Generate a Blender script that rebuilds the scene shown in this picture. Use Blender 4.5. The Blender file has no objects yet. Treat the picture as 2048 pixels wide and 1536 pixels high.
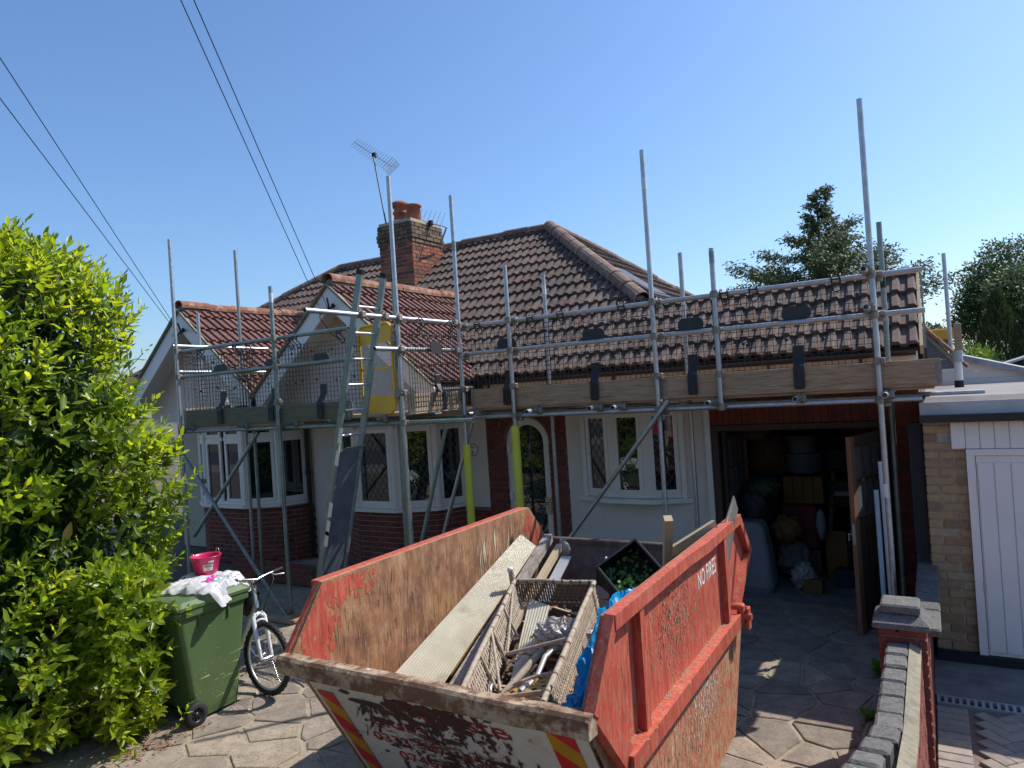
import bpy, bmesh, math, random
from mathutils import Vector, Matrix
random.seed(7)
R = math.radians
scene = bpy.context.scene
col = scene.collection

# ---------------------------------------------------------------- camera
# axes of the place: x along the house fronts, y into the houses, z up, drive at z = 0
EYE = Vector((0, 0, 2.6))
YAW, ROLL, PITCH, FPX = R(30.8), math.atan(.065), R(.45), 1400.0
_rw = Vector((math.cos(YAW), math.sin(YAW), 0))
_f0 = Vector((-math.sin(YAW), math.cos(YAW), 0))
_fw = math.cos(PITCH)*_f0 + math.sin(PITCH)*Vector((0, 0, 1))
_up = -math.sin(PITCH)*_f0 + math.cos(PITCH)*Vector((0, 0, 1))
_cx = math.cos(ROLL)*_rw - math.sin(ROLL)*_up
_cy = math.sin(ROLL)*_rw + math.cos(ROLL)*_up
cam_data = bpy.data.cameras.new("camera")
cam_data.sensor_width = 36
cam_data.lens = 36*FPX/2048
cam_data.clip_end = 3000
cam = bpy.data.objects.new("camera", cam_data)
col.objects.link(cam)
cam.matrix_world = Matrix(((_cx.x, _cy.x, -_fw.x, EYE.x), (_cx.y, _cy.y, -_fw.y, EYE.y),
                           (_cx.z, _cy.z, -_fw.z, EYE.z), (0, 0, 0, 1)))
scene.camera = cam

# ---------------------------------------------------------------- sky, sun, exposure
SUN = Vector((.546, .716, 1)).normalized()
SUN_EL = math.asin(SUN.z)
SUN_AZ = math.atan2(SUN.x, SUN.y)
world = bpy.data.worlds.new("World")
scene.world = world
world.use_nodes = True
wn = world.node_tree
sky = wn.nodes.new("ShaderNodeTexSky")
sky.sky_type = 'NISHITA'
sky.sun_disc = False
sky.sun_elevation = SUN_EL
sky.sun_rotation = SUN_AZ
sky.air_density = 1.15
sky.dust_density = 1.0
sky.ozone_density = 9.0
wn.nodes["Background"].inputs[1].default_value = .15
wn.links.new(sky.outputs[0], wn.nodes["Background"].inputs[0])
sun_data = bpy.data.lights.new("sun", 'SUN')
sun_data.energy = 4.4
sun_data.angle = R(.53)
sun_data.color = (1, .95, .87)
sun = bpy.data.objects.new("sun", sun_data)
col.objects.link(sun)
sun.location = (20, 14, 40)
sun.rotation_euler = SUN.to_track_quat('Z', 'Y').to_euler()
scene.view_settings.view_transform = 'Standard'
scene.view_settings.look = 'None'
scene.view_settings.exposure = .25
scene.view_settings.gamma = 1
scene.view_settings.use_curve_mapping = False
scene.cycles.max_bounces = 8
scene.cycles.transparent_max_bounces = 12

# ---------------------------------------------------------------- materials
def _n(nt, t, **kw):
    n = nt.nodes.new(t)
    for k, v in kw.items():
        setattr(n, k, v)
    return n

def c4(c):
    return (c[0], c[1], c[2], 1)

def noise(nt, scale, detail=5, rough=.6, stretch=None):
    geo = _n(nt, "ShaderNodeNewGeometry")
    src = geo.outputs["Position"]
    if stretch:
        m = _n(nt, "ShaderNodeMapping")
        m.inputs["Scale"].default_value = stretch
        nt.links.new(src, m.inputs[0])
        src = m.outputs[0]
    n = _n(nt, "ShaderNodeTexNoise")
    n.inputs["Scale"].default_value = scale
    n.inputs["Detail"].default_value = detail
    n.inputs["Roughness"].default_value = rough
    nt.links.new(src, n.inputs["Vector"])
    return n.outputs["Fac"]

def ramp(nt, fac, stops):
    r = _n(nt, "ShaderNodeValToRGB")
    cr = r.color_ramp
    while len(cr.elements) < len(stops):
        cr.elements.new(.5)
    for e, (p, c) in zip(cr.elements, stops):
        e.position = p
        e.color = c4(c) if not isinstance(c, (int, float)) else (c, c, c, 1)
    nt.links.new(fac, r.inputs[0])
    return r.outputs[0]

def mix(nt, fac, a, b, blend='MIX'):
    m = _n(nt, "ShaderNodeMix", data_type='RGBA', blend_type=blend)
    for sock, v in ((m.inputs[0], fac), (m.inputs[6], a), (m.inputs[7], b)):
        if isinstance(v, bpy.types.NodeSocket):
            nt.links.new(v, sock)
        elif isinstance(v, (int, float)):
            sock.default_value = v
        else:
            sock.default_value = c4(v)
    return m.outputs[2]

def piece_random(nt):
    g = _n(nt, "ShaderNodeNewGeometry")
    o = _n(nt, "ShaderNodeObjectInfo")
    a = _n(nt, "ShaderNodeMath", operation='ADD')
    nt.links.new(g.outputs["Random Per Island"], a.inputs[0])
    nt.links.new(o.outputs["Random"], a.inputs[1])
    f = _n(nt, "ShaderNodeMath", operation='FRACT')
    nt.links.new(a.outputs[0], f.inputs[0])
    return f.outputs[0]

MATS = {}
def M(name, base, rough=.6, metal=0.0, var=.2, scale=6, dirt=None, dirt_scale=3, dirt_at=(.5, .7), bump=.15, bscale=40,
      tones=None, stretch=None, spec=.5, trans=None, rough_var=0, ior=None, layers=(), dent=0):
    """principled material: base colour broken up by noise, optional per-piece tones, dirt or rust layers, fine relief"""
    m = bpy.data.materials.new(name)
    m.use_nodes = True
    nt = m.node_tree
    b = nt.nodes["Principled BSDF"]
    b.inputs["Roughness"].default_value = rough
    b.inputs["Metallic"].default_value = metal
    b.inputs["Specular IOR Level"].default_value = spec
    if ior:
        b.inputs["IOR"].default_value = ior
    if tones:
        k = len(tones)
        c = ramp(nt, piece_random(nt), [(i/max(1, k-1), t) for i, t in enumerate(tones)])
    else:
        rgb = _n(nt, "ShaderNodeRGB")
        rgb.outputs[0].default_value = c4(base)
        c = rgb.outputs[0]
    if var:
        f = noise(nt, scale, stretch=stretch)
        v = ramp(nt, f, [(.25, 1-var), (.75, 1+var)])
        c = mix(nt, 1.0, c, v, 'MULTIPLY')
    if dirt is not None:
        f = noise(nt, dirt_scale, 8, .7, stretch)
        k = ramp(nt, f, [(dirt_at[0], 0.0), (dirt_at[1], 1.0)])
        c = mix(nt, k, c, dirt)
    for (lc, ls, lat, lst) in layers:
        f = noise(nt, ls, 8, .72, lst)
        k = ramp(nt, f, [(lat[0], 0.0), (lat[1], 1.0)])
        c = mix(nt, k, c, lc)
    nt.links.new(c, b.inputs["Base Color"])
    if rough_var:
        f = noise(nt, scale*2)
        mr = _n(nt, "ShaderNodeMapRange")
        mr.inputs[3].default_value = max(0, rough-rough_var)
        mr.inputs[4].default_value = min(1, rough+rough_var)
        nt.links.new(f, mr.inputs[0])
        nt.links.new(mr.outputs[0], b.inputs["Roughness"])
    if bump:
        bn = _n(nt, "ShaderNodeBump")
        bn.inputs["Strength"].default_value = bump
        bn.inputs["Distance"].default_value = .01
        nt.links.new(noise(nt, bscale, 6, .65, stretch), bn.inputs["Height"])
        nt.links.new(bn.outputs[0], b.inputs["Normal"])
        if dent:
            b2 = _n(nt, "ShaderNodeBump")
            b2.inputs["Strength"].default_value = dent
            b2.inputs["Distance"].default_value = .05
            nt.links.new(noise(nt, 2.6, 2, .5), b2.inputs["Height"])
            nt.links.new(b2.outputs[0], bn.inputs["Normal"])
    if trans:
        t = _n(nt, "ShaderNodeBsdfTranslucent")
        t.inputs[0].default_value = c4(trans[0])
        if len(trans) > 2:
            tc = mix(nt, 1.0, c, trans[2], 'MULTIPLY')
            nt.links.new(tc, t.inputs[0])
        mx = _n(nt, "ShaderNodeMixShader")
        mx.inputs[0].default_value = trans[1]
        nt.links.new(b.outputs[0], mx.inputs[1])
        nt.links.new(t.outputs[0], mx.inputs[2])
        nt.links.new(mx.outputs[0], nt.nodes["Material Output"].inputs[0])
    MATS[name] = m
    return m

# ---------------------------------------------------------------- mesh building
ORG = {}
class MB:
    """collects shapes and links them as ONE mesh object"""
    def __init__(s):
        s.v, s.f, s.sm = [], [], []
    def add(s, vs, fs, smooth=False):
        o = len(s.v)
        s.v += [Vector(p) for p in vs]
        s.f += [tuple(o+i for i in f) for f in fs]
        s.sm += [smooth]*len(fs)
        return s
    def hexa(s, p):
        return s.add(p, [(0, 3, 2, 1), (4, 5, 6, 7), (0, 1, 5, 4), (1, 2, 6, 5), (2, 3, 7, 6), (3, 0, 4, 7)])
    def box(s, x0, x1, y0, y1, z0, z1, m=None):
        p = [Vector(q) for q in ((x0, y0, z0), (x1, y0, z0), (x1, y1, z0), (x0, y1, z0), (x0, y0, z1), (x1, y0, z1), (x1, y1, z1), (x0, y1, z1))]
        if m is not None:
            p = [m @ q for q in p]
        return s.hexa(p)
    def bbox(s, x0, x1, y0, y1, z0, z1, b=.006, m=None):
        """box with chamfered edges"""
        cx, cy, cz = (x0+x1)/2, (y0+y1)/2, (z0+z1)/2
        hx, hy, hz = (x1-x0)/2, (y1-y0)/2, (z1-z0)/2
        b = min(b, hx*.45, hy*.45, hz*.45)
        vs, idx = [], {}
        for sx in (-1, 1):
            for sy in (-1, 1):
                for sz in (-1, 1):
                    for a in range(3):
                        d = [hx, hy, hz]
                        for k in range(3):
                            if k != a:
                                d[k] -= b
                        idx[(sx, sy, sz, a)] = len(vs)
                        q = Vector((cx+sx*d[0], cy+sy*d[1], cz+sz*d[2]))
                        vs.append(m @ q if m is not None else q)
        fs = []
        def face(l):
            fs.append(tuple(idx[i] for i in l))
        for a in range(3):
            u, w = (a+1) % 3, (a+2) % 3
            for sg in (-1, 1):
                l = []
                for su, sw in ((-1, -1), (1, -1), (1, 1), (-1, 1)):
                    k = [0, 0, 0]
                    k[a], k[u], k[w] = sg, su, sw
                    l.append((*k, a))
                face(l if sg > 0 else l[::-1])
            for su in (-1, 1):
                for sw in (-1, 1):
                    k0, k1 = [0]*3, [0]*3
                    k0[a], k1[a] = -1, 1
                    k0[u] = k1[u] = su
                    k0[w] = k1[w] = sw
                    l = [(*k0, u), (*k1, u), (*k1, w), (*k0, w)]
                    face(l[::-1] if su*sw > 0 else l)
        for sx in (-1, 1):
            for sy in (-1, 1):
                for sz in (-1, 1):
                    l = [(sx, sy, sz, 0), (sx, sy, sz, 1), (sx, sy, sz, 2)]
                    face(l if sx*sy*sz > 0 else l[::-1])
        return s.add(vs, fs)
    def bar(s, p, q, w, h, up=(0, 0, 1), w2=None, h2=None):
        p, q = Vector(p), Vector(q)
        d = (q-p).normalized()
        u = Vector(up)
        if abs(d.dot(u)) > .99:
            u = Vector((0, 1, 0))
        a = d.cross(u).normalized()
        b = a.cross(d).normalized()
        w2, h2 = w2 or w, h2 or h
        vs = []
        for c, ww, hh in ((p, w, h), (q, w2, h2)):
            vs += [c-a*ww/2-b*hh/2, c+a*ww/2-b*hh/2, c+a*ww/2+b*hh/2, c-a*ww/2+b*hh/2]
        return s.hexa(vs)
    def tube(s, pts, r, n=10, r2=None, caps=True, hollow=False):
        pts = [Vector(p) for p in pts]
        rings = []
        prev = None
        for i, p in enumerate(pts):
            d = (pts[min(i+1, len(pts)-1)]-pts[max(i-1, 0)]).normalized()
            if prev is None:
                a = d.orthogonal().normalized()
            else:
                a = (prev-d*prev.dot(d))
                a = a.normalized() if a.length > 1e-5 else d.orthogonal().normalized()
            prev = a
            b = d.cross(a)
            k = i/max(1, len(pts)-1)
            rr = r if r2 is None else r+(r2-r)*k
            if callable(r):
                rr = r(k)
            rings.append([p+(a*math.cos(t)+b*math.sin(t))*rr for t in (2*math.pi*j/n for j in range(n))])
        vs = [q for ring in rings for q in ring]
        fs = []
        for i in range(len(rings)-1):
            for j in range(n):
                k = (j+1) % n
                fs.append((i*n+j, i*n+k, (i+1)*n+k, (i+1)*n+j))
        s.add(vs, fs, True)
        if hollow:
            # open pipe end: ring face plus a short dark bore
            for ring, nxt in ((rings[0], rings[1]), (rings[-1], rings[-2])):
                c = sum(ring, Vector())/n
                d = (sum(nxt, Vector())/n-c).normalized()
                inn = [c+(q-c)*.82 for q in ring]
                deep = [q+d*.12 for q in inn]
                s.add(ring+inn+deep, [(j, (j+1) % n, n+(j+1) % n, n+j) for j in range(n)] +
                      [(n+j, n+(j+1) % n, 2*n+(j+1) % n, 2*n+j) for j in range(n)] + [tuple(2*n+j for j in range(n))])
        elif caps:
            s.add(rings[0], [tuple(range(n))[::-1]])
            s.add(rings[-1], [tuple(range(n))])
        return s
    def ring(s, c, axis, R_, r, n=24, k=8, a0=0, a1=2*math.pi):
        axis = Vector(axis).normalized()
        a = axis.orthogonal().normalized()
        b = axis.cross(a)
        full = abs(a1-a0-2*math.pi) < 1e-4
        vs, fs = [], []
        m = n if full else n+1
        for i in range(m):
            t = a0+(a1-a0)*i/n
            d = a*math.cos(t)+b*math.sin(t)
            for j in range(k):
                u = 2*math.pi*j/k
                vs.append(Vector(c)+d*(R_+r*math.cos(u))+axis*r*math.sin(u))
        for i in range(n):
            i2 = (i+1) % m
            for j in range(k):
                j2 = (j+1) % k
                fs.append((i*k+j, i2*k+j, i2*k+j2, i*k+j2))
        return s.add(vs, fs, True)
    def prism(s, poly, d):
        """planar polygon (3-D points) pushed along d"""
        d = Vector(d)
        p = [Vector(q) for q in poly]
        n = len(p)
        nv = Vector()
        for i in range(n):
            nv += p[i].cross(p[(i+1) % n])
        if nv.dot(d) > 0:
            p.reverse()
        fs = [tuple(range(n)), tuple(range(2*n-1, n-1, -1))]
        fs += [((i+1) % n, i, n+i, n+(i+1) % n) for i in range(n)]
        return s.add(p+[q+d for q in p], fs)
    def lathe(s, c, prof, n=20, axis=(0, 0, 1), m=None):
        axis = Vector(axis).normalized()
        a = axis.orthogonal().normalized()
        b = axis.cross(a)
        vs, fs = [], []
        for (r, h) in prof:
            for j in range(n):
                t = 2*math.pi*j/n
                q = Vector(c)+axis*h+(a*math.cos(t)+b*math.sin(t))*r
                vs.append(q)
        for i in range(len(prof)-1):
            for j in range(n):
                k = (j+1) % n
                fs.append((i*n+j, i*n+k, (i+1)*n+k, (i+1)*n+j))
        return s.add(vs, fs, True)
    def disc(s, c, axis, r, n=16):
        axis = Vector(axis).normalized()
        a = axis.orthogonal().normalized()
        b = axis.cross(a)
        return s.add([Vector(c)+(a*math.cos(2*math.pi*j/n)+b*math.sin(2*math.pi*j/n))*r for j in range(n)], [tuple(range(n))])
    def mesh(s, name, mat, org=Vector()):
        me = bpy.data.meshes.new(name)
        me.from_pydata([p-org for p in s.v], [], s.f)
        me.polygons.foreach_set("use_smooth", s.sm)
        if mat:
            me.materials.append(MATS[mat] if isinstance(mat, str) else mat)
        me.update()
        return me
    def build(s, name, mat, parent=None, label=None, kind=None):
        if parent is not None:
            org = ORG[parent.name]
        else:
            xs = [p.x for p in s.v]; ys = [p.y for p in s.v]; zs = [p.z for p in s.v]
            org = Vector(((min(xs)+max(xs))/2, (min(ys)+max(ys))/2, min(zs)))
        o = bpy.data.objects.new(name, s.mesh(name, mat, org))
        col.objects.link(o)
        ORG[o.name] = org
        if parent is not None:
            o.parent = parent
        else:
            o.location = org
        if label: o["label"] = label
        if kind: o["kind"] = kind
        return o

def thing(name, label, cat, loc, group=None):
    o = bpy.data.objects.new(name, None)
    o.empty_display_size = .2
    col.objects.link(o)
    o.location = loc
    ORG[o.name] = Vector(loc)
    o["label"] = label
    o["category"] = cat
    if group: o["group"] = group
    return o

def tag(o, label, cat, group=None):
    o["label"] = label
    o["category"] = cat
    if group: o["group"] = group
    return o

def structure(o):
    o["kind"] = "structure"
    return o

def piece(name, mesh, parent, mw):
    """an object that shares mesh data, placed by its world matrix under parent"""
    o = bpy.data.objects.new(name, mesh)
    col.objects.link(o)
    org = ORG[parent.name] if parent is not None else Vector()
    ORG[o.name] = mw.to_translation()
    o.parent = parent
    o.matrix_basis = Matrix.Translation(-org) @ mw
    return o

def copy_tree(o, loc, label=None, parent=None, group=None):
    c = o.copy()
    col.objects.link(c)
    if parent is None:
        c.location = loc
        ORG[c.name] = Vector(loc)
        if label: c["label"] = label
        if group: c["group"] = group
    else:
        c.parent = parent
    for ch in list(o.children):
        copy_tree(ch, None, parent=c)
    return c

def text(name, body, size, mat, m, parent, extrude=.0015, font_scale=(1, 1), align='LEFT'):
    """lettering as its own thin mesh; m is the world matrix, x along the line, y up the letters"""
    cu = bpy.data.curves.new("lettering", 'FONT')
    cu.body = body
    cu.size = size
    cu.extrude = extrude
    cu.align_x = align
    cu.resolution_u = 3
    t = bpy.data.objects.new("lettering", cu)
    col.objects.link(t)
    bpy.context.view_layer.update()
    me = bpy.data.meshes.new_from_object(t.evaluated_get(bpy.context.evaluated_depsgraph_get()))
    bpy.data.objects.remove(t)
    me.materials.clear()
    me.materials.append(MATS[mat])
    for v in me.vertices:
        v.co.x *= font_scale[0]
        v.co.y *= font_scale[1]
    return piece(name, me, parent, m)

def frame(o, x, y):
    """matrix with local x along x, local y along y, at o"""
    x = Vector(x).normalized()
    z = x.cross(Vector(y)).normalized()
    y = z.cross(x)
    return Matrix(((x.x, y.x, z.x, o[0]), (x.y, y.y, z.y, o[1]), (x.z, y.z, z.z, o[2]), (0, 0, 0, 1)))
# ---------------------------------------------------------------- material list
M("paving_stone", (.3, .26, .22), .9, tones=[(.2, .165, .135), (.31, .25, .195), (.25, .205, .165), (.37, .295, .22), (.23, .185, .15), (.33, .27, .215)],
  var=.35, scale=7, bump=.6, bscale=70, dirt=(.13, .11, .09), dirt_scale=45, dirt_at=(.54, .66), layers=[((.5, .44, .36), 110, (.6, .68), None), ((.07, .06, .05), 90, (.62, .7), None), ((.12, .1, .08), 2.2, (.58, .78), None)])
M("mortar_joint", (.34, .28, .2), .95, var=.3, scale=7, bump=.4, bscale=70, dirt=(.12, .1, .07), dirt_scale=5)
M("earth", (.13, .10, .075), 1, var=.4, scale=3, bump=.5, bscale=12, dirt=(.07, .1, .04), dirt_scale=2)
M("concrete", (.2, .19, .18), .9, var=.3, scale=5, bump=.3, bscale=50, dirt=(.1, .1, .09), dirt_scale=3)
M("asphalt", (.055, .055, .06), .9, var=.25, scale=20, bump=.4, bscale=90)
M("paver", (.3, .25, .21), .9, tones=[(.3, .25, .2), (.36, .3, .24), (.27, .22, .19), (.33, .27, .23)], var=.25, scale=14, bump=.4, bscale=60)
M("red_brick", (.2, .05, .035), .88, tones=[(.15, .035, .027), (.22, .05, .033), (.19, .042, .03), (.26, .062, .04), (.17, .045, .037)], var=.3, scale=22, bump=.35, bscale=80, dirt=(.11, .06, .05), dirt_scale=7, dirt_at=(.5, .72))
M("orange_brick", (.34, .11, .05), .88, tones=[(.36, .1, .045), (.2, .065, .04), (.42, .15, .07), (.3, .08, .04), (.12, .06, .045), (.38, .13, .06)], var=.35, scale=20, bump=.4, bscale=70,
  dirt=(.09, .065, .05), dirt_scale=6, dirt_at=(.52, .72))
M("sooty_brick", (.12, .085, .06), .92, tones=[(.09, .06, .045), (.16, .11, .075), (.2, .13, .08), (.07, .05, .04)], var=.4, scale=16, bump=.5, bscale=60, dirt=(.22, .2, .12), dirt_scale=9, dirt_at=(.55, .7))
M("stock_brick", (.42, .28, .15), .88, tones=[(.44, .29, .15), (.36, .22, .11), (.47, .33, .19), (.31, .18, .1), (.4, .27, .15), (.42, .27, .12)], var=.25, scale=20, bump=.4, bscale=70)
M("mortar", (.42, .37, .3), .95, var=.2, scale=20, bump=.3, bscale=80)
M("dark_mortar", (.2, .14, .11), .95, var=.2, scale=20, bump=.3, bscale=80)
M("white_render", (.76, .66, .57), .85, var=.06, scale=2, bump=.12, bscale=90, dirt=(.6, .53, .46), dirt_scale=1.5, dirt_at=(.5, .8), layers=[((.52, .46, .4), 5, (.6, .8), (3, 3, .35))])
M("cream_pebbledash", (.56, .5, .37), .95, var=.15, scale=30, bump=.9, bscale=120)
M("white_paint", (.82, .77, .72), .45, var=.05, scale=3, bump=.05)
M("upvc", (.84, .77, .7), .3, var=.03, scale=3, bump=0)
M("cladding_white", (.9, .82, .75), .42, var=.05, scale=3, bump=.03)
M("fascia_cream", (.74, .6, .48), .6, var=.12, scale=6, bump=.1)
M("black_plastic", (.012, .012, .014), .4, var=.2, scale=8, bump=.03)
M("matt_black", (.015, .015, .017), .75, var=.2, scale=8, bump=.1)
M("gutter_black", (.02, .02, .022), .35, var=.2, scale=8, bump=.03)
M("lead_flashing", (.3, .31, .33), .6, var=.25, scale=8, bump=.2)
M("lead_strip", (.16, .17, .17), .5, metal=.4, var=.2, scale=10, bump=0)
M("tile_brown", (.2, .12, .09), .9, tones=[(.085, .058, .046), (.13, .092, .073), (.11, .07, .055), (.165, .12, .097), (.125, .07, .054), (.15, .11, .09)], var=.35, scale=10, bump=.5, bscale=60,
  dirt=(.19, .155, .125), dirt_scale=11, dirt_at=(.52, .72), layers=[((.05, .04, .033), 26, (.56, .7), None), ((.27, .24, .19), 45, (.67, .75), None), ((.08, .06, .048), .9, (.52, .75), None), ((.3, .19, .05), 3.0, (.68, .76), None)])
M("tile_red", (.22, .085, .06), .85, tones=[(.14, .062, .047), (.18, .078, .058), (.155, .07, .055), (.2, .095, .072), (.125, .058, .047)], var=.3, scale=9, bump=.4, bscale=60,
  dirt=(.3, .2, .15), dirt_scale=12, dirt_at=(.6, .78), layers=[((.09, .05, .04), 20, (.6, .74), None)])
M("ridge_red", (.26, .1, .065), .9, tones=[(.24, .085, .055), (.3, .12, .075), (.22, .09, .065)], var=.35, scale=9, bump=.5, bscale=40,
  dirt=(.38, .3, .19), dirt_scale=9, dirt_at=(.5, .66), layers=[((.08, .06, .045), 14, (.58, .7), None)])
M("ridge_brown", (.2, .13, .1), .92, tones=[(.18, .105, .08), (.23, .15, .115), (.2, .11, .085)], var=.35, scale=9, bump=.5, bscale=40,
  dirt=(.33, .28, .17), dirt_scale=8, dirt_at=(.5, .66), layers=[((.07, .055, .045), 14, (.55, .68), None)])
M("roof_felt", (.06, .05, .045), .95, var=.2)
M("terracotta", (.36, .115, .07), .8, var=.25, scale=8, bump=.25, dirt=(.18, .07, .05), dirt_scale=5)
M("galvanised", (.5, .51, .52), .45, tones=[(.42, .42, .42), (.55, .55, .55), (.48, .47, .45), (.5, .51, .53), (.4, .43, .41)], metal=.85, var=.22, scale=14, bump=.12, bscale=60, rough_var=.12, dirt=(.3, .29, .27), dirt_scale=7, dirt_at=(.6, .8))
M("galvanised_green", (.3, .34, .31), .5, metal=.7, var=.25, scale=10, bump=.12, bscale=60, rough_var=.12, dirt=(.18, .26, .21), dirt_scale=4, dirt_at=(.48, .7))
M("coupler_steel", (.3, .27, .23), .6, metal=.6, var=.4, scale=30, bump=.2, dirt=(.25, .13, .07), dirt_scale=20, dirt_at=(.55, .7))
M("aluminium", (.6, .61, .62), .38, metal=.85, var=.15, scale=10, bump=.05, rough_var=.1)
M("ladder_alloy", (.3, .34, .32), .5, metal=.55, var=.2, scale=10, bump=.05, rough_var=.1)
M("board_wood", (.42, .28, .17), .85, var=.3, scale=5, stretch=(1.2, 1.2, 14), bump=.35, bscale=14, dirt=(.13, .085, .055), dirt_scale=4, dirt_at=(.5, .75), layers=[((.36, .27, .18), 3, (.55, .75), (1, 1, 9))])
M("board_wood_green", (.17, .16, .10), .85, var=.3, scale=5, stretch=(1.2, 1.2, 14), bump=.35, bscale=14, dirt=(.1, .1, .06), dirt_scale=4, dirt_at=(.5, .75))
M("pale_wood", (.46, .35, .22), .8, var=.25, scale=5, stretch=(9, 9, 3), bump=.3, bscale=10, dirt=(.28, .2, .12), dirt_scale=5)
M("weathered_wood", (.32, .28, .24), .92, var=.35, scale=10, stretch=(6, 1.2, 3), bump=.6, bscale=12, dirt=(.12, .1, .085), dirt_scale=6, dirt_at=(.48, .66))
M("door_wood", (.07, .046, .034), .7, var=.35, scale=8, stretch=(8, 8, 1), bump=.25, bscale=20, dirt=(.16, .12, .09), dirt_scale=5, dirt_at=(.58, .8))
M("door_wood_edge", (.26, .12, .06), .7, var=.25, scale=8, stretch=(8, 8, 1), bump=.2, bscale=20)
M("foam_yellow", (.68, .66, .07), .7, var=.06, scale=4, bump=.1)
M("gate_yellow", (.8, .45, .015), .45, var=.08, scale=4, bump=.04)
M("yellow_machine", (.72, .36, .03), .5, var=.12, scale=4, bump=.05)
M("guard_black", (.022, .022, .024), .5, var=.15, scale=8, bump=.03)
M("guard_plate", (.035, .035, .038), .55, var=.2, scale=8, bump=.05)
M("blackboard_grey", (.11, .125, .14), .7, var=.3, scale=6, bump=.1, dirt=(.2, .21, .22), dirt_scale=5, dirt_at=(.55, .75))
M("skip_red", (.46, .068, .038), .62, dent=.5, var=.28, scale=5, bump=.2, bscale=35, rough_var=.15, dirt=(.53, .19, .11), dirt_scale=7, dirt_at=(.46, .7), stretch=(6, 6, .9),
  layers=[((.36, .25, .12), 24, (.57, .66), (1, 1, .6)), ((.2, .1, .06), 20, (.66, .74), None)])
M("skip_red_rusty", (.46, .08, .05), .7, dent=.5, var=.25, scale=5, bump=.45, bscale=35, dirt=(.44, .31, .16), dirt_scale=14, dirt_at=(.42, .58), stretch=(4, 4, 1.0),
  layers=[((.6, .4, .26), 16, (.56, .66), (1, 1, .5)), ((.2, .13, .07), 30, (.6, .7), (1, 1, .6))])
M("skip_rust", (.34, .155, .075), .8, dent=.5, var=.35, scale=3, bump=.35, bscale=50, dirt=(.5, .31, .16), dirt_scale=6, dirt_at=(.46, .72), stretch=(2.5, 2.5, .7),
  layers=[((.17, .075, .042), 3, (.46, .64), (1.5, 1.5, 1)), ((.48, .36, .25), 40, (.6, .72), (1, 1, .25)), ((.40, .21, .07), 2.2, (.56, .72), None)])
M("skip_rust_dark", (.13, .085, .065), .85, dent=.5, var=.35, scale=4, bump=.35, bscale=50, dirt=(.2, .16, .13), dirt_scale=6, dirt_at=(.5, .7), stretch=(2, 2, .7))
M("skip_lip", (.42, .31, .2), .75, dent=.5, var=.3, scale=6, bump=.5, bscale=40, dirt=(.17, .085, .045), dirt_scale=9, dirt_at=(.43, .55), layers=[((.1, .05, .03), 18, (.58, .66), None), ((.66, .55, .42), 12, (.58, .7), None)])
M("skip_white", (.6, .57, .55), .55, dent=.5, var=.1, scale=3, bump=.12, bscale=30, layers=[((.08, .03, .025), 13, (.66, .69), (1, 1, 1)), ((.42, .34, .26), 5, (.6, .8), None), ((.09, .035, .03), 7, (.655, .68), (4, .5, .5))])
M("scuff_dark", (.075, .028, .024), .8, var=.4, scale=12, bump=.4, bscale=40)
M("sign_red", (.55, .02, .03), .45, var=.12, scale=6, bump=.03)
M("sign_amber", (.5, .25, .01), .45, var=.12, scale=6, bump=.03)
M("letter_red", (.38, .02, .025), .6, var=.3, scale=30, bump=0)
M("letter_white", (.78, .74, .7), .6, var=.2, scale=30, bump=0)
M("letter_black", (.01, .01, .01), .6, var=0, bump=0)
M("bin_green", (.085, .14, .052), .42, var=.12, scale=4, bump=.06, bscale=60, rough_var=.08)
M("rubber", (.016, .016, .018), .75, var=.3, scale=12, bump=.15)
M("wheel_black", (.02, .02, .022), .4, var=.2, bump=.03)
M("pink_metal", (.62, .015, .11), .32, var=.06, scale=4, bump=.03, spec=.6)
M("wire_steel", (.7, .68, .64), .3, metal=.9, var=.1, bump=0)
M("paper", (.78, .74, .64), .7, var=.08, scale=10, bump=0)
M("paper_green", (.34, .4, .16), .7, var=.3, scale=30, bump=0)
M("bag_white", (.8, .78, .78), .38, var=.05, scale=6, bump=.15, bscale=25, trans=((.75, .73, .73), .25))
M("bag_magenta", (.66, .03, .42), .38, var=.08, scale=6, bump=.1)
M("bag_grey", (.4, .42, .45), .4, var=.1, scale=6, bump=.1)
M("bag_blue", (.0, .3, .62), .35, var=.12, scale=5, bump=.3, bscale=30, trans=((0, .35, .7), .3))
M("bike_white", (.7, .7, .7), .3, var=.05, bump=0)
M("bike_silver", (.55, .56, .57), .3, metal=.7, var=.08, bump=0)
M("chrome", (.7, .7, .7), .18, metal=1, var=.05, bump=0)
M("bag_black", (.018, .018, .02), .6, var=.3, scale=12, bump=.3, bscale=30)
M("sheet_plastic", (.66, .61, .47), .25, var=.15, scale=5, bump=.06, dirt=(.45, .38, .24), dirt_scale=4, spec=.7, trans=((.55, .5, .34), .2))
M("wicker", (.42, .34, .26), .75, var=.25, scale=30, bump=.3, bscale=60, dirt=(.2, .15, .11), dirt_scale=20)
M("wicker_dark", (.15, .1, .065), .75, var=.3, scale=30, bump=.3, bscale=60)
M("wicker_amber", (.42, .24, .07), .7, var=.3, scale=30, bump=.3, bscale=60)
M("planter_black", (.012, .013, .017), .5, var=.2, bump=.05)
M("soil", (.03, .022, .016), 1, var=.4, scale=20, bump=.6)
M("small_leaf", (.10, .24, .03), .5, var=.3, scale=20, bump=0, trans=((.2, .42, .04), .35))
M("clear_plastic", (.55, .5, .46), .32, var=.25, scale=12, bump=.4, bscale=20, spec=.8, trans=((.5, .46, .42), .3))
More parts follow.
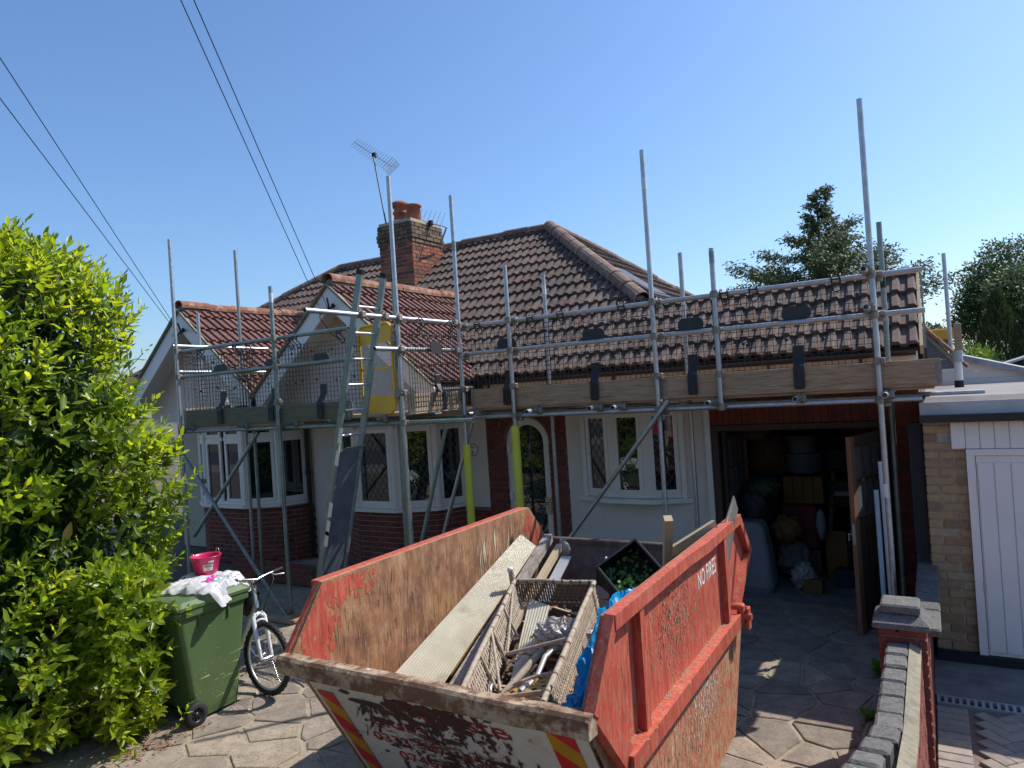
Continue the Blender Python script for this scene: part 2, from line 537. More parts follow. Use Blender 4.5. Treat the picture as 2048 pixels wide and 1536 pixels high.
M("coping", (.14, .135, .125), .95, tones=[(.11, .105, .1), (.16, .15, .135), (.13, .125, .115)], var=.4, scale=20, bump=.9, bscale=70, dirt=(.38, .36, .32), dirt_scale=60, dirt_at=(.58, .66), layers=[((.06, .06, .055), 9, (.55, .7), None)])
M("flaunching", (.27, .23, .16), .95, var=.3, scale=15, bump=.7, bscale=40, dirt=(.15, .15, .12), dirt_scale=12, dirt_at=(.52, .66))
M("slate_board", (.13, .135, .145), .7, var=.4, scale=10, stretch=(1, 1, 6), bump=.3, bscale=20, dirt=(.24, .24, .25), dirt_scale=9, dirt_at=(.55, .7))
M("roof_grey", (.24, .22, .205), .85, var=.2, scale=3, bump=.15, dirt=(.32, .29, .26), dirt_scale=2)
M("drain_grey", (.42, .42, .43), .5, metal=.3, var=.15, bump=.05)
M("pipe_grey", (.42, .43, .45), .5, var=.1, bump=.05)
M("glass_roof", (.02, .022, .026), .45, var=.1, bump=0)
M("bark", (.12, .09, .065), .95, var=.35, scale=9, stretch=(3, 3, .6), bump=.7, bscale=14)
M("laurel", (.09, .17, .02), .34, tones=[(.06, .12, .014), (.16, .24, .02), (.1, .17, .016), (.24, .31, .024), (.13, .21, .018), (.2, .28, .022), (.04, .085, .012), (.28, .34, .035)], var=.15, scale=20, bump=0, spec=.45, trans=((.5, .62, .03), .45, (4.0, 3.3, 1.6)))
M("laurel_shade", (.035, .075, .014), .5, tones=[(.018, .042, .01), (.03, .065, .012)], var=.2, scale=20, bump=0, trans=((.1, .2, .02), .25))  # darker laurel copy with the hedge's inner shade put into its colour
M("debris", (.3, .25, .2), .95, tones=[(.42, .38, .33), (.2, .14, .1), (.33, .28, .22), (.14, .1, .08), (.3, .13, .09), (.5, .44, .36)], var=.3, scale=20, bump=.4)
M("laurel_yellow", (.6, .36, .04), .4, var=.2, scale=20, bump=0, trans=((.6, .4, .05), .3))
M("foliage", (.06, .1, .03), .6, tones=[(.05, .09, .028), (.1, .155, .045), (.075, .125, .038)], var=.3, scale=3, bump=0, trans=((.12, .2, .04), .3))
M("foliage_pale", (.1, .14, .06), .6, tones=[(.08, .12, .05), (.13, .17, .07)], var=.3, scale=3, bump=0, trans=((.18, .25, .08), .3))
M("conifer_green", (.05, .082, .026), .65, tones=[(.04, .07, .024), (.085, .125, .036), (.06, .095, .032), (.105, .14, .042)], var=.3, scale=3, bump=0, trans=((.1, .15, .035), .22))
M("cypress_green", (.045, .07, .025), .7, tones=[(.035, .06, .022), (.08, .1, .033), (.11, .12, .04)], var=.3, scale=3, bump=0, trans=((.08, .12, .03), .15))
M("bright_leaf", (.18, .26, .03), .5, tones=[(.13, .22, .025), (.25, .33, .04)], var=.2, scale=8, bump=0, trans=((.35, .5, .05), .4))
M("yellow_flower", (.7, .5, .02), .6, tones=[(.65, .45, .02), (.4, .42, .04)], var=.2, bump=0, trans=((.6, .5, .03), .3))
M("grass", (.09, .14, .03), .8, var=.4, scale=8, bump=.3)
M("dead_leaf", (.26, .09, .035), .9, tones=[(.3, .1, .035), (.18, .07, .03), (.34, .16, .05)], var=.3, bump=0)
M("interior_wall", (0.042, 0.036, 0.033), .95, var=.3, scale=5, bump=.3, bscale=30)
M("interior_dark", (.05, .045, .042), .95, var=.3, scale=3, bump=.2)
M("curtain", (.4, .38, .35), .9, var=.1, stretch=(14, 14, 1), bump=.2)
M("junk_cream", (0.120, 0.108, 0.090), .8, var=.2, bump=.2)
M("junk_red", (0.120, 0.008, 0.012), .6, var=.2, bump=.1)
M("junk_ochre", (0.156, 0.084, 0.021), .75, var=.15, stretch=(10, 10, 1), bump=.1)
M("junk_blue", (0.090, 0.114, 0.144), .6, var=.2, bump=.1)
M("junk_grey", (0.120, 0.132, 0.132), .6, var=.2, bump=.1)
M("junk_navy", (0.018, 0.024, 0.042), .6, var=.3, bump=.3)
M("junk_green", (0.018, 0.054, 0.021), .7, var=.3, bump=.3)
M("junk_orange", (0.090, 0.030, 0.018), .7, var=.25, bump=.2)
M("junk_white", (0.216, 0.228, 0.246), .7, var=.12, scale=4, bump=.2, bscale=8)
M("pvc_white", (.7, .72, .74), .4, var=.05, bump=0)
M("pvc_blue", (.35, .5, .56), .4, var=.05, bump=0)
M("opposite_render", (.66, .56, .38), .9, var=.08, scale=2, bump=.1)
M("car_white", (.75, .75, .76), .2, var=.02, bump=0, spec=.7)
M("car_red", (.4, .02, .04), .2, var=.05, bump=0, spec=.7)
M("fence_wood", (.3, .2, .12), .9, var=.3, stretch=(8, 8, 1), scale=4, bump=.3)

def glass_mat(name, tint=(.012, .014, .016), ior=1.9):
    m = bpy.data.materials.new(name)
    m.use_nodes = True
    b = m.node_tree.nodes["Principled BSDF"]
    b.inputs["Base Color"].default_value = c4(tint)
    b.inputs["Roughness"].default_value = .012
    b.inputs["IOR"].default_value = ior
    nt = m.node_tree
    bn = _n(nt, "ShaderNodeBump")
    bn.inputs["Strength"].default_value = .02
    bn.inputs["Distance"].default_value = .02
    nt.links.new(noise(nt, 1.3, 1), bn.inputs["Height"])
    nt.links.new(bn.outputs[0], b.inputs["Normal"])
    MATS[name] = m
glass_mat("window_glass")
M("fascia_grey", (.52, .52, .53), .5, var=.08, scale=3, bump=.03, dirt=(.4, .39, .38), dirt_scale=3)
M("lichen", (.36, .24, .05), .95, var=.4, scale=20, bump=.5)
# ---------------------------------------------------------------- pieces: bricks, tiles, stones
class Budget:
    """the first 300 alike pieces of a thing become objects, the rest one joined part"""
    def __init__(s, parent, name, limit=300):
        s.parent, s.name, s.left, s.rest = parent, name, limit, {}
    def put(s, mesh, mw, mat, parent=None):
        if s.left > 0:
            s.left -= 1
            return piece(s.name, mesh, parent or s.parent, mw)
        r = s.rest.setdefault(mat, MB())
        r.add([mw @ v.co for v in mesh.vertices], [tuple(p.vertices) for p in mesh.polygons])
    def done(s):
        for mat, mb in s.rest.items():
            mb.build(s.name, mat, s.parent, kind="stuff")

_bm = {}
def brick_mesh(l, h, d, mat, b=.005):
    k = (round(l, 2), round(h, 3), round(d, 3), mat)
    if k not in _bm:
        l, h, d = k[0], k[1], k[2]
        _bm[k] = MB().bbox(-l/2, l/2, -d, 0, 0, h, b).mesh("brick", mat)
    return _bm[k]

def brick_field(bud, o, u, n, length, height, mat, keep=None, bl=.215, bh=.065, j=.011, d=.06, parent=None, shift=0, flemish=False, proud=.003, order=1):
    u = Vector(u).normalized()
    n = Vector(n).normalized()
    rows = int(round(height/(bh+j)))
    rng = range(rows) if order > 0 else range(rows-1, -1, -1)
    for r in rng:
        z = r*(bh+j)
        x = -((r+shift) % 2)*(bl+j)/2
        k = 0
        while x < length-.015:
            l = bl
            if flemish and (k+r) % 2:
                l = (bl-j)/2
            a, b = max(0, x), min(length, x+l)
            if b-a > .03 and (keep is None or keep((a+b)/2, z+bh/2, b-a)):
                p = Vector(o)+u*(a+b)/2+Vector((0, 0, z))+n*random.uniform(0, proud)
                xc = n.cross(Vector((0, 0, 1)))
                bud.put(brick_mesh(b-a, bh, d, mat), Matrix(((xc.x, n.x, 0, p.x), (xc.y, n.y, 0, p.y), (0, 0, 1, p.z), (0, 0, 0, 1))), mat, parent)
            x += l+j
            k += 1

_prof = []
for k in (0, .15):
    _prof += [(k, 0), (k+.036, 0), (k+.054, .03), (k+.108, .03), (k+.126, 0)]
_prof += [(.302, 0)]
def tile_mb(mw=None, L=.40):
    mb = MB()
    n = len(_prof)
    vs = [Vector((a, 0, h+.058)) for a, h in _prof]+[Vector((a, L, h+.012)) for a, h in _prof]+[Vector((a, .004, h+.012)) for a, h in _prof]
    fs = [(i, i+1, n+i+1, n+i) for i in range(n-1)]+[(2*n+i, 2*n+i+1, i+1, i) for i in range(n-1)]
    fs += [(0, n, 2*n), (n-1, 3*n-1, 2*n-1)]
    if mw is not None:
        vs = [mw @ v for v in vs]
    return mb.add(vs, fs)
_tm = {}
def tile_mesh(mat):
    if mat not in _tm:
        _tm[mat] = tile_mb().mesh("roof_tile", mat)
    return _tm[mat]

def clip_mesh(vs, fs, planes):
    bm = bmesh.new()
    bv = [bm.verts.new(v) for v in vs]
    for f in fs:
        bm.faces.new([bv[i] for i in f])
    for co, no in planes:
        bmesh.ops.bisect_plane(bm, geom=bm.verts[:]+bm.edges[:]+bm.faces[:], plane_co=co, plane_no=no, clear_outer=True)
    bm.verts.index_update()
    r = ([v.co.copy() for v in bm.verts], [tuple(v.index for v in f.verts) for f in bm.faces])
    bm.free()
    return r

class Roof:
    """courses of interlocking tiles on one or more slopes of a house"""
    def __init__(s, parent):
        s.parent, s.whole, s.cut = parent, [], {}
    def slope(s, o, u, up, poly, mat, hidden=None, tw=.3, gauge=.335, a0=0, b0=0, jitter=.004):
        """poly: plan polygon (x, y), convex; o: a point of the slope; u: along the eaves; up: up the slope"""
        u, up = Vector(u).normalized(), Vector(up).normalized()
        n = u.cross(up).normalized()
        o = Vector(o)
        def onslope(x, y):
            z = o.z-(n.x*(x-o.x)+n.y*(y-o.y))/n.z
            return Vector((x, y, z))
        pts = [onslope(*p) for p in poly]
        cen = sum(pts, Vector())/len(pts)
        planes = []
        for i in range(len(pts)):
            e = pts[(i+1) % len(pts)]-pts[i]
            no = e.cross(n).normalized()
            if no.dot(cen-pts[i]) > 0:
                no = -no
            planes.append((pts[i], no))
        A = [(p-o).dot(u) for p in pts]
        B = [(p-o).dot(up) for p in pts]
        for r in range(int((min(B)-b0)//gauge)-1, int((max(B)-b0)//gauge)+2):
            for c in range(int((min(A)-a0)//tw)-1, int((max(A)-a0)//tw)+2):
                base = o+u*(a0+c*tw)+up*(b0+r*gauge)
                ctr = base+u*tw/2+up*gauge/2
                if hidden and hidden(ctr):
                    continue
                jz = random.uniform(0, jitter)
                q = base+n*(jz+.008*math.sin(base.x*1.7+base.y*2.3)+.005*math.sin(base.x*4.1-base.y))+up*(.007*math.sin(base.x*1.1+r*1.9)+random.gauss(0, .004))
                if random.random() < .012:
                    q -= up*random.uniform(.015, .04)
                mw = Matrix(((u.x, up.x, n.x, q.x), (u.y, up.y, n.y, q.y), (u.z, up.z, n.z, q.z), (0, 0, 0, 1)))
                mw = mw @ Matrix.Rotation(random.gauss(0, .009), 4, 'Z')
                cs = [base, base+u*.3, base+u*.3+up*.36, base+up*.36]
                if all((c_-co).dot(no) < .006 for c_ in cs for co, no in planes):
                    s.whole.append((mw, mat))
                elif any(all((c_-co).dot(no) < .1 for co, no in planes) for c_ in cs+[ctr]):
                    t = tile_mb(mw)
                    vs, fs = clip_mesh(t.v, t.f, planes)
                    if fs:
                        s.cut.setdefault(mat, MB()).add(vs, fs)
        return pts, n
    def slab(s, pts, n, mb):
        mb.prism([p-n*.004 for p in pts], -n*.04)
    def done(s):
        s.whole.sort(key=lambda t: (t[0].to_translation()-EYE).length)
        bud = Budget(s.parent, "roof_tile", 300)
        for mw, mat in s.whole:
            bud.put(tile_mesh(mat), mw, mat)
        bud.done()
        for mat, mb in s.cut.items():
            mb.build("cut_tile", mat, s.parent, kind="stuff")

def ridge_run(parent, p, q, mat, r=.115, L=.44, name="ridge_tile", taper=.94, sag=.012):
    """half-round ridge tiles laid end to end with their mortar"""
    p, q = Vector(p), Vector(q)
    d = (q-p)
    n = max(1, int(d.length/L))
    st = d/n
    dn = d.normalized()
    side = dn.cross(Vector((0, 0, 1))).normalized()
    upv = side.cross(dn).normalized()
    mb = MB()
    k = 9
    L2 = st.length*1.04
    vs, fs = [], []
    for e, rr in ((0, r), (1, r*taper)):
        for th, r2 in ((0, rr), (1, rr-.018)):
            for i in range(k):
                a = R(-12)+R(204)*i/(k-1)
                vs.append(Vector((math.cos(a)*r2, e*L2, math.sin(a)*r2*.92)))
    for i in range(k-1):
        fs += [(i, i+1, 2*k+i+1, 2*k+i), (k+i+1, k+i, 3*k+i, 3*k+i+1), (i+1, i, k+i, k+i+1), (2*k+i, 2*k+i+1, 3*k+i+1, 3*k+i)]
    mb.add(vs, fs)
    me = mb.mesh(name, mat)
    for i in range(n):
        o = p+st*i+Vector((0, 0, random.uniform(-sag, sag)))
        mw = Matrix(((side.x, dn.x, upv.x, o.x), (side.y, dn.y, upv.y, o.y), (side.z, dn.z, upv.z, o.z), (0, 0, 0, 1)))
        piece(name, me, parent, mw @ Matrix.Rotation(random.gauss(0, .012), 4, 'Z'))
    bed = MB()
    bed.tube([p+dn*.05-upv*.05, q-dn*.02-upv*.05], r*.72, 8)
    bed.build("ridge_bedding", "flaunching", parent)

# ---------------------------------------------------------------- ground
g = MB().add([(-400, -300, -.03), (400, -300, -.03), (400, 600, -.03), (-400, 600, -.03)], [(0, 1, 2, 3)])
structure(g.build("ground", "earth"))
road = MB().add([(-60, -12, -.012), (60, -12, -.012), (60, -5.5, -.012), (-60, -5.5, -.012)], [(0, 1, 2, 3)]).build("road", "asphalt")
structure(road)
pav = MB().box(-60, 60, -5.5, -3.2, -.2, .0).build("pavement", "concrete")
structure(pav)

def voronoi(x0, x1, y0, y1, s, seed, jit=.42):
    rnd = random.Random(seed)
    pts = []
    target = int((x1-x0)*(y1-y0)/(s*s)*1.15)
    tries = 0
    while len(pts) < target and tries < 40000:
        tries += 1
        q = Vector((rnd.uniform(x0-.3, x1+.3), rnd.uniform(y0-.3, y1+.3)))
        md = s*rnd.choice((.42, .55, .7, .95))
        if all((q-p).length > md for p in pts):
            pts.append(q)
    def clip(poly, co, no):
        out = []
        for i in range(len(poly)):
            a, b = poly[i], poly[(i+1) % len(poly)]
            da, db = (a-co).dot(no), (b-co).dot(no)
            if da <= 0:
                out.append(a)
            if (da < 0 < db) or (db < 0 < da):
                out.append(a+(b-a)*(da/(da-db)))
        return out
    cells = []
    gap = .011
    for p in pts:
        poly = [Vector((x0, y0)), Vector((x1, y0)), Vector((x1, y1)), Vector((x0, y1))]
        for q in pts:
            d = q-p
            l = d.length
            if 0 < l < 4.5*s:
                poly = clip(poly, p+d/l*(l/2-gap*rnd.uniform(.6, 1.5)), d/l)
                if len(poly) < 3:
                    break
        if len(poly) >= 3:
            ar = abs(sum(poly[i].x*poly[(i+1) % len(poly)].y-poly[(i+1) % len(poly)].x*poly[i].y for i in range(len(poly))))/2
            if ar > .006:
                cells.append(poly)
    return cells

drive = MB().box(-9.5, -.36, -3.2, 8.3, -.2, 0).build("driveway", "mortar_joint")
structure(drive)
cells = voronoi(-6.6, -.42, 2.2, 8.25, .345, 5)
cells.sort(key=lambda c: (sum((Vector((p.x, p.y, 0)) for p in c), Vector())/len(c)-EYE).length)
rest = MB()
for k, poly in enumerate(cells):
    h = .009+random.uniform(-.002, .004)
    fine = []
    for i in range(len(poly)):
        a, b = poly[i], poly[(i+1) % len(poly)]
        L_ = (b-a).length
        m_ = max(1, int(L_/.07))
        nrm = Vector((b.y-a.y, a.x-b.x))/max(L_, 1e-6)
        for q in range(m_):
            t_ = (q+(random.uniform(-.25, .25) if q else .06))/m_
            fine.append(a+(b-a)*t_-nrm*(random.uniform(-.001, .008)))
        if L_ > .1:
            fine.append(a+(b-a)*.95-nrm*.004)
    poly = fine
    cx = sum(p.x for p in poly)/len(poly)
    cy = sum(p.y for p in poly)/len(poly)
    n = len(poly)
    tilt = (random.gauss(0, .006), random.gauss(0, .006))
    mb = MB() if k < 300 else rest
    vs = [(p.x, p.y, -.004) for p in poly]+[(p.x, p.y, h-.005+tilt[0]*(p.x-cx)+tilt[1]*(p.y-cy)) for p in poly]
    vs += [(p.x+(cx-p.x)*.035, p.y+(cy-p.y)*.035, h+tilt[0]*(p.x-cx)+tilt[1]*(p.y-cy)) for p in poly]
    fs = [(i, (i+1) % n, n+(i+1) % n, n+i) for i in range(n)]+[(n+i, n+(i+1) % n, 2*n+(i+1) % n, 2*n+i) for i in range(n)]+[tuple(range(2*n, 3*n))]
    mb.add(vs, fs)
    if k < 300:
        mb.build("paving_stone", "paving_stone", drive)
if rest.f:
    rest.build("paving_stone", "paving_stone", drive, kind="stuff")
ORG["driveway"] = ORG[drive.name]

# neighbour's drive to the right of the wall: concrete apron, drain channel, block paving
nd = MB().box(-.11, 8, -3.2, 6.2, -.2, -.02).build("block_paving", "dark_mortar")
structure(nd)
pm = MB().bbox(-.098, .098, -.048, .048, -.05, 0, .004).mesh("paver", "paver")
cnt = 0
for j in range(26):                              # edging course laid across
    piece("paver", pm, nd, Matrix.Translation((-.005, 6.1-j*.104, random.uniform(0, .003))))
pv = []
for i in range(-60, 60):                         # herringbone field laid at 45 degrees
    for j in range(-60, 60):
        k_ = (i-j) % 4
        if k_ not in (0, 3):
            continue
        cxl, cyl, rot = ((i+1)*.1, (j+.5)*.1, 0) if k_ == 0 else ((i+.5)*.1, (j+1)*.1, 90)
        x = .9+(cxl-cyl)*.7071
        y = 4.6+(cxl+cyl)*.7071
        if .15 < x < 2.4 and 3.4 < y < 6.13:
            pv.append(((Vector((x, y, 0))-EYE).length, x, y, rot))
pv.sort()
pv = [p for p in pv if p[2] > 4.3]
for _, x, y, rot in pv[:270]:
    piece("paver", pm, nd, Matrix.Translation((x, y, random.uniform(-.002, .003))) @ Matrix.Rotation(R(45+rot), 4, 'Z'))
apron = MB().box(-.11, 8, 6.36, 7.3, -.2, .0).build("concrete_apron", "concrete")
structure(apron)
dr = thing("drain_channel", "grey slotted drain channel across the block paved drive", "drain", (.12, 6.28, 0))
mb = MB()
mb.box(-.1, 4, 6.21, 6.225, -.12, .004).box(-.1, 4, 6.335, 6.35, -.12, .004)
x = -.1
while x < 4:
    mb.box(x, x+.022, 6.225, 6.335, -.02, .002)
    x += .048
mb.build("grating", "drain_grey", dr)
MB().box(-.1, 4, 6.225, 6.335, -.14, -.12).build("channel_bed", "matt_black", dr)

# ---------------------------------------------------------------- boundary wall with piers
bw = thing("boundary_wall", "low red brick boundary wall with rough concrete coping between the two drives", "wall", (-.27, 4.5, 0))
bb = Budget(bw, "brick", 300)
core = MB()
core.box(-.345, -.16, 3.9, 5.2, 0, .72)
core.prism([(-.345, 1.5, 0), (-.345, 3.9, 0), (-.345, 3.9, .72), (-.345, 1.5, 1.2)], (.185, 0, 0))
core.box(-.195, -.122, 5.45, 8.3, 0, .745)
core.box(-.385, -.125, 5.155, 5.445, 0, .86)
core.box(-.2, .03, 8.05, 8.3, .0, .93)
core.build("mortar_core", "dark_mortar", bw)
brick_field(bb, (-.152, 2.4, 0), (0, 1, 0), (1, 0, 0), 2.76, 1.06, "red_brick", d=.07, order=-1, keep=lambda a, z, l: z < (.76 if a > 1.5 else .76+(1.5-a)*.2)-.02)
brick_field(bb, (-.118, 5.16, 0), (0, 1, 0), (1, 0, 0), .29, .88, "red_brick", d=.07)
brick_field(bb, (-.39, 5.148, 0), (1, 0, 0), (0, -1, 0), .275, .88, "red_brick", d=.07)
brick_field(bb, (-.392, 5.45, 0), (0, -1, 0), (-1, 0, 0), .29, .88, "red_brick", d=.07)
brick_field(bb, (.03, 8.045, 0), (-1, 0, 0), (0, -1, 0), .14, .93, "red_brick", d=.05)
brick_field(bb, (-.115, 5.46, 0), (0, 1, 0), (1, 0, 0), 2.58, .76, "red_brick", d=.07, order=-1)
brick_field(bb, (-.352, 5.14, 0), (0, -1, 0), (-1, 0, 0), 2.2, .76, "red_brick", d=.07, order=-1)
bb.done()
fl = MB()
fl.prism([(-.215, 5.15, .765), (-.15, 5.15, .765), (-.15, 5.15, .775), (-.215, 5.15, .805)], (0, -1.25, 0))
fl.hexa([(-.215, 1.4, 1.265), (-.15, 1.4, 1.265), (-.15, 3.898, .765), (-.215, 3.898, .765), (-.215, 1.4, 1.305), (-.15, 1.4, 1.275), (-.15, 3.898, .775), (-.215, 3.898, .805)])
fl.build("flaunching", "flaunching", bw)
y = 5.13
k = 0
while y > 2.0:
    L = random.uniform(.19, .225)
    def zt(yy):
        return .80 if yy > 3.95 else .80+(3.95-yy)*.2
    z0, z1 = zt(y), zt(y-L)
    sx = -.005 if y > 3.95 else -.005-(3.95-y)*.09
    w = .128
    mb = MB()
    m = frame((-.276+sx, y-L/2, (z0+z1)/2-.08), (1, 0, 0), (0, L, z0-z1))
    m = m @ Matrix.Rotation(random.gauss(0, .03), 4, 'Z') @ Matrix.Rotation(random.gauss(0, .035), 4, 'X')
    mb.bbox(-w/2, w/2, -L/2+.007, L/2-.007, -.03, .08+random.uniform(-.004, .006), .014, m)
    mb.build("coping_stone", "coping", bw)
    y -= L
y = 5.47
while y < 7.95:
    L = .44
    MB().bbox(-.2, -.035, y, y+L-.01, .745, .8+random.uniform(-.003, .004), .014).build("coping_stone", "coping", bw)
    y += L
def pier_cap(x0, x1, y0, y1, z):
    mb = MB()
    mb.bbox(x0-.035, x1+.035, y0-.035, y1+.035, z, z+.035, .01)
    mb.hexa([(x0-.03, y0-.03, z+.036), (x1+.03, y0-.03, z+.036), (x1+.03, y1+.03, z+.036), (x0-.03, y1+.03, z+.036),
             (x0+.02, y0+.05, z+.075), (x1-.02, y0+.05, z+.075), (x1-.02, y1-.02, z+.075), (x0+.02, y1-.02, z+.075)])
    mb.bbox(x0+.015, x1-.02, y0+.045, y1-.02, z+.076, z+.14, .012)
    mb.build("pier_cap", "coping", bw)
pier_cap(-.39, -.125, 5.15, 5.44, .885)
pier_cap(-.2, .03, 8.03, 8.28, .935)

# ---------------------------------------------------------------- houses
YW = 8.35
def rect_frame(mb, o, u, n, a0, a1, z0, z1, w, d, d0=0):
    """rectangular frame of section w x d in the plane (u, z), facing n"""
    u, n, o = Vector(u), Vector(n), Vector(o)
    def bx(aa, ab, za, zb):
        p = [o+u*aa+n*d0+Vector((0, 0, za)), o+u*ab+n*d0+Vector((0, 0, za)), o+u*ab+n*(d0+d)+Vector((0, 0, za)), o+u*aa+n*(d0+d)+Vector((0, 0, za))]
        mb.hexa(p+[q+Vector((0, 0, zb-za)) for q in p])
    bx(a0, a1, z0, z0+w)
    bx(a0, a1, z1-w, z1)
    bx(a0, a0+w, z0+w, z1-w)
    bx(a1-w, a1, z0+w, z1-w)
    return mb

def diamonds(mb, o, u, n, a0, a1, z0, z1, sx=.1, sz=.15, t=.006, off=.004):
    """diagonal lead strips clipped to the pane"""
    u, n, o = Vector(u), Vector(n), Vector(o)
    W, H_ = a1-a0, z1-z0
    for sgn in (1, -1):
        k = -int(H_/sz)-2
        while k < int(W/sx)+int(H_/sz)+2:
            # line a = k*sx + sgn*(sx/sz)*z
            pts = []
            for z in (0, H_):
                a = k*sx+sgn*sx/sz*z
                pts.append([a, z])
            (a_, z_), (b_, y_) = pts
            # clip in a
            def cl(a, z, b, y, lim, hi):
                if (a > lim) == (b > lim):
                    return None if (a > lim) == hi else (a, z, b, y)
                t_ = (lim-a)/(b-a)
                zz = z+(y-z)*t_
                return (lim, zz, b, y) if (a > lim) == hi else (a, z, lim, zz)
            r = cl(a_, z_, b_, y_, 0, False)
            r = cl(*r, W, True) if r else None
            if r and abs(r[0]-r[2])+abs(r[1]-r[3]) > .02:
                p = o+u*(a0+r[0])+Vector((0, 0, z0+r[1]))+n*off
                q = o+u*(a0+r[2])+Vector((0, 0, z0+r[3]))+n*off
                mb.bar(p, q, .004, t, up=n if False else u.cross(Vector((0, 0, 1))))
            k += 1
    return mb

def facet_window(parent, p, q, z0, z1, panes, leaded=True, top=0, mat="upvc", depth=.07):
    """one facet of a bay: outer frame, glass panes, optional top lights and lead"""
    p, q = Vector((*p, 0)), Vector((*q, 0))
    u = (q-p).normalized()
    n = Vector((u.y, -u.x, 0))
    W = (q-p).length
    w = MB()
    rect_frame(w, p, u, n, 0, W, z0, z1, .055, depth, -depth)
    win = w.build("window", mat, parent)
    step = W/panes
    for i in range(panes):
        rows = [(z0+.05, z1-.05)] if not top else [(z0+.05, z1-top-.03), (z1-top+.03, z1-.05)]
        for (za, zb) in rows:
            sash = MB()
            a0, a1 = i*step+.05, (i+1)*step-.05
            rect_frame(sash, p, u, n, a0, a1, za, zb, .05, .035, -.02)
            sash.build("sash", mat, win)
            g_ = MB()
            c = [p+u*(a0+.045)+n*-.01+Vector((0, 0, za+.045)), p+u*(a1-.045)+n*-.01+Vector((0, 0, za+.045)),
                 p+u*(a1-.045)+n*-.01+Vector((0, 0, zb-.045)), p+u*(a0+.045)+n*-.01+Vector((0, 0, zb-.045))]
            g_.prism(c, n*-.02)
            g_.build("pane", "window_glass", win)
            if leaded:
                ld = MB()
                diamonds(ld, p+n*-.01, u, n, a0+.045, a1-.045, za+.045, zb-.045)
                ld.build("lead", "lead_strip", win)
        if top:
            tr = MB()
            a0, a1 = i*step+.02, (i+1)*step-.02
            cpt = [p+u*a0+n*-.06+Vector((0, 0, z1-top-.03)), p+u*a1+n*-.06+Vector((0, 0, z1-top-.03)), p+u*a1+n*.004+Vector((0, 0, z1-top-.03)), p+u*a0+n*.004+Vector((0, 0, z1-top-.03))]
            tr.hexa(cpt+[c+Vector((0, 0, .06)) for c in cpt])
            tr.build("transom", mat, win)
    return win

def bay_path(cx, hw, dep, mid=.5):
    return [(cx-hw, YW), (cx-hw+.22, YW-dep*.62), (cx-mid, YW-dep), (cx+mid, YW-dep), (cx+hw-.22, YW-dep*.62), (cx+hw, YW)]

def bay(house, bud, cx, hw, dep, zsill, ztop, leaded, brick_lim, top, panes=(1, 1, 2, 1, 1), wallmat="white_render", mid=.5):
    P = bay_path(cx, hw, dep, mid)
    core = MB()
    for i in range(5):
        p, q = Vector((*P[i], 0)), Vector((*P[i+1], 0))
        u = (q-p).normalized()
        n = Vector((u.y, -u.x, 0))
        L = (q-p).length
        core.hexa([p-n*.15, q-n*.15, q-n*.012, p-n*.012]+[v+Vector((0, 0, zsill-.05)) for v in (p-n*.15, q-n*.15, q-n*.012, p-n*.012)])
        facet_window(house, P[i], P[i+1], zsill, ztop, panes[i], leaded, top)
        brick_field(bud, p, u, n, L, zsill-.06, "red_brick", d=.03, shift=i % 2, order=-1)
    core.build("bay_core", "mortar", house)
    sill = MB()
    poly = [(P[0][0]-.05, YW+.02)]+[(cx+(x-cx)*1.045, YW+(y-YW)*1.09-.01) for x, y in P[1:5]]+[(P[5][0]+.05, YW+.02)]
    sill.prism([(x, y, zsill-.05) for x, y in poly], (0, 0, .048))
    sill.build("window_sill", "upvc", house)
    head = MB()
    head.prism([(x, y, ztop+.002) for x, y in poly], (0, 0, .32))
    head.build("bay_head", wallmat, house)
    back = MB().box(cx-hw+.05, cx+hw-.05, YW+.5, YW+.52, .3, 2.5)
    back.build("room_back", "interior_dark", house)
    for (x, y) in P[1:5]:
        MB().tube([(x, y+.02, zsill), (x, y+.02, ztop)], .056, 8).build("mullion", "upvc", house)

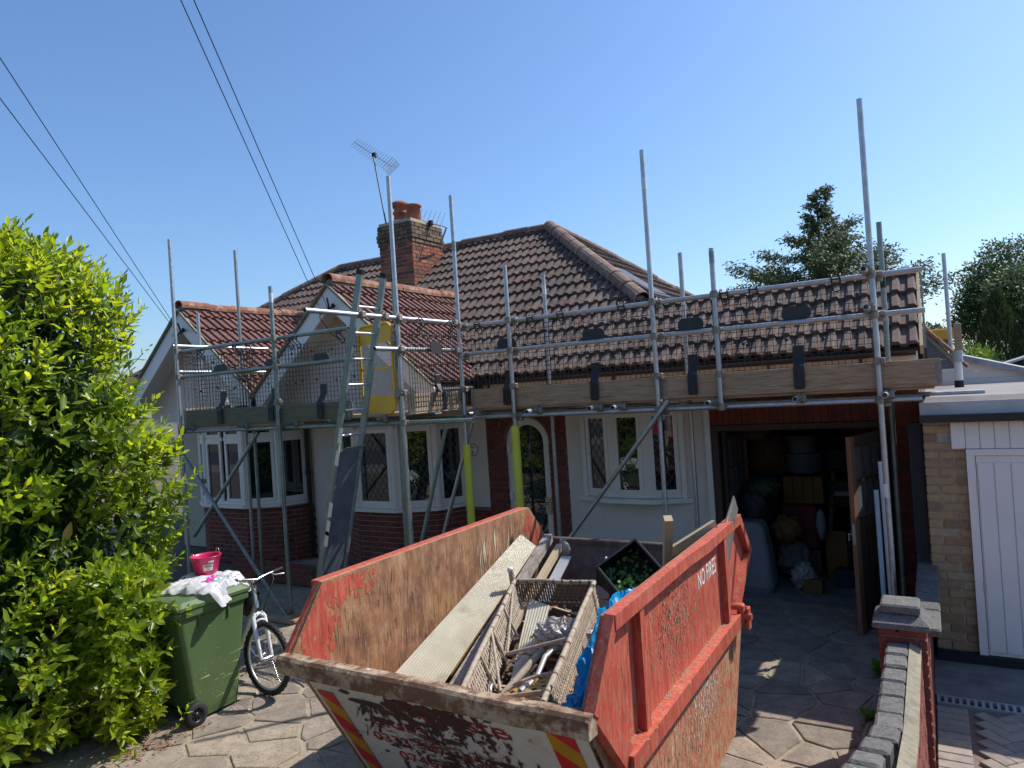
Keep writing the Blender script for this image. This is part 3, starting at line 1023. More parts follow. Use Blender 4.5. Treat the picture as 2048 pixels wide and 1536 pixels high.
def gable(house, roof, cx, zr, sl, yv, y_back, mat, slab, both=True, hw=1.68):
    """front gable: verge boards, infill wall and two slopes with tiles"""
    za = zr-sl*hw
    nl = Vector((1, 0, -sl)).normalized()
    hid = lambda c: c.z < 2.83+.71*(c.y-8)-.12 and c.y > 8.0
    for sg in ((1, -1) if both else (1,)):
        up = Vector((-sg, 0, sl))
        u = Vector((0, sg, 0))
        o = Vector((cx+sg*hw, yv if sg > 0 else y_back, za))
        poly = [(cx+sg*hw, yv), (cx+sg*hw, y_back), (cx, y_back), (cx, yv)]
        pts, n = roof.slope(o, u, up, poly, mat, hid if sg > 0 else (lambda c: hid(c)), a0=0)
        # trim the slab where it has gone under the main roof
        yf = lambda z: 8+(z-2.83)/.71
        slab.prism([p-n*.004 for p in (Vector((cx+sg*hw, yv+.02, za)), Vector((cx+sg*hw, min(y_back, yf(za)+.4), za)), Vector((cx, min(y_back, yf(zr)+.4), zr)), Vector((cx, yv+.02, zr)))], -n*.045)
    vb = MB()
    for sg in (1, -1):
        w = .22
        a = Vector((cx, yv, zr-.02)); b = Vector((cx+sg*(hw+.03), yv, za-.045))
        dv = Vector((0, 0, -w/ math.cos(math.atan(sl))*.98))
        vb.prism([a, b, b+dv, a+dv], (0, .03, 0))
    vb.build("bargeboard", "white_paint", house)
    cap = MB()
    for sg in (1, -1):
        cap.bar((cx, yv-.012, zr+.015), (cx+sg*(hw+.02), yv-.012, za+.0), .03, .06, up=(0, 1, 0))
    cap.build("verge", "flaunching", house)
    inf = MB()
    inf.prism([(cx-hw+.1, yv+.42, 2.42), (cx+hw-.1, yv+.42, 2.42), (cx+hw-.1, yv+.42, za+.0), (cx, yv+.42, zr-.1), (cx-hw+.1, yv+.42, za)], (0, .1, 0))
    inf.build("gable_wall", "white_render" if mat != "x" else mat, house)
    sof = MB()
    for sg in (1, -1):
        a = Vector((cx, yv+.03, zr-.09)); b = Vector((cx+sg*(hw), yv+.03, za-.09))
        sof.prism([a, b, b+Vector((0, .4, 0)), a+Vector((0, .4, 0))], (0, 0, -.02))
    sof.build("soffit", "white_paint", house)
    fl_ = MB().box(cx-hw+.1, cx+hw-.1, yv+.42, YW, 2.38, 2.42)
    fl_.build("gable_soffit", "white_paint", house)

# right-hand bungalow ------------------------------------------------------
hr = thing("bungalow", "bungalow with white walls, arched brick doorway and open garage behind the scaffolding", "house", (-4.5, YW, 0))
wall = MB()
wall.box(-8.97, -8.05, YW, YW+.2, 0, 2.62).box(-8.05, -5.85, YW+.21, YW+.3, 2.2, 2.62).box(-5.85, -5.46, YW, YW+.2, .95, 2.62)
wall.box(-8.05, -5.85, YW, YW+.2, 2.3, 2.62)
wall.box(-4.19, -3.93, YW, YW+.2, 0, 2.62).box(-2.6, -2.28, YW, YW+.2, 0, 2.62).box(-3.93, -2.6, YW, YW+.2, 0, 1.1).box(-3.93, -2.6, YW, YW+.2, 2.28, 2.62)
wall.box(-5.458, -4.192, YW+.02, YW+.2, 2.4, 2.62)
wall.box(-4.19, -4.18, YW+.21, YW+.22, 0, 2.6)
wall.build("wall", "white_render", hr)
MB().box(-2.34, -2.275, YW-.035, YW-.002, 0, 2.6).build("corner_post", "white_paint", hr)
plinth = MB().box(-5.9, -5.46, YW+.012, YW+.2, 0, .95)
plinth.box(-8.97, -8.05, YW-.02+.03, YW+.0, 0, .01)
plinth.build("plinth_core", "dark_mortar", hr)
br = Budget(hr, "brick", 300)
bay_r_cx = -6.95
# doorway: brick surround with arch, recessed white door
DX0, DX1, DS = -5.16, -4.47, 1.86
def arch_keep(a, z, l):
    x = -5.455+a
    cx, r = (DX0+DX1)/2, (DX1-DX0)/2+.02
    if x+l/2 < DX0-.015 or x-l/2 > DX1+.015:
        return True
    if z < DS:
        return False
    return math.hypot(x-cx, z-DS) > r+.15
brick_field(br, (-5.455, YW-.003, 0), (1, 0, 0), (0, -1, 0), DX0+5.455, DS, "red_brick", d=.05, order=-1, bl=.24, bh=.066)
brick_field(br, (DX1, YW-.003, 0), (1, 0, 0), (0, -1, 0), -4.195-DX1, DS, "red_brick", d=.05, order=-1, bl=.24, bh=.066)
brick_field(br, (-5.455, YW-.003, 24*.077+.002), (1, 0, 0), (0, -1, 0), 1.26, .6, "red_brick", keep=lambda a, z, l: arch_keep(a, z+24*.077, l), d=.05, order=-1, bl=.12, bh=.066)
cx = (DX0+DX1)/2
for i in range(17):                                # arch voussoirs
    a = math.pi*(i+.5)/17
    r = (DX1-DX0)/2+.08
    p = Vector((cx+math.cos(a)*r, YW-.006, DS+math.sin(a)*r))
    m = Matrix.Translation(p) @ Matrix.Rotation(-a+math.pi/2, 4, 'Y') @ Matrix(((-1, 0, 0, 0), (0, -1, 0, 0), (0, 0, 1, -.055), (0, 0, 0, 1)))
    br.put(brick_mesh(.066, .11, .05, "red_brick"), m, "red_brick")
sur = MB()
for x0, x1 in ((-5.455, DX0), (DX1, -4.192)):
    sur.box(x0, x1, YW+.01, YW+.2, 0, 2.4)
arc = [(cx+math.cos(math.pi*i/16)*(DX1-DX0)/2, YW+.01, DS+math.sin(math.pi*i/16)*(DX1-DX0)/2) for i in range(17)]
sur.prism(arc+[(DX0, YW+.01, 2.4), (DX1, YW+.01, 2.4)], (0, .19, 0))
sur.build("porch_core", "dark_mortar", hr)
door = MB()
def arch_path(r, x_in, y):
    pts = [(cx+r, y, .06)]
    pts += [(cx+math.cos(math.pi*i/14)*r, y, DS+math.sin(math.pi*i/14)*r) for i in range(15)]
    return pts+[(cx-r, y, .06)]
ro = (DX1-DX0)/2-.004
ou, inn = arch_path(ro, 0, YW+.05), arch_path(ro-.1, 0, YW+.05)
for i in range(len(ou)-1):
    q = [Vector(ou[i]), Vector(ou[i+1]), Vector(inn[i+1]), Vector(inn[i])]
    door.prism(q, (0, .06, 0))
door.box(cx-ro, cx+ro, YW+.045, YW+.115, .0, .16)
dobj = door.build("front_door", "upvc", hr)
gl = MB()
gl.prism([Vector(p)+Vector((0, .025, 0)) for p in inn], (0, .02, 0))
gl.build("pane", "window_glass", dobj)
ld = MB()
diamonds(ld, (cx-ro+.1, YW+.07, 0), (1, 0, 0), (0, -1, 0), 0, 2*(ro-.1), .2, DS+.15, sx=.12, sz=.19)
ld.build("lead", "lead_strip", dobj)
hd = MB().box(cx+ro-.115, cx+ro-.03, YW+.03, YW+.048, .88, 1.1)
hd.tube([(cx+ro-.06, YW+.03, 1.02), (cx+ro-.06, YW-.005, 1.02), (cx+ro-.19, YW-.005, 1.02)], .011, 8)
hd.build("handle", "chrome", dobj)
hg = MB()
for z in (.42, 1.05, 1.72):
    hg.bbox(cx-ro+.01, cx-ro+.07, YW+.022, YW+.048, z, z+.12, .004)
hg.build("hinge", "upvc", dobj)
# bow window
BX = [(-3.93, YW-.02), (-3.5, YW-.15), (-3.04, YW-.17), (-2.62, YW-.03)]
for i in range(3):
    facet_window(hr, BX[i], BX[i+1], 1.16, 2.26, 1, True, 0)
sl = MB()
sl.prism([(-4.05, YW-.03, 1.1), (-3.55, YW-.24, 1.1), (-3.0, YW-.26, 1.1), (-2.52, YW-.05, 1.1), (-2.52, YW+.01, 1.1), (-4.05, YW+.01, 1.1)], (0, 0, .055))
sl.build("window_sill", "white_paint", hr)
MB().prism([(BX[0][0], BX[0][1], 2.262), *[(x, y, 2.262) for x, y in BX[1:]], (-2.62, YW, 2.262), (-3.93, YW, 2.262)], (0, 0, .34)).build("bow_head", "white_render", hr)
MB().box(-2.65, -2.59, YW-.06, YW+.1, 1.14, 2.3).build("window_reveal", "upvc", hr)
MB().box(-3.96, -3.9, YW-.05, YW+.1, 1.14, 2.3).build("window_reveal", "upvc", hr)
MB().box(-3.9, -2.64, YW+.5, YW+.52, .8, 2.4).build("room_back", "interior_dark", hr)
MB().prism([(-3.87, YW-.02, 1.157), (-3.5, YW-.12, 1.157), (-3.04, YW-.14, 1.157), (-2.66, YW-.02, 1.157), (-2.66, YW+.2, 1.157), (-3.87, YW+.2, 1.157)], (0, 0, .002)).build("inner_sill", "white_paint", hr)
# garage front: pier, soldier course, timber frame
brick_field(br, (-.335, YW-.004, 0), (1, 0, 0), (0, -1, 0), .225, 2.5, "red_brick", d=.06)
brick_field(br, (-.108, YW-.002, 0), (0, 1, 0), (1, 0, 0), .12, 2.5, "orange_brick", d=.06, order=-1)  # end face coloured orange to read as sunlit beside the red front
sm = brick_mesh(.066, .215, .06, "red_brick")
for i in range(25):
    x = -2.24+i*.0765
    br.put(sm, Matrix(((-1, 0, 0, x), (0, -1, 0, YW-.004), (0, 0, 1, 2.02), (0, 0, 0, 1))), "red_brick")
brick_field(br, (-2.27, YW-.004, 2.245), (1, 0, 0), (0, -1, 0), 1.935, .3, "red_brick", d=.06)
bay(hr, br, bay_r_cx, 1.12, .72, 1.02, 2.2, True, None, 0, panes=(1, 1, 1, 1, 1), mid=.36)
brick_field(br, (-5.83, YW-.003, 0), (1, 0, 0), (0, -1, 0), .37, .95, "red_brick", d=.05, order=-1)
br.done()
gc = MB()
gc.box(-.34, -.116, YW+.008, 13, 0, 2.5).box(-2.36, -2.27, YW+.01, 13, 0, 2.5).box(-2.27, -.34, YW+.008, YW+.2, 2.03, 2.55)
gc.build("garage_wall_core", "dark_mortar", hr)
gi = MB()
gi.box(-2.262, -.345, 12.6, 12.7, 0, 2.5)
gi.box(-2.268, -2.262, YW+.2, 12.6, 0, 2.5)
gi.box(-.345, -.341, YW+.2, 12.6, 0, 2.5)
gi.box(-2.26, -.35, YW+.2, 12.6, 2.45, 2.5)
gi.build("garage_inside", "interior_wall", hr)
structure(MB().box(-2.26, -.35, YW-.04, 12.6, -.1, .012).build("garage_floor", "concrete"))
gf = MB()
gf.box(-2.268, -2.19, YW-.02, YW+.08, .012, 2.015).box(-.42, -.342, YW-.02, YW+.08, .012, 2.015).box(-2.268, -.342, YW-.025, YW+.08, 1.95, 2.016)
gf.build("garage_door_frame", "door_wood", hr)

def garage_leaf(hx, hy, ang, W, zt, sg, lock=True):
    """side-hung garage leaf: rails, stiles, glazed-over upper panels, boarded lower panel, hung at (hx, hy)"""
    u = Vector((math.cos(ang), math.sin(ang), 0))
    m = Matrix(((u.x, -u.y, 0, hx), (u.y, u.x, 0, hy), (0, 0, 1, .03), (0, 0, 0, 1)))
    t = .045
    H_ = zt-.03
    st = MB()
    st.bbox(0, .09, -t/2, t/2, 0, H_, .004, m)
    st.bbox(.091, W-.092, -t/2, t/2, H_-.1, H_, .004, m).bbox(.091, W-.092, -t/2, t/2, .0, .16, .004, m).bbox(.091, W-.092, -t/2, t/2, .98, 1.1, .004, m)
    l = st.build("garage_door", "door_wood", hr)
    MB().bbox(W-.09, W, -t/2, t/2, 0, H_, .004, m).build("stile", "door_wood_edge", l)
    n = max(3, int((W-.18)/.11))
    for i in range(n):
        a, b = .092+(W-.185)*i/n, .092+(W-.185)*(i+1)/n
        MB().bbox(a+.002, b-.002, -.012, .012, .161, .979, .004, m).build("board", "door_wood", l)
    g3 = MB()
    for i in range(1, 4):
        a = .09+(W-.18)*i/4
        g3.box(a-.012, a+.012, -.02, .02, 1.101, H_-.101, m)
    g3.box(.092, W-.093, -.019, .019, 1.45, 1.475, m)
    g3.build("glazing_bar", "door_wood", l)
    MB().box(.092, W-.093, -.006, .006, 1.101, H_-.101, m).build("obscured_pane", "blackboard_grey", l)
    if lock:
        k = MB().bbox(W-.004, W+.006, -.014, .014, .86, 1.06, .003, m)
        k.tube([m @ Vector((W-.05, sg*.03, .95)), m @ Vector((W-.05, sg*.07, .95)), m @ Vector((W-.05, sg*.07, .88))], .009, 8)
        k.build("lock_plate", "aluminium", l)
    return l
garage_leaf(-.425, YW-.05, R(-109), .9, 1.93, -1)
garage_leaf(-2.16, YW+.1, R(86), .88, 1.93, 1, False)
# roof of the right-hand house
rf = Roof(hr)
slab = MB()
def under_gable(c):
    for gx, hw in ((-6.97, 1.7), (-10.27, 1.7)):
        if abs(c.x-gx) < hw and c.z < 4.18-.87*abs(c.x-gx)-.13:
            return True
    return False
upm = Vector((0, 1, .71))
for poly in ([(-3.34, 7.9), (-.06, 7.9), (-.06, 9.06), (-3.34, 9.06)], [(-8.75, 7.9), (-3.34, 7.9), (-3.34, 9.2), (-6.0, 11.86), (-8.75, 11.86)]):
    pts, n = rf.slope((-8.75, 7.9, 2.83-.071), (1, 0, 0), upm, poly, "tile_brown", under_gable)
    slab.prism([p-n*.004 for p in pts], -n*.045)
pts, n = rf.slope((-2.1, 7.96, 2.81), (0, 1, 0), (-1, 0, .71), [(-6, 11.86), (-3.34, 9.2), (-2.2, 9.4), (-2.2, 15.66)], "tile_brown")
slab.prism([p-n*.004 for p in pts], -n*.045)
slab.prism([(-3.4, 9.08, 3.58), (-.06, 9.08, 3.58), (-.06, 10.6, 2.6), (-3.4, 10.6, 2.6)], (0, 0, -.05))
slab.prism([(-11.4, 11.86, 5.56), (-6, 11.86, 5.56), (-2.2, 15.7, 2.76), (-15.2, 15.7, 2.76)], (0, 0, -.05))
gable(hr, rf, -6.97, 4.18, .87, 6.95, 10.1, "tile_red", slab)
slab.build("roof_deck", "roof_felt", hr)
rf.done()
ridge_run(hr, (-8.0, 11.86, 5.62), (-6.0, 11.86, 5.62), "ridge_brown")
ridge_run(hr, (-3.3, 9.16, 3.71), (-6.02, 11.86, 5.64), "ridge_brown", r=.13)
ridge_run(hr, (-2.2, 15.66, 2.84), (-5.98, 11.88, 5.62), "ridge_brown")
ridge_run(hr, (-6.97, 6.94, 4.24), (-6.97, 9.95, 4.24), "ridge_red")
ridge_run(hr, (-.06, 9.1, 3.60), (-3.35, 9.1, 3.60), "ridge_brown", r=.07)
vg = MB()
vg.bar((-.05, 7.86, 2.73), (-.05, 9.1, 3.61), .03, .1, up=(0, 0, 1))
vg.build("verge_board", "pale_wood", hr)
va = MB()
va.bar((-.02, 7.9, 2.68), (-.02, 9.1, 3.53), .02, .16)
va.bar((-.02, 9.1, 3.53), (-.02, 10.5, 2.6), .02, .16)
va.build("dark_verge_board", "black_plastic", hr)  # black board under the pale verge strip
ge = MB().prism([(-.11, YW, 2.45), (-.11, 10.4, 2.45), (-.11, 9.2, 3.5)], (-.1, 0, 0))
ge.build("garage_gable", "slate_board", hr)
gt = MB()
for (xa, xb) in ((-5.25, -.1),):
    n_ = 40
    pr_ = [(math.cos(a), math.sin(a)) for a in [math.pi+math.pi*i/8 for i in range(9)]]
    vs = []
    for x in (xa, xb):
        vs += [(x, 7.86+c*.055, 2.735+s_*.055) for c, s_ in pr_]+[(x, 7.86+c*.048, 2.735+s_*.048) for c, s_ in pr_[::-1]]
    k = 18
    gt.add(vs, [(i, (i+1) % k, k+(i+1) % k, k+i) for i in range(k)]+[tuple(range(k))[::-1], tuple(range(k, 2*k))])
gt.build("gutter", "gutter_black", hr)
gb = MB()
x = -5.1
while x < -.2:
    gb.prism([(x, 7.905, 2.73), (x, 7.905, 2.63), (x, 7.95, 2.63), (x, 7.95, 2.73)], (.02, 0, 0))
    x += .9
gb.prism([(-5.28, 7.82, 2.66), (-5.16, 7.82, 2.66), (-5.2, 7.82, 2.54), (-5.24, 7.82, 2.54)], (0, .08, 0))
gb.build("gutter_bracket", "gutter_black", hr)
MB().box(-5.25, -.1, 7.94, 7.97, 2.45, 2.75).build("fascia", "fascia_cream", hr)
MB().box(-5.25, -.1, 7.97, YW, 2.45, 2.47).build("eaves_soffit", "fascia_cream", hr)
gs = MB().tube([(-5.27, 6.98, 2.64), (-5.27, 7.9, 2.64)], .05, 10)
gs.build("gutter", "gutter_black", hr)
rl = MB()
m = frame((-3.95, 10.6, 4.11), (0, 1, 0), (-1, 0, .71))
rl.bbox(-.45, .45, -.5, .5, .02, .11, .01, m)
rlo = rl.build("rooflight", "black_plastic", hr)
MB().box(-.38, .38, -.43, .43, .111, .118, m).build("pane", "glass_roof", rlo)
# house number plate
np_ = MB().lathe((-5.7, YW-.001, 1.77), [(0, .012), (.09, .012), (.094, .006), (.094, 0)], 28, axis=(0, -1, 0)).build("number_plate", "white_paint", hr)
MB().ring((-5.7, YW-.013, 1.77), (0, -1, 0), .085, .005, 32, 6).build("plate_ring", "letter_black", np_)
text("lettering", "No-", .062, "letter_black", frame((-5.7, YW-.0135, 1.79), (1, 0, 0), (0, 0, 1)), np_, align='CENTER')
text("lettering", "6", .08, "letter_black", frame((-5.7, YW-.0135, 1.715), (1, 0, 0), (0, 0, 1)), np_, align='CENTER')
dp = thing("downpipe", "black cast downpipe between the cream and the white wall of the two bungalows", "pipe", (-9.0, YW-.08, 0))
MB().tube([(-9.0, YW-.07, .05), (-9.0, YW-.07, 2.5)], .038, 10).build("pipe", "black_plastic", dp)
cb = MB()
for z in (.5, 1.4, 2.2):
    cb.tube([(-9.0, YW-.07, z), (-9.0, YW-.07, z+.09)], .048, 10)
cb.build("collar", "black_plastic", dp)

# left-hand bungalow --------------------------------------------------------
hl = thing("bungalow", "neighbouring bungalow half hidden by the hedge, with cream pebbledash and a red brick bay", "house", (-11, YW, 0))
wl = MB()
wl.box(-9.16, -9.04, YW+.01, YW+.2, 0, 2.62).box(-12.6, -11.5, YW, YW+.2, .0, 2.62).box(-11.5, -9.15, YW, YW+.2, 2.3, 2.62).box(-9.25, -9.16, YW+.01, YW+.2, .95, 2.62)
wl.build("wall", "cream_pebbledash", hl)
bl_ = Budget(hl, "brick", 300)
bay(hl, bl_, -10.3, 1.22, .72, .98, 2.32, False, None, .24, panes=(1, 1, 2, 1, 1), wallmat="cream_pebbledash", mid=.5)
MB().box(-9.16, -9.05, YW+.0, YW+.01, .95, 2.62).build("wall_return", "cream_pebbledash", hl)
brick_field(bl_, (-9.14, YW-.003, 0), (1, 0, 0), (0, -1, 0), .14, .95, "red_brick", d=.05, order=-1)
# chimney on the party wall
ch = MB().box(-9.1, -8.3, 10.55, 11.5, 4.2, 6.0)
cho = ch.build("chimney", "mortar", hl)
zc = 4.55
def sooty(z):
    return z > 5.58
for r in range(18):
    z = zc+r*.0765
    e = .035 if r in (14, 15) else (.018 if r in (13, 16, 17) else 0)
    mt = "sooty_brick" if r >= 13 else "orange_brick"
    for (o, u, n, L) in (((-9.108-e, 10.542-e, z), (1, 0, 0), (0, -1, 0), .816+2*e), ((-8.292+e, 10.542-e, z), (0, 1, 0), (1, 0, 0), .96+2*e)):
        brick_field(bl_, o, u, n, L, .0765, mt, d=.06, shift=r, bh=.066, proud=.005)
bl_.done()
fc = MB()
fc.hexa([(-9.13, 10.52, 5.93), (-8.27, 10.52, 5.93), (-8.27, 11.53, 5.93), (-9.13, 11.53, 5.93), (-8.95, 10.75, 6.08), (-8.45, 10.75, 6.08), (-8.45, 11.3, 6.08), (-8.95, 11.3, 6.08)])
fc.build("flaunching", "flaunching", cho)
pt = MB()
pt.lathe((-8.45, 10.85, 6.0), [(.13, 0), (.15, .06), (.135, .26), (.16, .27), (.165, .31), (.15, .32), (.12, .3), (.1, .05)], 20)
pt.build("chimney_pot", "terracotta", cho)
pt = MB()
pt.lathe((-8.86, 10.95, 6.02), [(.12, 0), (.14, .05), (.125, .2), (.15, .21), (.15, .25), (.125, .26), (.125, .34), (.19, .36), (.19, .40), (.18, .42), (.12, .46), (.02, .48)], 20)
pt.build("chimney_pot", "terracotta", cho)
fls = MB().prism([(-9.14, 10.5, 4.5), (-8.26, 10.5, 4.5), (-8.26, 10.36, 4.44), (-9.14, 10.36, 4.44)], (0, 0, .012))
fls.hexa([(-9.13, 10.525, 4.5), (-8.27, 10.525, 4.5), (-8.27, 10.54, 4.5), (-9.13, 10.54, 4.5), (-9.13, 10.525, 4.72), (-8.27, 10.525, 4.72), (-8.27, 10.54, 4.72), (-9.13, 10.54, 4.72)])
fls.prism([(-8.28, 10.5, 4.53), (-8.28, 11.5, 5.3), (-8.28, 11.5, 5.4), (-8.28, 10.5, 4.65)], (.008, 0, 0))
fls.prism([(-8.27, 10.5, 4.57), (-8.27, 11.5, 5.32), (-8.1, 11.5, 5.33), (-8.1, 10.5, 4.58)], (0, 0, .02))
fls.build("flashing", "lead_strip", cho)
rl2 = Roof(hl)
slab = MB()
pts, n = rl2.slope((-8.75, 7.9, 2.83-.071), (1, 0, 0), upm, [(-15.39, 7.9), (-8.75, 7.9), (-8.75, 11.86), (-11.43, 11.86)], "tile_brown", under_gable)
slab.prism([p-n*.004 for p in pts], -n*.045)
slab.prism([(-15.3, 7.96, 2.7), (-11.43, 11.86, 5.55), (-15.3, 15.7, 2.7)], (0, 0, -.05))
gable(hl, rl2, -10.27, 4.2, .87, 6.95, 10.1, "tile_red", slab)
slab.build("roof_deck", "roof_felt", hl)
rl2.done()
ridge_run(hl, (-11.43, 11.86, 5.62), (-8.0, 11.86, 5.62), "ridge_brown")
ridge_run(hl, (-15.3, 7.98, 2.84), (-11.45, 11.84, 5.62), "ridge_brown")
ridge_run(hl, (-10.27, 6.94, 4.26), (-10.27, 9.98, 4.26), "ridge_red")

# neighbour's flat-roofed garage on the right -------------------------------
NY = 7.2
ng = thing("flat_roofed_garage", "neighbour's flat-roofed garage of yellow stock brick with white cladding and door", "garage", (1, NY, 0))
MB().box(-.075, 4, NY+.012, 11.4, 0, 2.1).build("wall_core", "mortar", ng)
sb = Budget(ng, "brick", 300)
brick_field(sb, (-.082, NY, 0), (1, 0, 0), (0, -1, 0), .31, 2.1, "stock_brick", d=.06, keep=lambda a, z, l: not (a > .21 and z > 1.85))
brick_field(sb, (-.083, 11.3, 0), (0, -1, 0), (-1, 0, 0), 4.1, 2.1, "stock_brick", d=.06)
sb.done()
for i in range(14):
    x = .125+i*.105
    MB().bbox(x, x+.102, NY-.035, NY-.003, 1.835, 2.07, .006).build("cladding_board", "cladding_white", ng)
fr = MB()
fr.box(.228, .29, NY-.05, NY+.01, .045, 1.832).box(.2905, 2.5, NY-.05, NY+.01, 1.78, 1.832)
fr.build("door_frame", "cladding_white", ng)
gd = MB().box(.296, 2.4, NY-.03, NY-.012, .045, 1.776).build("garage_door", "cladding_white", ng)
for i in range(9):
    x = .305+i*.118
    MB().bbox(x, x+.11, NY-.043, NY-.0305, .1, 1.72, .006).build("door_panel", "cladding_white", gd)
hgs = MB()
for z in (.6, 1.45):
    hgs.tube([(.293, NY-.052, z), (.293, NY-.052, z+.1)], .006, 6)
hgs.build("hinge", "aluminium", gd)
MB().box(-.083, 4, NY-.1, NY-.002, 0, .07).build("plinth", "matt_black", ng)
rfd = MB().box(-.09, 4.2, NY-.06, 11.4, 2.2, 2.245)
rfd.hexa([(-.09, NY-.06, 2.246), (4.2, NY-.06, 2.246), (4.2, 11.4, 2.246), (-.09, 11.4, 2.246), (-.05, NY+.02, 2.29), (4.2, NY+.02, 2.29), (4.2, 11.4, 2.27), (-.05, 11.4, 2.27)])
rfd.build("flat_roof", "roof_grey", ng)
MB().box(-.095, 4.2, NY-.075, NY-.058, 2.14, 2.25).build("fascia", "fascia_grey", ng)
MB().box(-.1, 4.2, NY-.14, NY-.076, 2.075, 2.139).build("gutter", "gutter_black", ng)
gap = thing("gutter_downpipe", "matt black square downpipe in the gap between red brick pier and yellow brick", "pipe", (-.13, NY+.1, 0))
MB().box(-.2, -.092, NY+.05, NY+.12, 0.9, 2.07).build("pipe", "matt_black", gap)
MB().bbox(-.21, -.088, NY+.04, NY+.13, 1.98, 2.07, .006).build("hopper", "matt_black", gap)
# rear extension of the neighbour: white boards under grey capping, dark boarded gable with tiled verge
ex = thing("rear_extension", "neighbour's low rear extension with white boards under a dark grey capping", "house", (1.5, 11.4, 2.2))
for i in range(4):
    z = 2.25+i*.095
    MB().prism([(.1, 11.4, z), (1.55-i*.3, 11.4, z), (1.55-(i+1)*.3, 11.4, z+.092), (.1, 11.4, z+.092)], (0, .03, 0)).build("cladding_board", "cladding_white", ex)
cp = MB()
cp.hexa([(.36, 11.3, 2.6), (1.6, 11.3, 2.2), (1.6, 11.6, 2.2), (.36, 11.6, 2.6), (.36, 11.3, 2.68), (1.6, 11.3, 2.28), (1.6, 11.6, 2.3), (.36, 11.6, 2.7)])
cp.build("capping", "lead_flashing", ex)
MB().prism([(.06, 11.38, 2.64), (.34, 11.38, 2.64), (.34, 11.38, 2.7), (.06, 11.38, 2.72)], (0, .2, 0)).build("gutter_end", "drain_grey", ex)
bg = thing("boarded_gable", "dark weathered boarded gable with a sloping red tile verge beyond the flat roof", "gable", (0, 10.9, 2.4))
ztop = lambda x: 3.12-(x+.1)*1.28
for i in range(5):
    z0_, z1_ = 2.5+i*.13, 2.5+i*.13+.127
    xr0 = -.1+(3.12-z0_)/1.28
    xr1 = -.1+(3.12-z1_)/1.28
    if xr1 < -.1: break
    MB().prism([(-.3, 10.9, z0_), (xr0, 10.9, z0_), (xr1, 10.9, z1_), (-.3, 10.9, z1_)], (0, .025+.006*(i % 2), 0)).build("weather_board", "slate_board", bg)
ridge_run(bg, (.42, 10.9, 2.5), (-.2, 10.9, 3.28), "ridge_red", r=.045, L=.16, name="verge_tile")
vp = thing("vent_pipe", "grey soil vent pipe with a scaffold tube standing behind it on the flat roof", "pipe", (.3, 10.0, 2.25))
mb = MB().tube([(.3, 10.0, 2.26), (.3, 10.0, 2.36)], .05, 14)
mb.build("collar", "matt_black", vp)
MB().tube([(.3, 10.0, 2.36), (.3, 10.0, 2.62)], .042, 14).build("pipe", "pvc_white", vp)
MB().tube([(.3, 10.0, 2.58), (.3, 10.0, 2.72)], .056, 14).build("socket", "pipe_grey", vp)
# ---------------------------------------------------------------- scaffold
RT = .0245
sc = thing("scaffold", "galvanised tube scaffold with plank toe boards standing along both bungalows", "scaffold", (-4, 6.9, 0))
def tb(name, p, q, mat="galvanised", open_ends=True):
    return MB().tube([p, q], RT, 14, hollow=open_ends).build(name, mat, sc)
_cp = MB()
_cp.tube([(0, 0, -.034), (0, 0, .034)], RT+.011, 12)
_cp.bbox(.024, .062, -.03, .03, -.03, .03, .006)
_cp.tube([(.037, -.055, 0), (.037, .04, 0)], .008, 6).tube([(.037, .025, 0), (.037, .043, 0)], .013, 6)
_cp.bbox(-.012, .02, .024, .042, -.026, .026, .004)
_cp_me = _cp.mesh("coupler", "coupler_steel")
def coupler(p, axis='Z', rot=0):
    m = Matrix.Translation(p) @ Matrix.Rotation(R(rot), 4, 'Z')
    if axis == 'X':
        m = m @ Matrix.Rotation(R(90), 4, 'Y')
    if axis == 'Y':
        m = m @ Matrix.Rotation(R(90), 4, 'X')
    piece("coupler", _cp_me, sc, m)
G, GG = "galvanised", "galvanised_green"
YO, YL, YI = 6.9, 5.87, 7.7
for (x, y, z0, z1, m) in ((-4.80, YO, .02, 4.97, G), (-4.11, YO, .02, 4.03, G), (-2.39, YO, .02, 4.96, G), (-.385, YO, .02, 4.945, G), (-1.755, YO, 2.335, 3.85, G),
                          (-2.305, YI, .02, 4.0, G), (-4.04, YI, .02, 4.0, G), (-.335, YI, .02, 3.99, GG),
                          (-4.885, YL, .02, 4.985, G), (-4.95, YL+.05, .02, 3.85, GG), (-6.845, YL, .04, 4.05, GG), (-8.79, YL, .02, 4.95, G), (-8.85, 6.97, .02, 4.96, G), (-8.85, 6.28, 2.4, 3.96, G),
                          (-8.45, 6.8, .02, 2.4, GG), (-5.74, 6.8, .02, 2.4, GG)):
    dx, dy = random.uniform(-.008, .008), random.uniform(-.006, .006)
    tb("standard", (x+dx, y+dy, z0), (x, y, z1), m)
    if z0 < .1:
        MB().bbox(x-.075, x+.075, y-.075, y+.075, .014, .022, .002).build("base_plate", "coupler_steel", sc)
for (p, q, m) in (((-4.86, YO+.055, 3.39), (-.0, YO+.055, 3.40), G), ((-4.86, YO+.055, 3.06), (-.0, YO+.055, 3.05), G),
                  ((-8.86, YL+.055, 3.41), (-5.655, YL+.055, 3.42), GG), ((-8.86, YL+.055, 3.06), (-5.68, YL+.055, 3.07), GG),
                  ((-4.845, 4.53, 3.445), (-4.845, 6.98, 3.44), G), ((-4.845, 5.435, 3.108), (-4.845, 6.98, 3.11), G),
                  ((-8.8, 5.83, 3.49), (-8.8, 7.42, 3.475), G), ((-8.8, 5.9, 3.135), (-8.8, 7.35, 3.115), G)):
    tb("guard_rail", p, q, m)
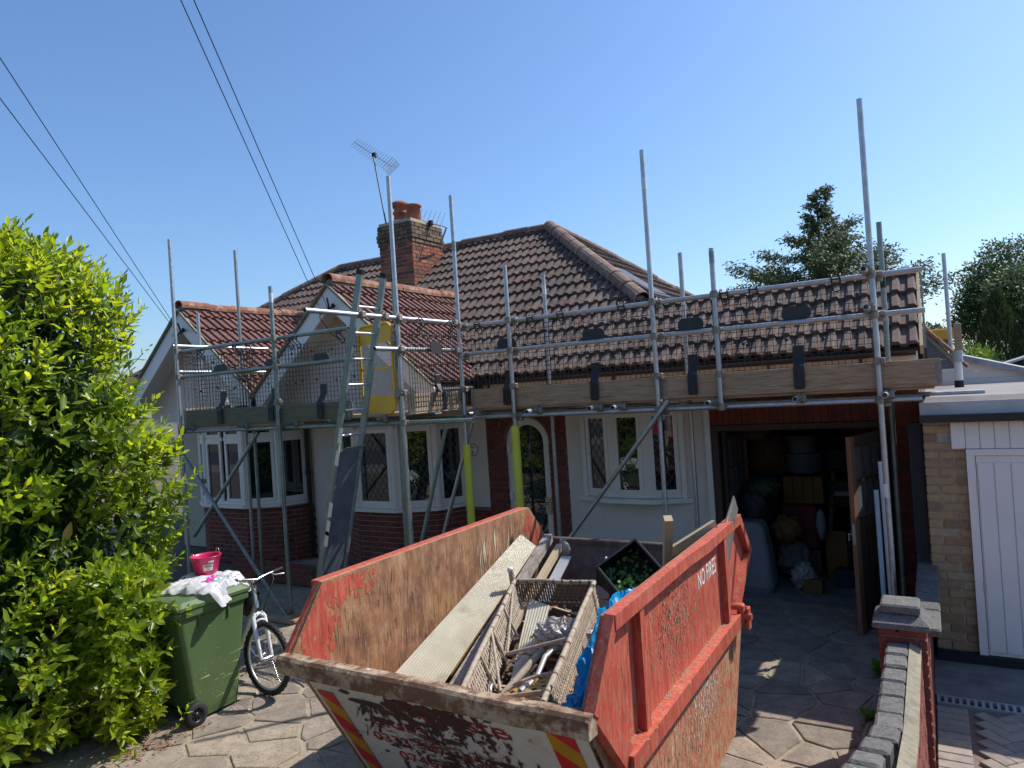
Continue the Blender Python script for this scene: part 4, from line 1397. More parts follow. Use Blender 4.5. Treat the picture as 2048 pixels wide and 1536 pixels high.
for (p, q, m) in (((-4.78, YO+.055, 2.297), (-.065, YO+.055, 2.295), G), ((-4.9, YI-.05, 2.31), (.42, YI-.05, 2.30), G), ((-8.9, YL+.055, 2.315), (-4.02, YL+.055, 2.314), GG), ((-8.9, 6.75, 2.31), (-4.7, 6.75, 2.31), GG)):
    tb("ledger", p, q, m)
for x in (-3.82, -3.08, -2.815, -1.84, -1.05, -.335, -4.6):
    tb("transom", (x, 6.69+random.uniform(-.03, .03), 2.348), (x+.02, 8.0, 2.352))
for x in (-8.6, -7.5, -6.6, -5.9, -5.2):
    tb("transom", (x, 5.78+random.uniform(-.03, .03), 2.365), (x, 6.95, 2.365), GG)
tb("transom", (-.43, 6.68, 3.432), (-.43, 7.85, 3.432))
tb("transom", (-.43, 6.68, 3.105), (-.43, 7.85, 3.105))
for (p, q, m) in (((-2.26, 6.83, 2.39), (-4.12, 6.83, .16), G), ((-8.88, 5.8, 2.23), (-6.83, 5.8, .03), GG), ((-7.32, 5.95, 2.27), (-8.75, 5.95, .88), GG),
                  ((-4.74, 6.96, 2.24), (-5.56, 6.96, .12), G), ((-4.85, 6.6, 2.26), (-5.58, 6.6, .12), GG)):
    tb("brace", p, q, m)
for x in (-4.80, -4.11, -2.39, -.385):
    for z in (2.30, 3.05, 3.40):
        coupler((x, YO, z+.0), 'Z', 80+random.uniform(-20, 20))
        coupler((x+.05, YO+.055, z), 'X')
for z in (2.30, 3.05, 3.40, 2.62):
    coupler((-1.755, YO, z), 'Z', 90)
for x, y in ((-.385, YO), (-4.80, YO), (-4.11, YO), (-2.39, YO), (-6.845, YL), (-4.885, YL)):
    coupler((x, y, 2.64), 'Z', 0)
for x in (-4.885, -6.845, -8.79):
    for z in (2.315, 3.065, 3.415):
        coupler((x, YL, z), 'Z', 80+random.uniform(-30, 30))
for y in (5.87, 6.9):
    for z in (3.44, 3.108):
        coupler((-4.85, y-.05, z), 'Y')
coupler((-4.845, 5.25, 3.445), 'Y'); coupler((-4.845, 5.6, 3.445), 'Y')
for z in (3.432, 3.105):
    coupler((-.43, 6.88, z), 'Y')
coupler((-2.39, YO-.03, 2.22), 'Z', 45); coupler((-6.845, YL-.03, .1), 'Z', 45); coupler((-8.35, YL-.05, 1.65), 'Z', 45)
for x in (-3.82, -3.08, -2.815, -1.84, -1.05, -.335):
    coupler((x, YO+.03, 2.345), 'Y', 0)
for x in (-8.6, -7.5, -6.6, -5.9, -5.2):
    coupler((x, YL+.03, 2.36), 'Y', 0)
# bands of paint that mark the owner's tubes
for (x, y, z, mt_) in ((-2.39, YO, 4.55, "pvc_white"), (-.385, YO, 1.45, "paper"), (-.335, YI, 3.35, "junk_green"), (-4.80, YO, 4.3, "galvanised_green"), (-1.755, YO, 3.7, "galvanised_green"), (-4.04, YI, 3.75, "pvc_white"), (-6.845, YL, 3.85, "pvc_white")):
    MB().tube([(x, y, z), (x, y, z+.12)], RT+.0012, 14, caps=False).build("paint_band", mt_, sc)
for x in (-3.82, -3.08, -2.815):
    MB().tube([(x, 6.70, 2.348), (x, 6.76, 2.348)], RT+.0012, 14, caps=False).build("paint_band", "pvc_white", sc)
# boarding and toe boards
bdm = MB().bbox(-1.2, 1.2, -.112, .112, 0, .038, .004).mesh("scaffold_board", "board_wood")
for k in range(4):
    for x in (-3.6, -1.18):
        piece("scaffold_board", bdm, sc, Matrix.Translation((x+random.uniform(-.02, .02), 7.08+k*.232, 2.374)))
    for x in (-7.6, -6.0):
        piece("scaffold_board", bdm, sc, Matrix.Translation((x-.05+random.uniform(-.02, .02), 6.03+k*.232, 2.388+(.0 if x < -7 else .001)-(0 if x > -7 else .0395))))
def board(name, x0, x1, y0, y1, z0, z1, mat):
    o = MB().bbox(x0, x1, y0, y1, z0, z1, .004).build(name, mat, sc)
    for x in ((x0, x1) if (x1-x0) > (y1-y0) else ()):
        e = MB().bbox(x-.006 if x == x0 else x-.04, x+.04 if x == x0 else x+.006, y0-.002, y1+.002, z0+.03, z1-.03, .001)
        e.build("end_band", "coupler_steel", o)
    return o
board("toe_board", -4.715, -2.345, YO+.045, YO+.083, 2.398, 2.63, "board_wood")
board("toe_board", -2.335, .085, YO+.032, YO+.07, 2.402, 2.632, "board_wood")
board("toe_board", -8.74, -5.68, YL+.035, YL+.073, 2.375, 2.595, "board_wood_green")
MB().bbox(-4.86, -4.822, 5.92, 6.9, 2.4, 2.625, .004).build("toe_board", "pale_wood", sc)
MB().bbox(-8.83, -8.792, 5.95, 7.2, 2.4, 2.625, .004).build("toe_board", "pale_wood", sc)
for (x, y, z0, z1) in ((-4.11, YO, .03, 2.18), (-4.80, YO, .03, 1.98)):
    MB().tube([(x, y, z0), (x, y, z1)], .048, 16).build("foam_sleeve", "foam_yellow", sc)
sp = MB().bbox(-7.05, -6.6, 5.65, 6.05, .012, .05, .004).build("sole_board", "board_wood", sc)

# brick guards: hooked on the top rail, resting against the toe board
STUD = MB().lathe((0, 0, 0), [(0, .01), (.014, .009), (.018, 0), (.014, -.006), (0, -.007)], 8, axis=(0, -1, 0)).mesh("fixing_stud", "guard_black")
def brick_guard(label, m):
    loc = m.to_translation()
    t = thing("brick_guard", label, "mesh guard", loc, "brick guards hooked along the scaffold rails")
    W, H_ = 1.22, .86
    w = MB()
    nx, nz = 23, 17
    r = .0033
    for i in range(nx):
        x = -W/2+W*i/(nx-1)
        w.tube([m @ Vector((x, 0, 0)), m @ Vector((x, 0, H_))], r, 4, caps=False)
    for k in range(nz):
        z = H_*k/(nz-1)
        w.tube([m @ Vector((-W/2, -.004, z)), m @ Vector((W/2, -.004, z))], r, 4, caps=False)
    w.build("wire_mesh", "guard_black", t)
    p = MB()
    pts = [(-.11, -.012, .64-.055)]
    oval = []
    for k in range(20):
        a = 2*math.pi*k/20
        oval.append(m @ Vector(((.07 if math.cos(a) > 0 else -.07)+math.cos(a)*.062, -.008, .66+math.sin(a)*.07)))
    p.prism(oval, m.to_3x3() @ Vector((0, -.008, 0)))
    p.build("oval_plate", "guard_plate", t)
    for sx in (-.36, .36):
        c = MB()
        q = lambda x, y, z: m @ Vector((sx+x, y, z))
        for dx in (-.035, .035):
            c.tube([q(dx, -.01, .86), q(dx, -.075, .9), q(dx, -.075, .945), q(dx, -.04, .972), q(dx, .0, .96)], .0075, 6)
        c.tube([q(-.035, -.012, .865), q(-.03, -.014, .83), q(0, -.014, .815), q(.03, -.014, .83), q(.035, -.012, .865)], .008, 6)
        c.tube([q(-.035, -.075, .925), q(.035, -.075, .925)], .008, 6)
        c.build("rail_hook", "guard_black", t)
    s_ = MB()
    prof = [(-.006, .36), (-.014, .35), (-.014, .25), (-.05, .19), (-.088, .15), (-.092, -.03), (-.085, -.045)]
    for (y0, z0), (y1, z1) in zip(prof, prof[1:]):
        wd = .048 if z0 > .1 else .042
        a = [m @ Vector((sx*wd, yy, zz)) for sx, yy, zz in ((-1, y0, z0), (1, y0, z0), (1, y1, z1), (-1, y1, z1))]
        s_.prism(a, m.to_3x3() @ Vector((0, .01, 0)))
    for dx in (-.022, .022):
        s_.bar(m @ Vector((dx, -.092, .12)), m @ Vector((dx, -.092, -.02)), .006, .006)
    s_.build("board_strap", "guard_black", t)
    for (x, z) in ((-.5, .76), (-.16, .77), (.18, .76), (.52, .77), (-.46, .4), (-.1, .42), (.22, .4), (.5, .42)):
        piece("fixing_stud", STUD, t, m @ Matrix.Translation((x, -.004, z)))
    return t
gl_ = ["black mesh guard on the long rail nearest the pole with the yellow foam sleeve", "black mesh guard on the long rail above the front door",
       "black mesh guard on the long rail above the small bow window", "black mesh guard on the long rail above the open garage"]
for k, x in enumerate((-4.2, -3.1, -2.03, -1.035)):
    brick_guard(gl_[k], Matrix.Translation((x, YO+.094+.008*(k % 2), 2.47+.003*k)))
gl2 = ["black mesh guard on the left scaffold next to the hedge", "black mesh guard overlapping another in the middle of the left scaffold", "black mesh guard on the left scaffold beside the yellow gate"]
for k, x in enumerate((-7.97, -7.0, -6.14)):
    brick_guard(gl2[k], Matrix.Translation((x, YL+.094+.012*(k % 2), 2.45)))
brick_guard("black mesh guard on the short side rail behind the yellow gate", Matrix.Translation((-4.8, 6.4, 2.47)) @ Matrix.Rotation(R(90), 4, 'Z') @ Matrix.Diagonal((.8, 1, 1, 1)))
brick_guard("black mesh guard closing the far left end of the scaffold", Matrix.Translation((-8.76, 6.55, 2.5)) @ Matrix.Rotation(R(90), 4, 'Z'))

# self-closing yellow gate
gt_ = thing("ladder_gate", "yellow self-closing ladder gate with mesh infill between two scaffold tubes", "gate", (-5.0, 5.9, 2.43))
m = Matrix.Translation((-5.0, 5.89, 2.43)) @ Matrix.Rotation(R(-12), 4, 'Z') @ Matrix.Translation((-.6, 0, 0))
def rr(w, h, r, n=6):
    o = []
    for cx_, cz_, a0 in ((w-r, h-r, 0), (r, h-r, 90), (r, r, 180), (w-r, r, 270)):
        o += [Vector((cx_+r*math.cos(R(a0+90*k/n)), 0, cz_+r*math.sin(R(a0+90*k/n)))) for k in range(n+1)]
    return o
f = MB()
o_ = rr(.6, .99, .1)
f.tube([m @ p for p in o_+[o_[0]]], .017, 8)
fo = f.build("gate_frame", "gate_yellow", gt_)
for z0, z1 in ((.78, .985), (.01, .2)):
    pl = MB()
    cut = [p for p in o_]
    poly = [Vector((min(max(p.x, .012), .588), 0, min(max(p.z, z0), z1))) for p in cut]
    seen = []
    for p in poly:
        if not seen or (p-seen[-1]).length > 1e-4:
            seen.append(p)
    if (seen[0]-seen[-1]).length < 1e-4: seen.pop()
    pl.prism([m @ p for p in seen], m.to_3x3() @ Vector((0, .008, 0)))
    pl.build("gate_panel", "gate_yellow", gt_)
md = MB().bar(m @ Vector((.01, 0, .5)), m @ Vector((.59, 0, .5)), .012, .03)
md.build("mid_bar", "gate_yellow", gt_)
ms = MB()
for i in range(1, 14):
    x = .6*i/14
    ms.tube([m @ Vector((x, 0, .2)), m @ Vector((x, 0, .78))], .0022, 4, caps=False)
for k in range(1, 12):
    z = .2+.58*k/12
    ms.tube([m @ Vector((.01, .004, z)), m @ Vector((.59, .004, z))], .0022, 4, caps=False)
ms.build("wire_mesh", "galvanised", gt_)
hb = MB()
hb.tube([m @ Vector((.655, 0, .1)), m @ Vector((.655, 0, .95))], .014, 8)
for z in (.2, .8):
    hb.tube([m @ Vector((.59, 0, z)), m @ Vector((.7, 0, z))], .012, 8).bbox(.62, .7, -.03, .03, z-.04, z+.04, .006, m)
hb.build("hinge_bar", "coupler_steel", gt_)

# ladder with a grey climbing guard on its lower rungs
la = thing("ladder", "aluminium ladder leaning against the scaffold rail beside the yellow gate", "ladder", (-5.855, 5.44, 0))
top, foot = Vector((-4.83, 0, 3.85)), Vector((-5.86, 0, .014))
for y in (5.272, 5.622):
    MB().bar(foot+Vector((0, y, 0)), top+Vector((0, y, 0)), .028, .07, up=(0, 1, 0) if False else (1, 0, 0)).build("stile", "ladder_alloy", la)
d = (top-foot)
for k in range(14):
    t_ = .035+k*.068
    if t_ > .985: break
    p = foot+d*t_
    MB().tube([p+Vector((0, 5.285, 0)), p+Vector((0, 5.61, 0))], .014, 8).build("rung", "aluminium", la)
ec = MB()
for y in (5.272, 5.622):
    ec.bar(top+Vector((0, y, 0)), top+d.normalized()*.05+Vector((0, y, 0)), .036, .078, up=(1, 0, 0))
    ec.bar(foot+Vector((0, y, 0)), foot+d.normalized()*.05+Vector((0, y, 0)), .036, .078, up=(1, 0, 0))
ec.build("end_cap", "rubber", la)
for z in (.28, .36, .5, .56, .31):
    p = foot+d*z
    q = p+d.normalized()*.16
    MB().bar(p+Vector((.038, 5.257, 0)), q+Vector((.038, 5.257, 0)), .05, .002, up=(0, 1, 0)).build("sticker", "paper", la)
lg = thing("ladder_guard", "grey metal ladder guard panel strapped over the lower rungs of the ladder", "ladder guard", (-5.6, 5.44, .3))
dn_ = d.normalized()
nn = dn_.cross(Vector((0, 1, 0))).normalized()
if nn.x < 0: nn = -nn
a, b = foot+d*.09, foot+d*.535
pn = MB()
off = nn*.02
pn.prism([a+off+Vector((0, 5.292, 0)), a+off+Vector((0, 5.6, 0)), b+off+Vector((0, 5.6, 0)), b+off+Vector((0, 5.292, 0))], nn*-.003)
pn.build("panel", "blackboard_grey", lg)
hp = MB().prism([b+off+Vector((0, 5.28, 0)), b+off+Vector((0, 5.61, 0)), b+off+Vector((.1, 5.6, .05)), b+off+Vector((.1, 5.3, .05))], (0, 0, .004))
hp.build("top_flap", "aluminium", lg)
tl = thing("timber_offcut_pile", "two pale pipes standing upright against the scaffold pole beside the open garage door", "pipes", (-.45, 7.1, 0))
MB().tube([(-.40, 6.98, .015), (-.42, 7.0, 1.75)], .022, 10).build("pipe", "pvc_white", tl)
MB().tube([(-.46, 6.94, .015), (-.47, 6.97, 1.5)], .02, 10).build("pipe", "pvc_blue", tl)
# ---------------------------------------------------------------- skip
sk = thing("skip", "battered open builder's skip, red sides with a scuffed white front panel", "skip", (-2.25, 4.2, 0))
SL, SR = -3.16, -1.3
prof = [(2.68, 1.2), (2.94, 1.54), (5.42, 1.54), (5.72, 1.21), (5.06, .03), (3.38, .03)]
def plate(x, t, name, mat, pr=prof):
    return MB().prism([(x, y, z) for y, z in pr], (t, 0, 0)).build(name, mat, sk)
# side plates: outer skin and rust-stained inner skin
plate(SR-.057, .012, "side_panel", "skip_red", [(2.68, 1.2), (2.94, 1.54), (5.42, 1.54), (5.72, 1.21), (5.49, .8), (3.0, .8)])
plate(SR-.057, .012, "lower_panel", "skip_red_rusty", [(3.0, .799), (5.49, .799), (5.06, .03), (3.38, .03)])
plate(SR-.062, .004, "inner_lining", "skip_rust")
plate(SL+.006, -.012, "side_panel", "skip_red_rusty")
plate(SL+.008, .012, "inner_lining", "skip_rust")
# worn red corner on the inner face of the left side
rnd = random.Random(70)
wp = MB()
for (cy_, cz_, ry, rz, nn_) in ((2.85, 1.3, .13, .16, 420), (3.12, 1.47, .2, .06, 150), (2.8, 1.12, .07, .07, 80), (5.5, 1.35, .12, .16, 260)):
    for _ in range(nn_):
        y, z = rnd.gauss(cy_, ry*.62), rnd.gauss(cz_, rz*.62)
        zt_ = 1.2+min(.335, (y-2.69)*1.3, (5.7-y)*1.1)
        if z > zt_-.025 or z < 1.27-(y-2.72)*1.5 or y < 2.76: continue
        r_ = rnd.uniform(.01, .035)
        k_ = 7
        pts = []
        for i in range(k_):
            q = rnd.uniform(.5, 1.2)*r_
            pts.append((SL+.0212+rnd.uniform(0, .0006), y+math.cos(2*math.pi*i/k_)*q*.7, min(z+math.sin(2*math.pi*i/k_)*q*1.3, zt_-.004)))
        wp.add(pts, [tuple(range(k_))])
wp.build("worn_paint", "skip_red", sk, kind="stuff")
# upper right side: deep rails and ribs
def rail(name, pts, w=.1, dpt=.05, mat="skip_red", x=SR-.0445, inward=True):
    """channel along a line of (y, z) on the right side, standing proud by dpt"""
    for (y0, z0), (y1, z1) in zip(pts, pts[1:]):
        dv = Vector((0, y1-y0, z1-z0)).normalized()
        nv = Vector((0, -dv.z, dv.y))*-w
        a, b = Vector((x, y0, z0)), Vector((x, y1, z1))
        MB().prism([a, b, b+nv, a+nv], (dpt, 0, 0)).build(name, mat, sk)
rail("top_rail", [(2.945, 1.545), (4.1, 1.55), (4.5, 1.535), (5.42, 1.545)], .07, .055)
rail("end_rail", [(2.672, 1.21), (2.942, 1.547)], .06, .05)
rail("end_rail", [(5.425, 1.542), (5.72, 1.215)], .06, .05)
rail("lower_rail", [(3.02, .87), (5.16, .87)], .095, .07)
fl_ = MB().prism([(SR-.0445, 2.67, 1.2), (SR-.0445, 2.76, 1.2), (SR-.0445, 3.09, .875), (SR-.0445, 3.005, .8)], (.045, 0, 0))
fl_.build("corner_flange", "skip_red", sk)
fl_ = MB().prism([(SR-.0445, 5.71, 1.2), (SR-.0445, 5.63, 1.2), (SR-.0445, 5.12, .875), (SR-.0445, 5.2, .82)], (.045, 0, 0))
fl_.build("corner_flange", "skip_red", sk)
for y in (3.27, 4.93):
    MB().prism([(SR-.0445, y, .871), (SR-.0445, y+.06, .871), (SR-.0445, y+.06, 1.474), (SR-.0445, y, 1.474)], (.045, 0, 0)).build("rib", "skip_red", sk)
lug = MB()
lug.bbox(SR-.07, SR+.04, 5.17, 5.24, .78, .93, .01)
lug.bbox(SR+.0, SR+.05, 5.25, 5.27, .74, .9, .004).bbox(SR+.051, SR+.07, 5.2, 5.27, .74, .9, .004)
lug.tube([(SR-.06, 5.21, .84), (SR+.09, 5.21, .84)], .024, 10)
lug.build("lifting_lug", "skip_red", sk)
lg2 = MB().bbox(SR-.06, SR+.03, 3.1, 3.3, .3, .34, .008).bbox(SR-.06, SR+.03, 3.1, 3.14, .34, .75, .006)
lg2.build("hook_bracket", "skip_red_rusty", sk)
# left side outer rails (seen from other sides)
MB().bbox(SL-.09, SL-.008, 2.95, 5.42, 1.44, 1.54, .006).build("top_rail", "skip_red", sk)
MB().bbox(SL-.09, SL-.008, 3.02, 5.16, .77, .87, .006).build("lower_rail", "skip_red", sk)
MB().prism([(SL-.008, 2.67, 1.2), (SL-.008, 2.94, 1.54), (SL-.008, 3.0, 1.5), (SL-.008, 2.76, 1.2)], (-.03, 0, 0)).build("end_rail", "skip_red", sk)
# near end: sloping white panel under a heavy rim
nf0, nf1 = Vector((0, 2.735, 1.11)), Vector((0, 3.385, .03))
fu = Vector((1, 0, 0))
fd = (nf1-nf0).normalized()
fn = Vector((0, fd.z, -fd.y))
if fn.y > 0: fn = -fn
xa, xb = SL+.02, SR-.09
MB().prism([(xa, *nf0.yz), (xb, *nf0.yz), (xb, *nf1.yz), (xa, *nf1.yz)], -fn*.006).build("end_panel", "skip_white", sk)
MB().prism([Vector((xa, *nf0.yz))-fn*.008, Vector((xb, *nf0.yz))-fn*.008, Vector((xb, *nf1.yz))-fn*.008, Vector((xa, *nf1.yz))-fn*.008], -fn*.006).build("inner_lining", "skip_rust", sk)
lip = MB()
n_ = 16
ln = [Vector((SL-.03+(SR+.0-SL+.03)*i/n_, 2.65+random.uniform(-.0025, .0025)+.003*math.sin(i*.9), 1.165+random.uniform(-.002, .002)-.003*math.sin(i*.7))) for i in range(n_+1)]
sec = [(-.032, -.048), (.05, -.052), (.055, .03), (.045, .045), (-.02, .048), (-.036, .033)]
vs = [p+Vector((0, a, b)) for p in ln for a, b in sec]
k = len(sec)
lip.add(vs, [(i*k+j, i*k+(j+1) % k, (i+1)*k+(j+1) % k, (i+1)*k+j) for i in range(n_) for j in range(k)]+[tuple(range(k))[::-1], tuple(range(n_*k, (n_+1)*k))])
lip.build("front_rim", "skip_lip", sk)
# far end and floor
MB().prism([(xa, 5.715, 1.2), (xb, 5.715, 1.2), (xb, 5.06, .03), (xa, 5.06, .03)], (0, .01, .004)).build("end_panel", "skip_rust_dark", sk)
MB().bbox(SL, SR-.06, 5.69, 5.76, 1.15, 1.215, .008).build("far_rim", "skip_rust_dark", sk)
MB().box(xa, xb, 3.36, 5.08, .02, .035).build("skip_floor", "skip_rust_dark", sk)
def onface(x, s, off=.003):
    """point on the white panel: x across, s metres down from its top"""
    return Vector((x, 0, 0))+nf0+fd*s+fn*off
def strip(x0, x1, s0, s1, slant0, flip):
    """hazard strip of red and amber diagonal blocks"""
    b = MB().prism([onface(x0, s0), onface(x1, s0), onface(x1+slant0, s1), onface(x0+slant0, s1)], fn*.002)
    o = b.build("hazard_strip", "sign_amber", sk)
    w = x1-x0
    s = s0-w
    while s < s1:
        y = []
        q = []
        dd = w*.95 if not flip else -w*.95
        pa = [(0, s), (1, s+dd), (1, s+dd+.15), (0, s+.15)] if not flip else [(0, s-dd), (1, s), (1, s+.15), (0, s-dd+.15)]
        pa = [(a, min(max(b_, s0), s1)) for a, b_ in pa]
        if abs(pa[0][1]-pa[3][1])+abs(pa[1][1]-pa[2][1]) > .02:
            poly = [onface((x0 if a == 0 else x1)+slant0*(b_-s0)/(s1-s0), b_, .0055) for a, b_ in pa]
            pts_ = []
            for p_ in poly:
                if not pts_ or (p_-pts_[-1]).length > .003: pts_.append(p_)
            if len(pts_) > 2:
                MB().prism(pts_, fn*.0012).build("red_block", "sign_red", o)
        s += .3
strip(-3.105, -2.985, .17, 1.1, .0, False)
strip(-1.60, -1.455, .06, 1.1, .0, False)
def face_text(body, x, s, size, mat="letter_red", off=.003, fs=(1, 1)):
    text("lettering", body, size, mat, frame(onface(x, s, off), (1, .0, 0), -fd), sk, .0012, fs)
face_text("Waste", -2.42, .235, .2, off=.003, fs=(1.1, .9))
face_text("SKIPS", -2.78, .39, .13, fs=(1.25, .8))
face_text("0333 747 1350", -2.86, .545, .125, fs=(1.1, .9))
face_text("07467 22", -2.74, .69, .125, fs=(1.1, .9))
def scuffs(name, n, x0, x1, s0, s1, mat, seed, wmax=.16, hmax=.035, off=.0065, slope=0):
    rnd = random.Random(seed)
    mb = MB()
    for _ in range(n):
        x = rnd.triangular(x0, x1)
        s = rnd.triangular(s0, s1)
        w, h = rnd.uniform(.01, wmax)*rnd.random(), rnd.uniform(.003, hmax)
        if rnd.random() < .45:
            w, h = h*.5, w*.7
        k = 7
        pts = []
        for i in range(k):
            a = 2*math.pi*i/k
            r = rnd.uniform(.45, 1.15)
            pts.append(onface(x+math.cos(a)*w*r+slope*h*math.sin(a), s+math.sin(a)*h*r, off+rnd.uniform(0, .0006)))
        mb.add(pts, [tuple(range(k))])
    return mb.build(name, mat, sk, kind="stuff")
scuffs("scraped_paint", 150, -2.95, -1.75, .06, .42, "scuff_dark", 3)
scuffs("scraped_paint", 190, -2.75, -1.7, .35, .85, "scuff_dark", 4, .12, .02)
scuffs("scraped_paint", 60, -2.6, -1.95, .1, .22, "scuff_dark", 8, .2, .05)
scuffs("scraped_paint", 110, -3.1, -1.45, .05, 1.0, "scuff_dark", 5, .06, .012)
scuffs("flaked_paint", 160, -2.7, -1.8, .1, .8, "skip_lip", 6, .05, .012, .0078)
scuffs("scraped_paint", 260, -2.9, -1.7, .08, .95, "scuff_dark", 15, .02, .06)
scuffs("scratches", 50, -2.98, -2.6, .1, .7, "scuff_dark", 9, .008, .09, slope=-.5)
# lettering on the right side
text("lettering", "NO FIRES", .15, "letter_white", frame((SR-.0445, 4.4, 1.25), (0, 1, .02), (0, 0, 1)), sk, .0012, (.7, 1.0))
text("lettering", "SITA", .15, "letter_white", frame((SR-.0445, 3.9, .52), (0, 1, 0), (0, 0, 1)), sk, .0008, (1.4, 1.0)) if False else None
def side_flakes(name, n, mat, seed, y0, y1, z0, z1, size):
    rnd = random.Random(seed)
    mb = MB()
    for _ in range(n):
        y, z = rnd.triangular(y0, y1), rnd.triangular(z0, z1)
        w, h = rnd.uniform(.15, 1)*size*.45, rnd.uniform(.3, 1)*size*1.4
        k = 6
        pts = [(SR-.0435+rnd.uniform(0, .002), y+math.cos(2*math.pi*i/k)*w*rnd.uniform(.5, 1.2), z+math.sin(2*math.pi*i/k)*h*rnd.uniform(.5, 1.2)) for i in range(k)]
        mb.add(pts, [tuple(range(k))])
    mb.build(name, mat, sk, kind="stuff")
side_flakes("dried_mud", 420, "pale_wood", 11, 3.4, 4.5, .9, 1.5, .013)
side_flakes("dried_mud", 500, "pale_wood", 12, 3.4, 5.0, .1, .75, .013)
side_flakes("dried_mud", 220, "door_wood", 13, 3.5, 4.4, 1.0, 1.5, .011)
side_flakes("flaked_paint", 160, "letter_white", 14, 4.0, 4.8, .35, .75, .018)
def wall_streaks(name, n, mat, seed, x, y0, y1, z0, z1, wmax, lmax, tilt=.08, out=1):
    rnd = random.Random(seed)
    mb = MB()
    for _ in range(n):
        y, z = rnd.uniform(y0, y1), rnd.uniform(z0, z1)
        zt_ = 1.2+min(.33, max(0, (y-2.7)*1.3), max(0, (5.7-y)*1.1))
        if z > zt_-.02: continue
        l, w = rnd.uniform(.2, 1)*lmax, rnd.uniform(.2, 1)*wmax
        a = rnd.gauss(0, tilt)
        dy, dz = math.sin(a)*l, -math.cos(a)*l
        xx = x+out*rnd.uniform(.0003, .0012)
        ny_, nz_ = -dz/l*w, dy/l*w
        mb.add([(xx, y, z), (xx, y+dy*.3+ny_*.5, z+dz*.3+nz_*.5), (xx, y+dy*.8+ny_*.35, z+dz*.8+nz_*.35), (xx, y+dy, z+dz), (xx, y+dy*.6-ny_*.5, z+dz*.6-nz_*.5), (xx, y+dy*.15-ny_*.3, z+dz*.15-nz_*.3)], [(0, 1, 2, 3, 4, 5)])
    mb.build(name, mat, sk, kind="stuff")
wall_streaks("rust_streaks", 260, "skip_lip", 41, SL+.0225, 3.0, 5.6, .7, 1.5, .006, .22)
wall_streaks("rust_streaks", 160, "scuff_dark", 42, SL+.0225, 2.9, 5.6, .7, 1.5, .004, .16)
wall_streaks("plaster_drips", 46, "opposite_render", 43, SL+.0225, 4.55, 5.1, 1.15, 1.5, .012, .3, .03)
wall_streaks("scratches", 60, "pale_wood", 44, SL+.0225, 3.0, 5.6, .7, 1.5, .0012, .2, 1.1)
wall_streaks("paint_runs", 200, "skip_lip", 45, SR-.0445, 3.0, 5.3, .35, 1.45, .006, .14, .05)
lm = MB()
rnd = random.Random(4)
for _ in range(400):
    y = rnd.uniform(3.05, 5.1)
    x = SR-.06+abs(rnd.gauss(0, .03))
    if x > SR+.03: continue
    s_ = rnd.uniform(.004, .014)
    lm.add([(x, y, .872), (x+s_, y+s_*.3, .872), (x+s_*.4, y+s_, .874+s_*.4)], [(0, 1, 2)])
lm.build("dried_mud", "pale_wood", sk, kind="stuff")

# ---------------------------------------------------------------- what lies in the skip
def crumple(mb, c, size, seed, n=26, m=14, amp=.28, fr=(1.5, 5)):
    rnd = random.Random(seed)
    ph = [(Vector((rnd.gauss(0, 1), rnd.gauss(0, 1), rnd.gauss(0, 1)))*rnd.uniform(*fr), rnd.uniform(0, 6)) for _ in range(16)]
    vs, fs = [], []
    for i in range(m+1):
        th = math.pi*i/m
        for j in range(n):
            a = 2*math.pi*j/n
            d_ = Vector((math.sin(th)*math.cos(a), math.sin(th)*math.sin(a), math.cos(th)))
            k_ = 1+amp*sum(abs(math.sin(d_.dot(v)+p))-.6 for v, p in ph)/5
            vs.append(Vector(c)+Vector((d_.x*size[0]*k_, d_.y*size[1]*k_, d_.z*size[2]*k_)))
    for i in range(m):
        for j in range(n):
            k_ = (j+1) % n
            fs.append((i*n+j, (i+1)*n+j, (i+1)*n+k_, i*n+k_))
    return mb.add(vs, fs, True)

# rubble and dark waste underneath everything
rub = MB()
rnd = random.Random(21)
for _ in range(260):
    x, y = rnd.uniform(SL+.1, SR-.2), rnd.uniform(3.3, 5.3)
    m = Matrix.Translation((x, y, rnd.uniform(.15, .5))) @ Matrix.Rotation(rnd.uniform(0, 6), 4, 'Z') @ Matrix.Rotation(rnd.uniform(-.8, .8), 4, 'X')
    s_ = rnd.uniform(.04, .16)
    rub.box(-s_, s_, -s_*.6, s_*.6, -s_*.4, s_*.4, m)
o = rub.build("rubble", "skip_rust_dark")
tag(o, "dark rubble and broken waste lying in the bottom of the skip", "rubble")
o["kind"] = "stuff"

def debris(name, label, n, boxx, boxy, zf, smin, smax, mat, seed, flat=.5):
    rnd = random.Random(seed)
    mb = MB()
    for _ in range(n):
        x, y = rnd.uniform(*boxx), rnd.uniform(*boxy)
        m = Matrix.Translation((x, y, zf(x, y)+rnd.uniform(-.03, .04))) @ Matrix.Rotation(rnd.uniform(0, 6), 4, 'Z') @ Matrix.Rotation(rnd.gauss(0, .5), 4, 'X') @ Matrix.Rotation(rnd.gauss(0, .5), 4, 'Y')
        a, b, c = rnd.uniform(smin, smax), rnd.uniform(smin, smax)*.6, rnd.uniform(smin, smax)*flat*.6
        p = [m @ Vector((sx*a*rnd.uniform(.6, 1), sy*b*rnd.uniform(.6, 1), sz*c*rnd.uniform(.6, 1))) for sx, sy, sz in ((-1, -1, -1), (1, -1, -1), (1, 1, -1), (-1, 1, -1), (-1, -1, 1), (1, -1, 1), (1, 1, 1), (-1, 1, 1))]
        mb.hexa(p)
    o = mb.build(name, mat, kind="stuff")
    return tag(o, label, "debris")
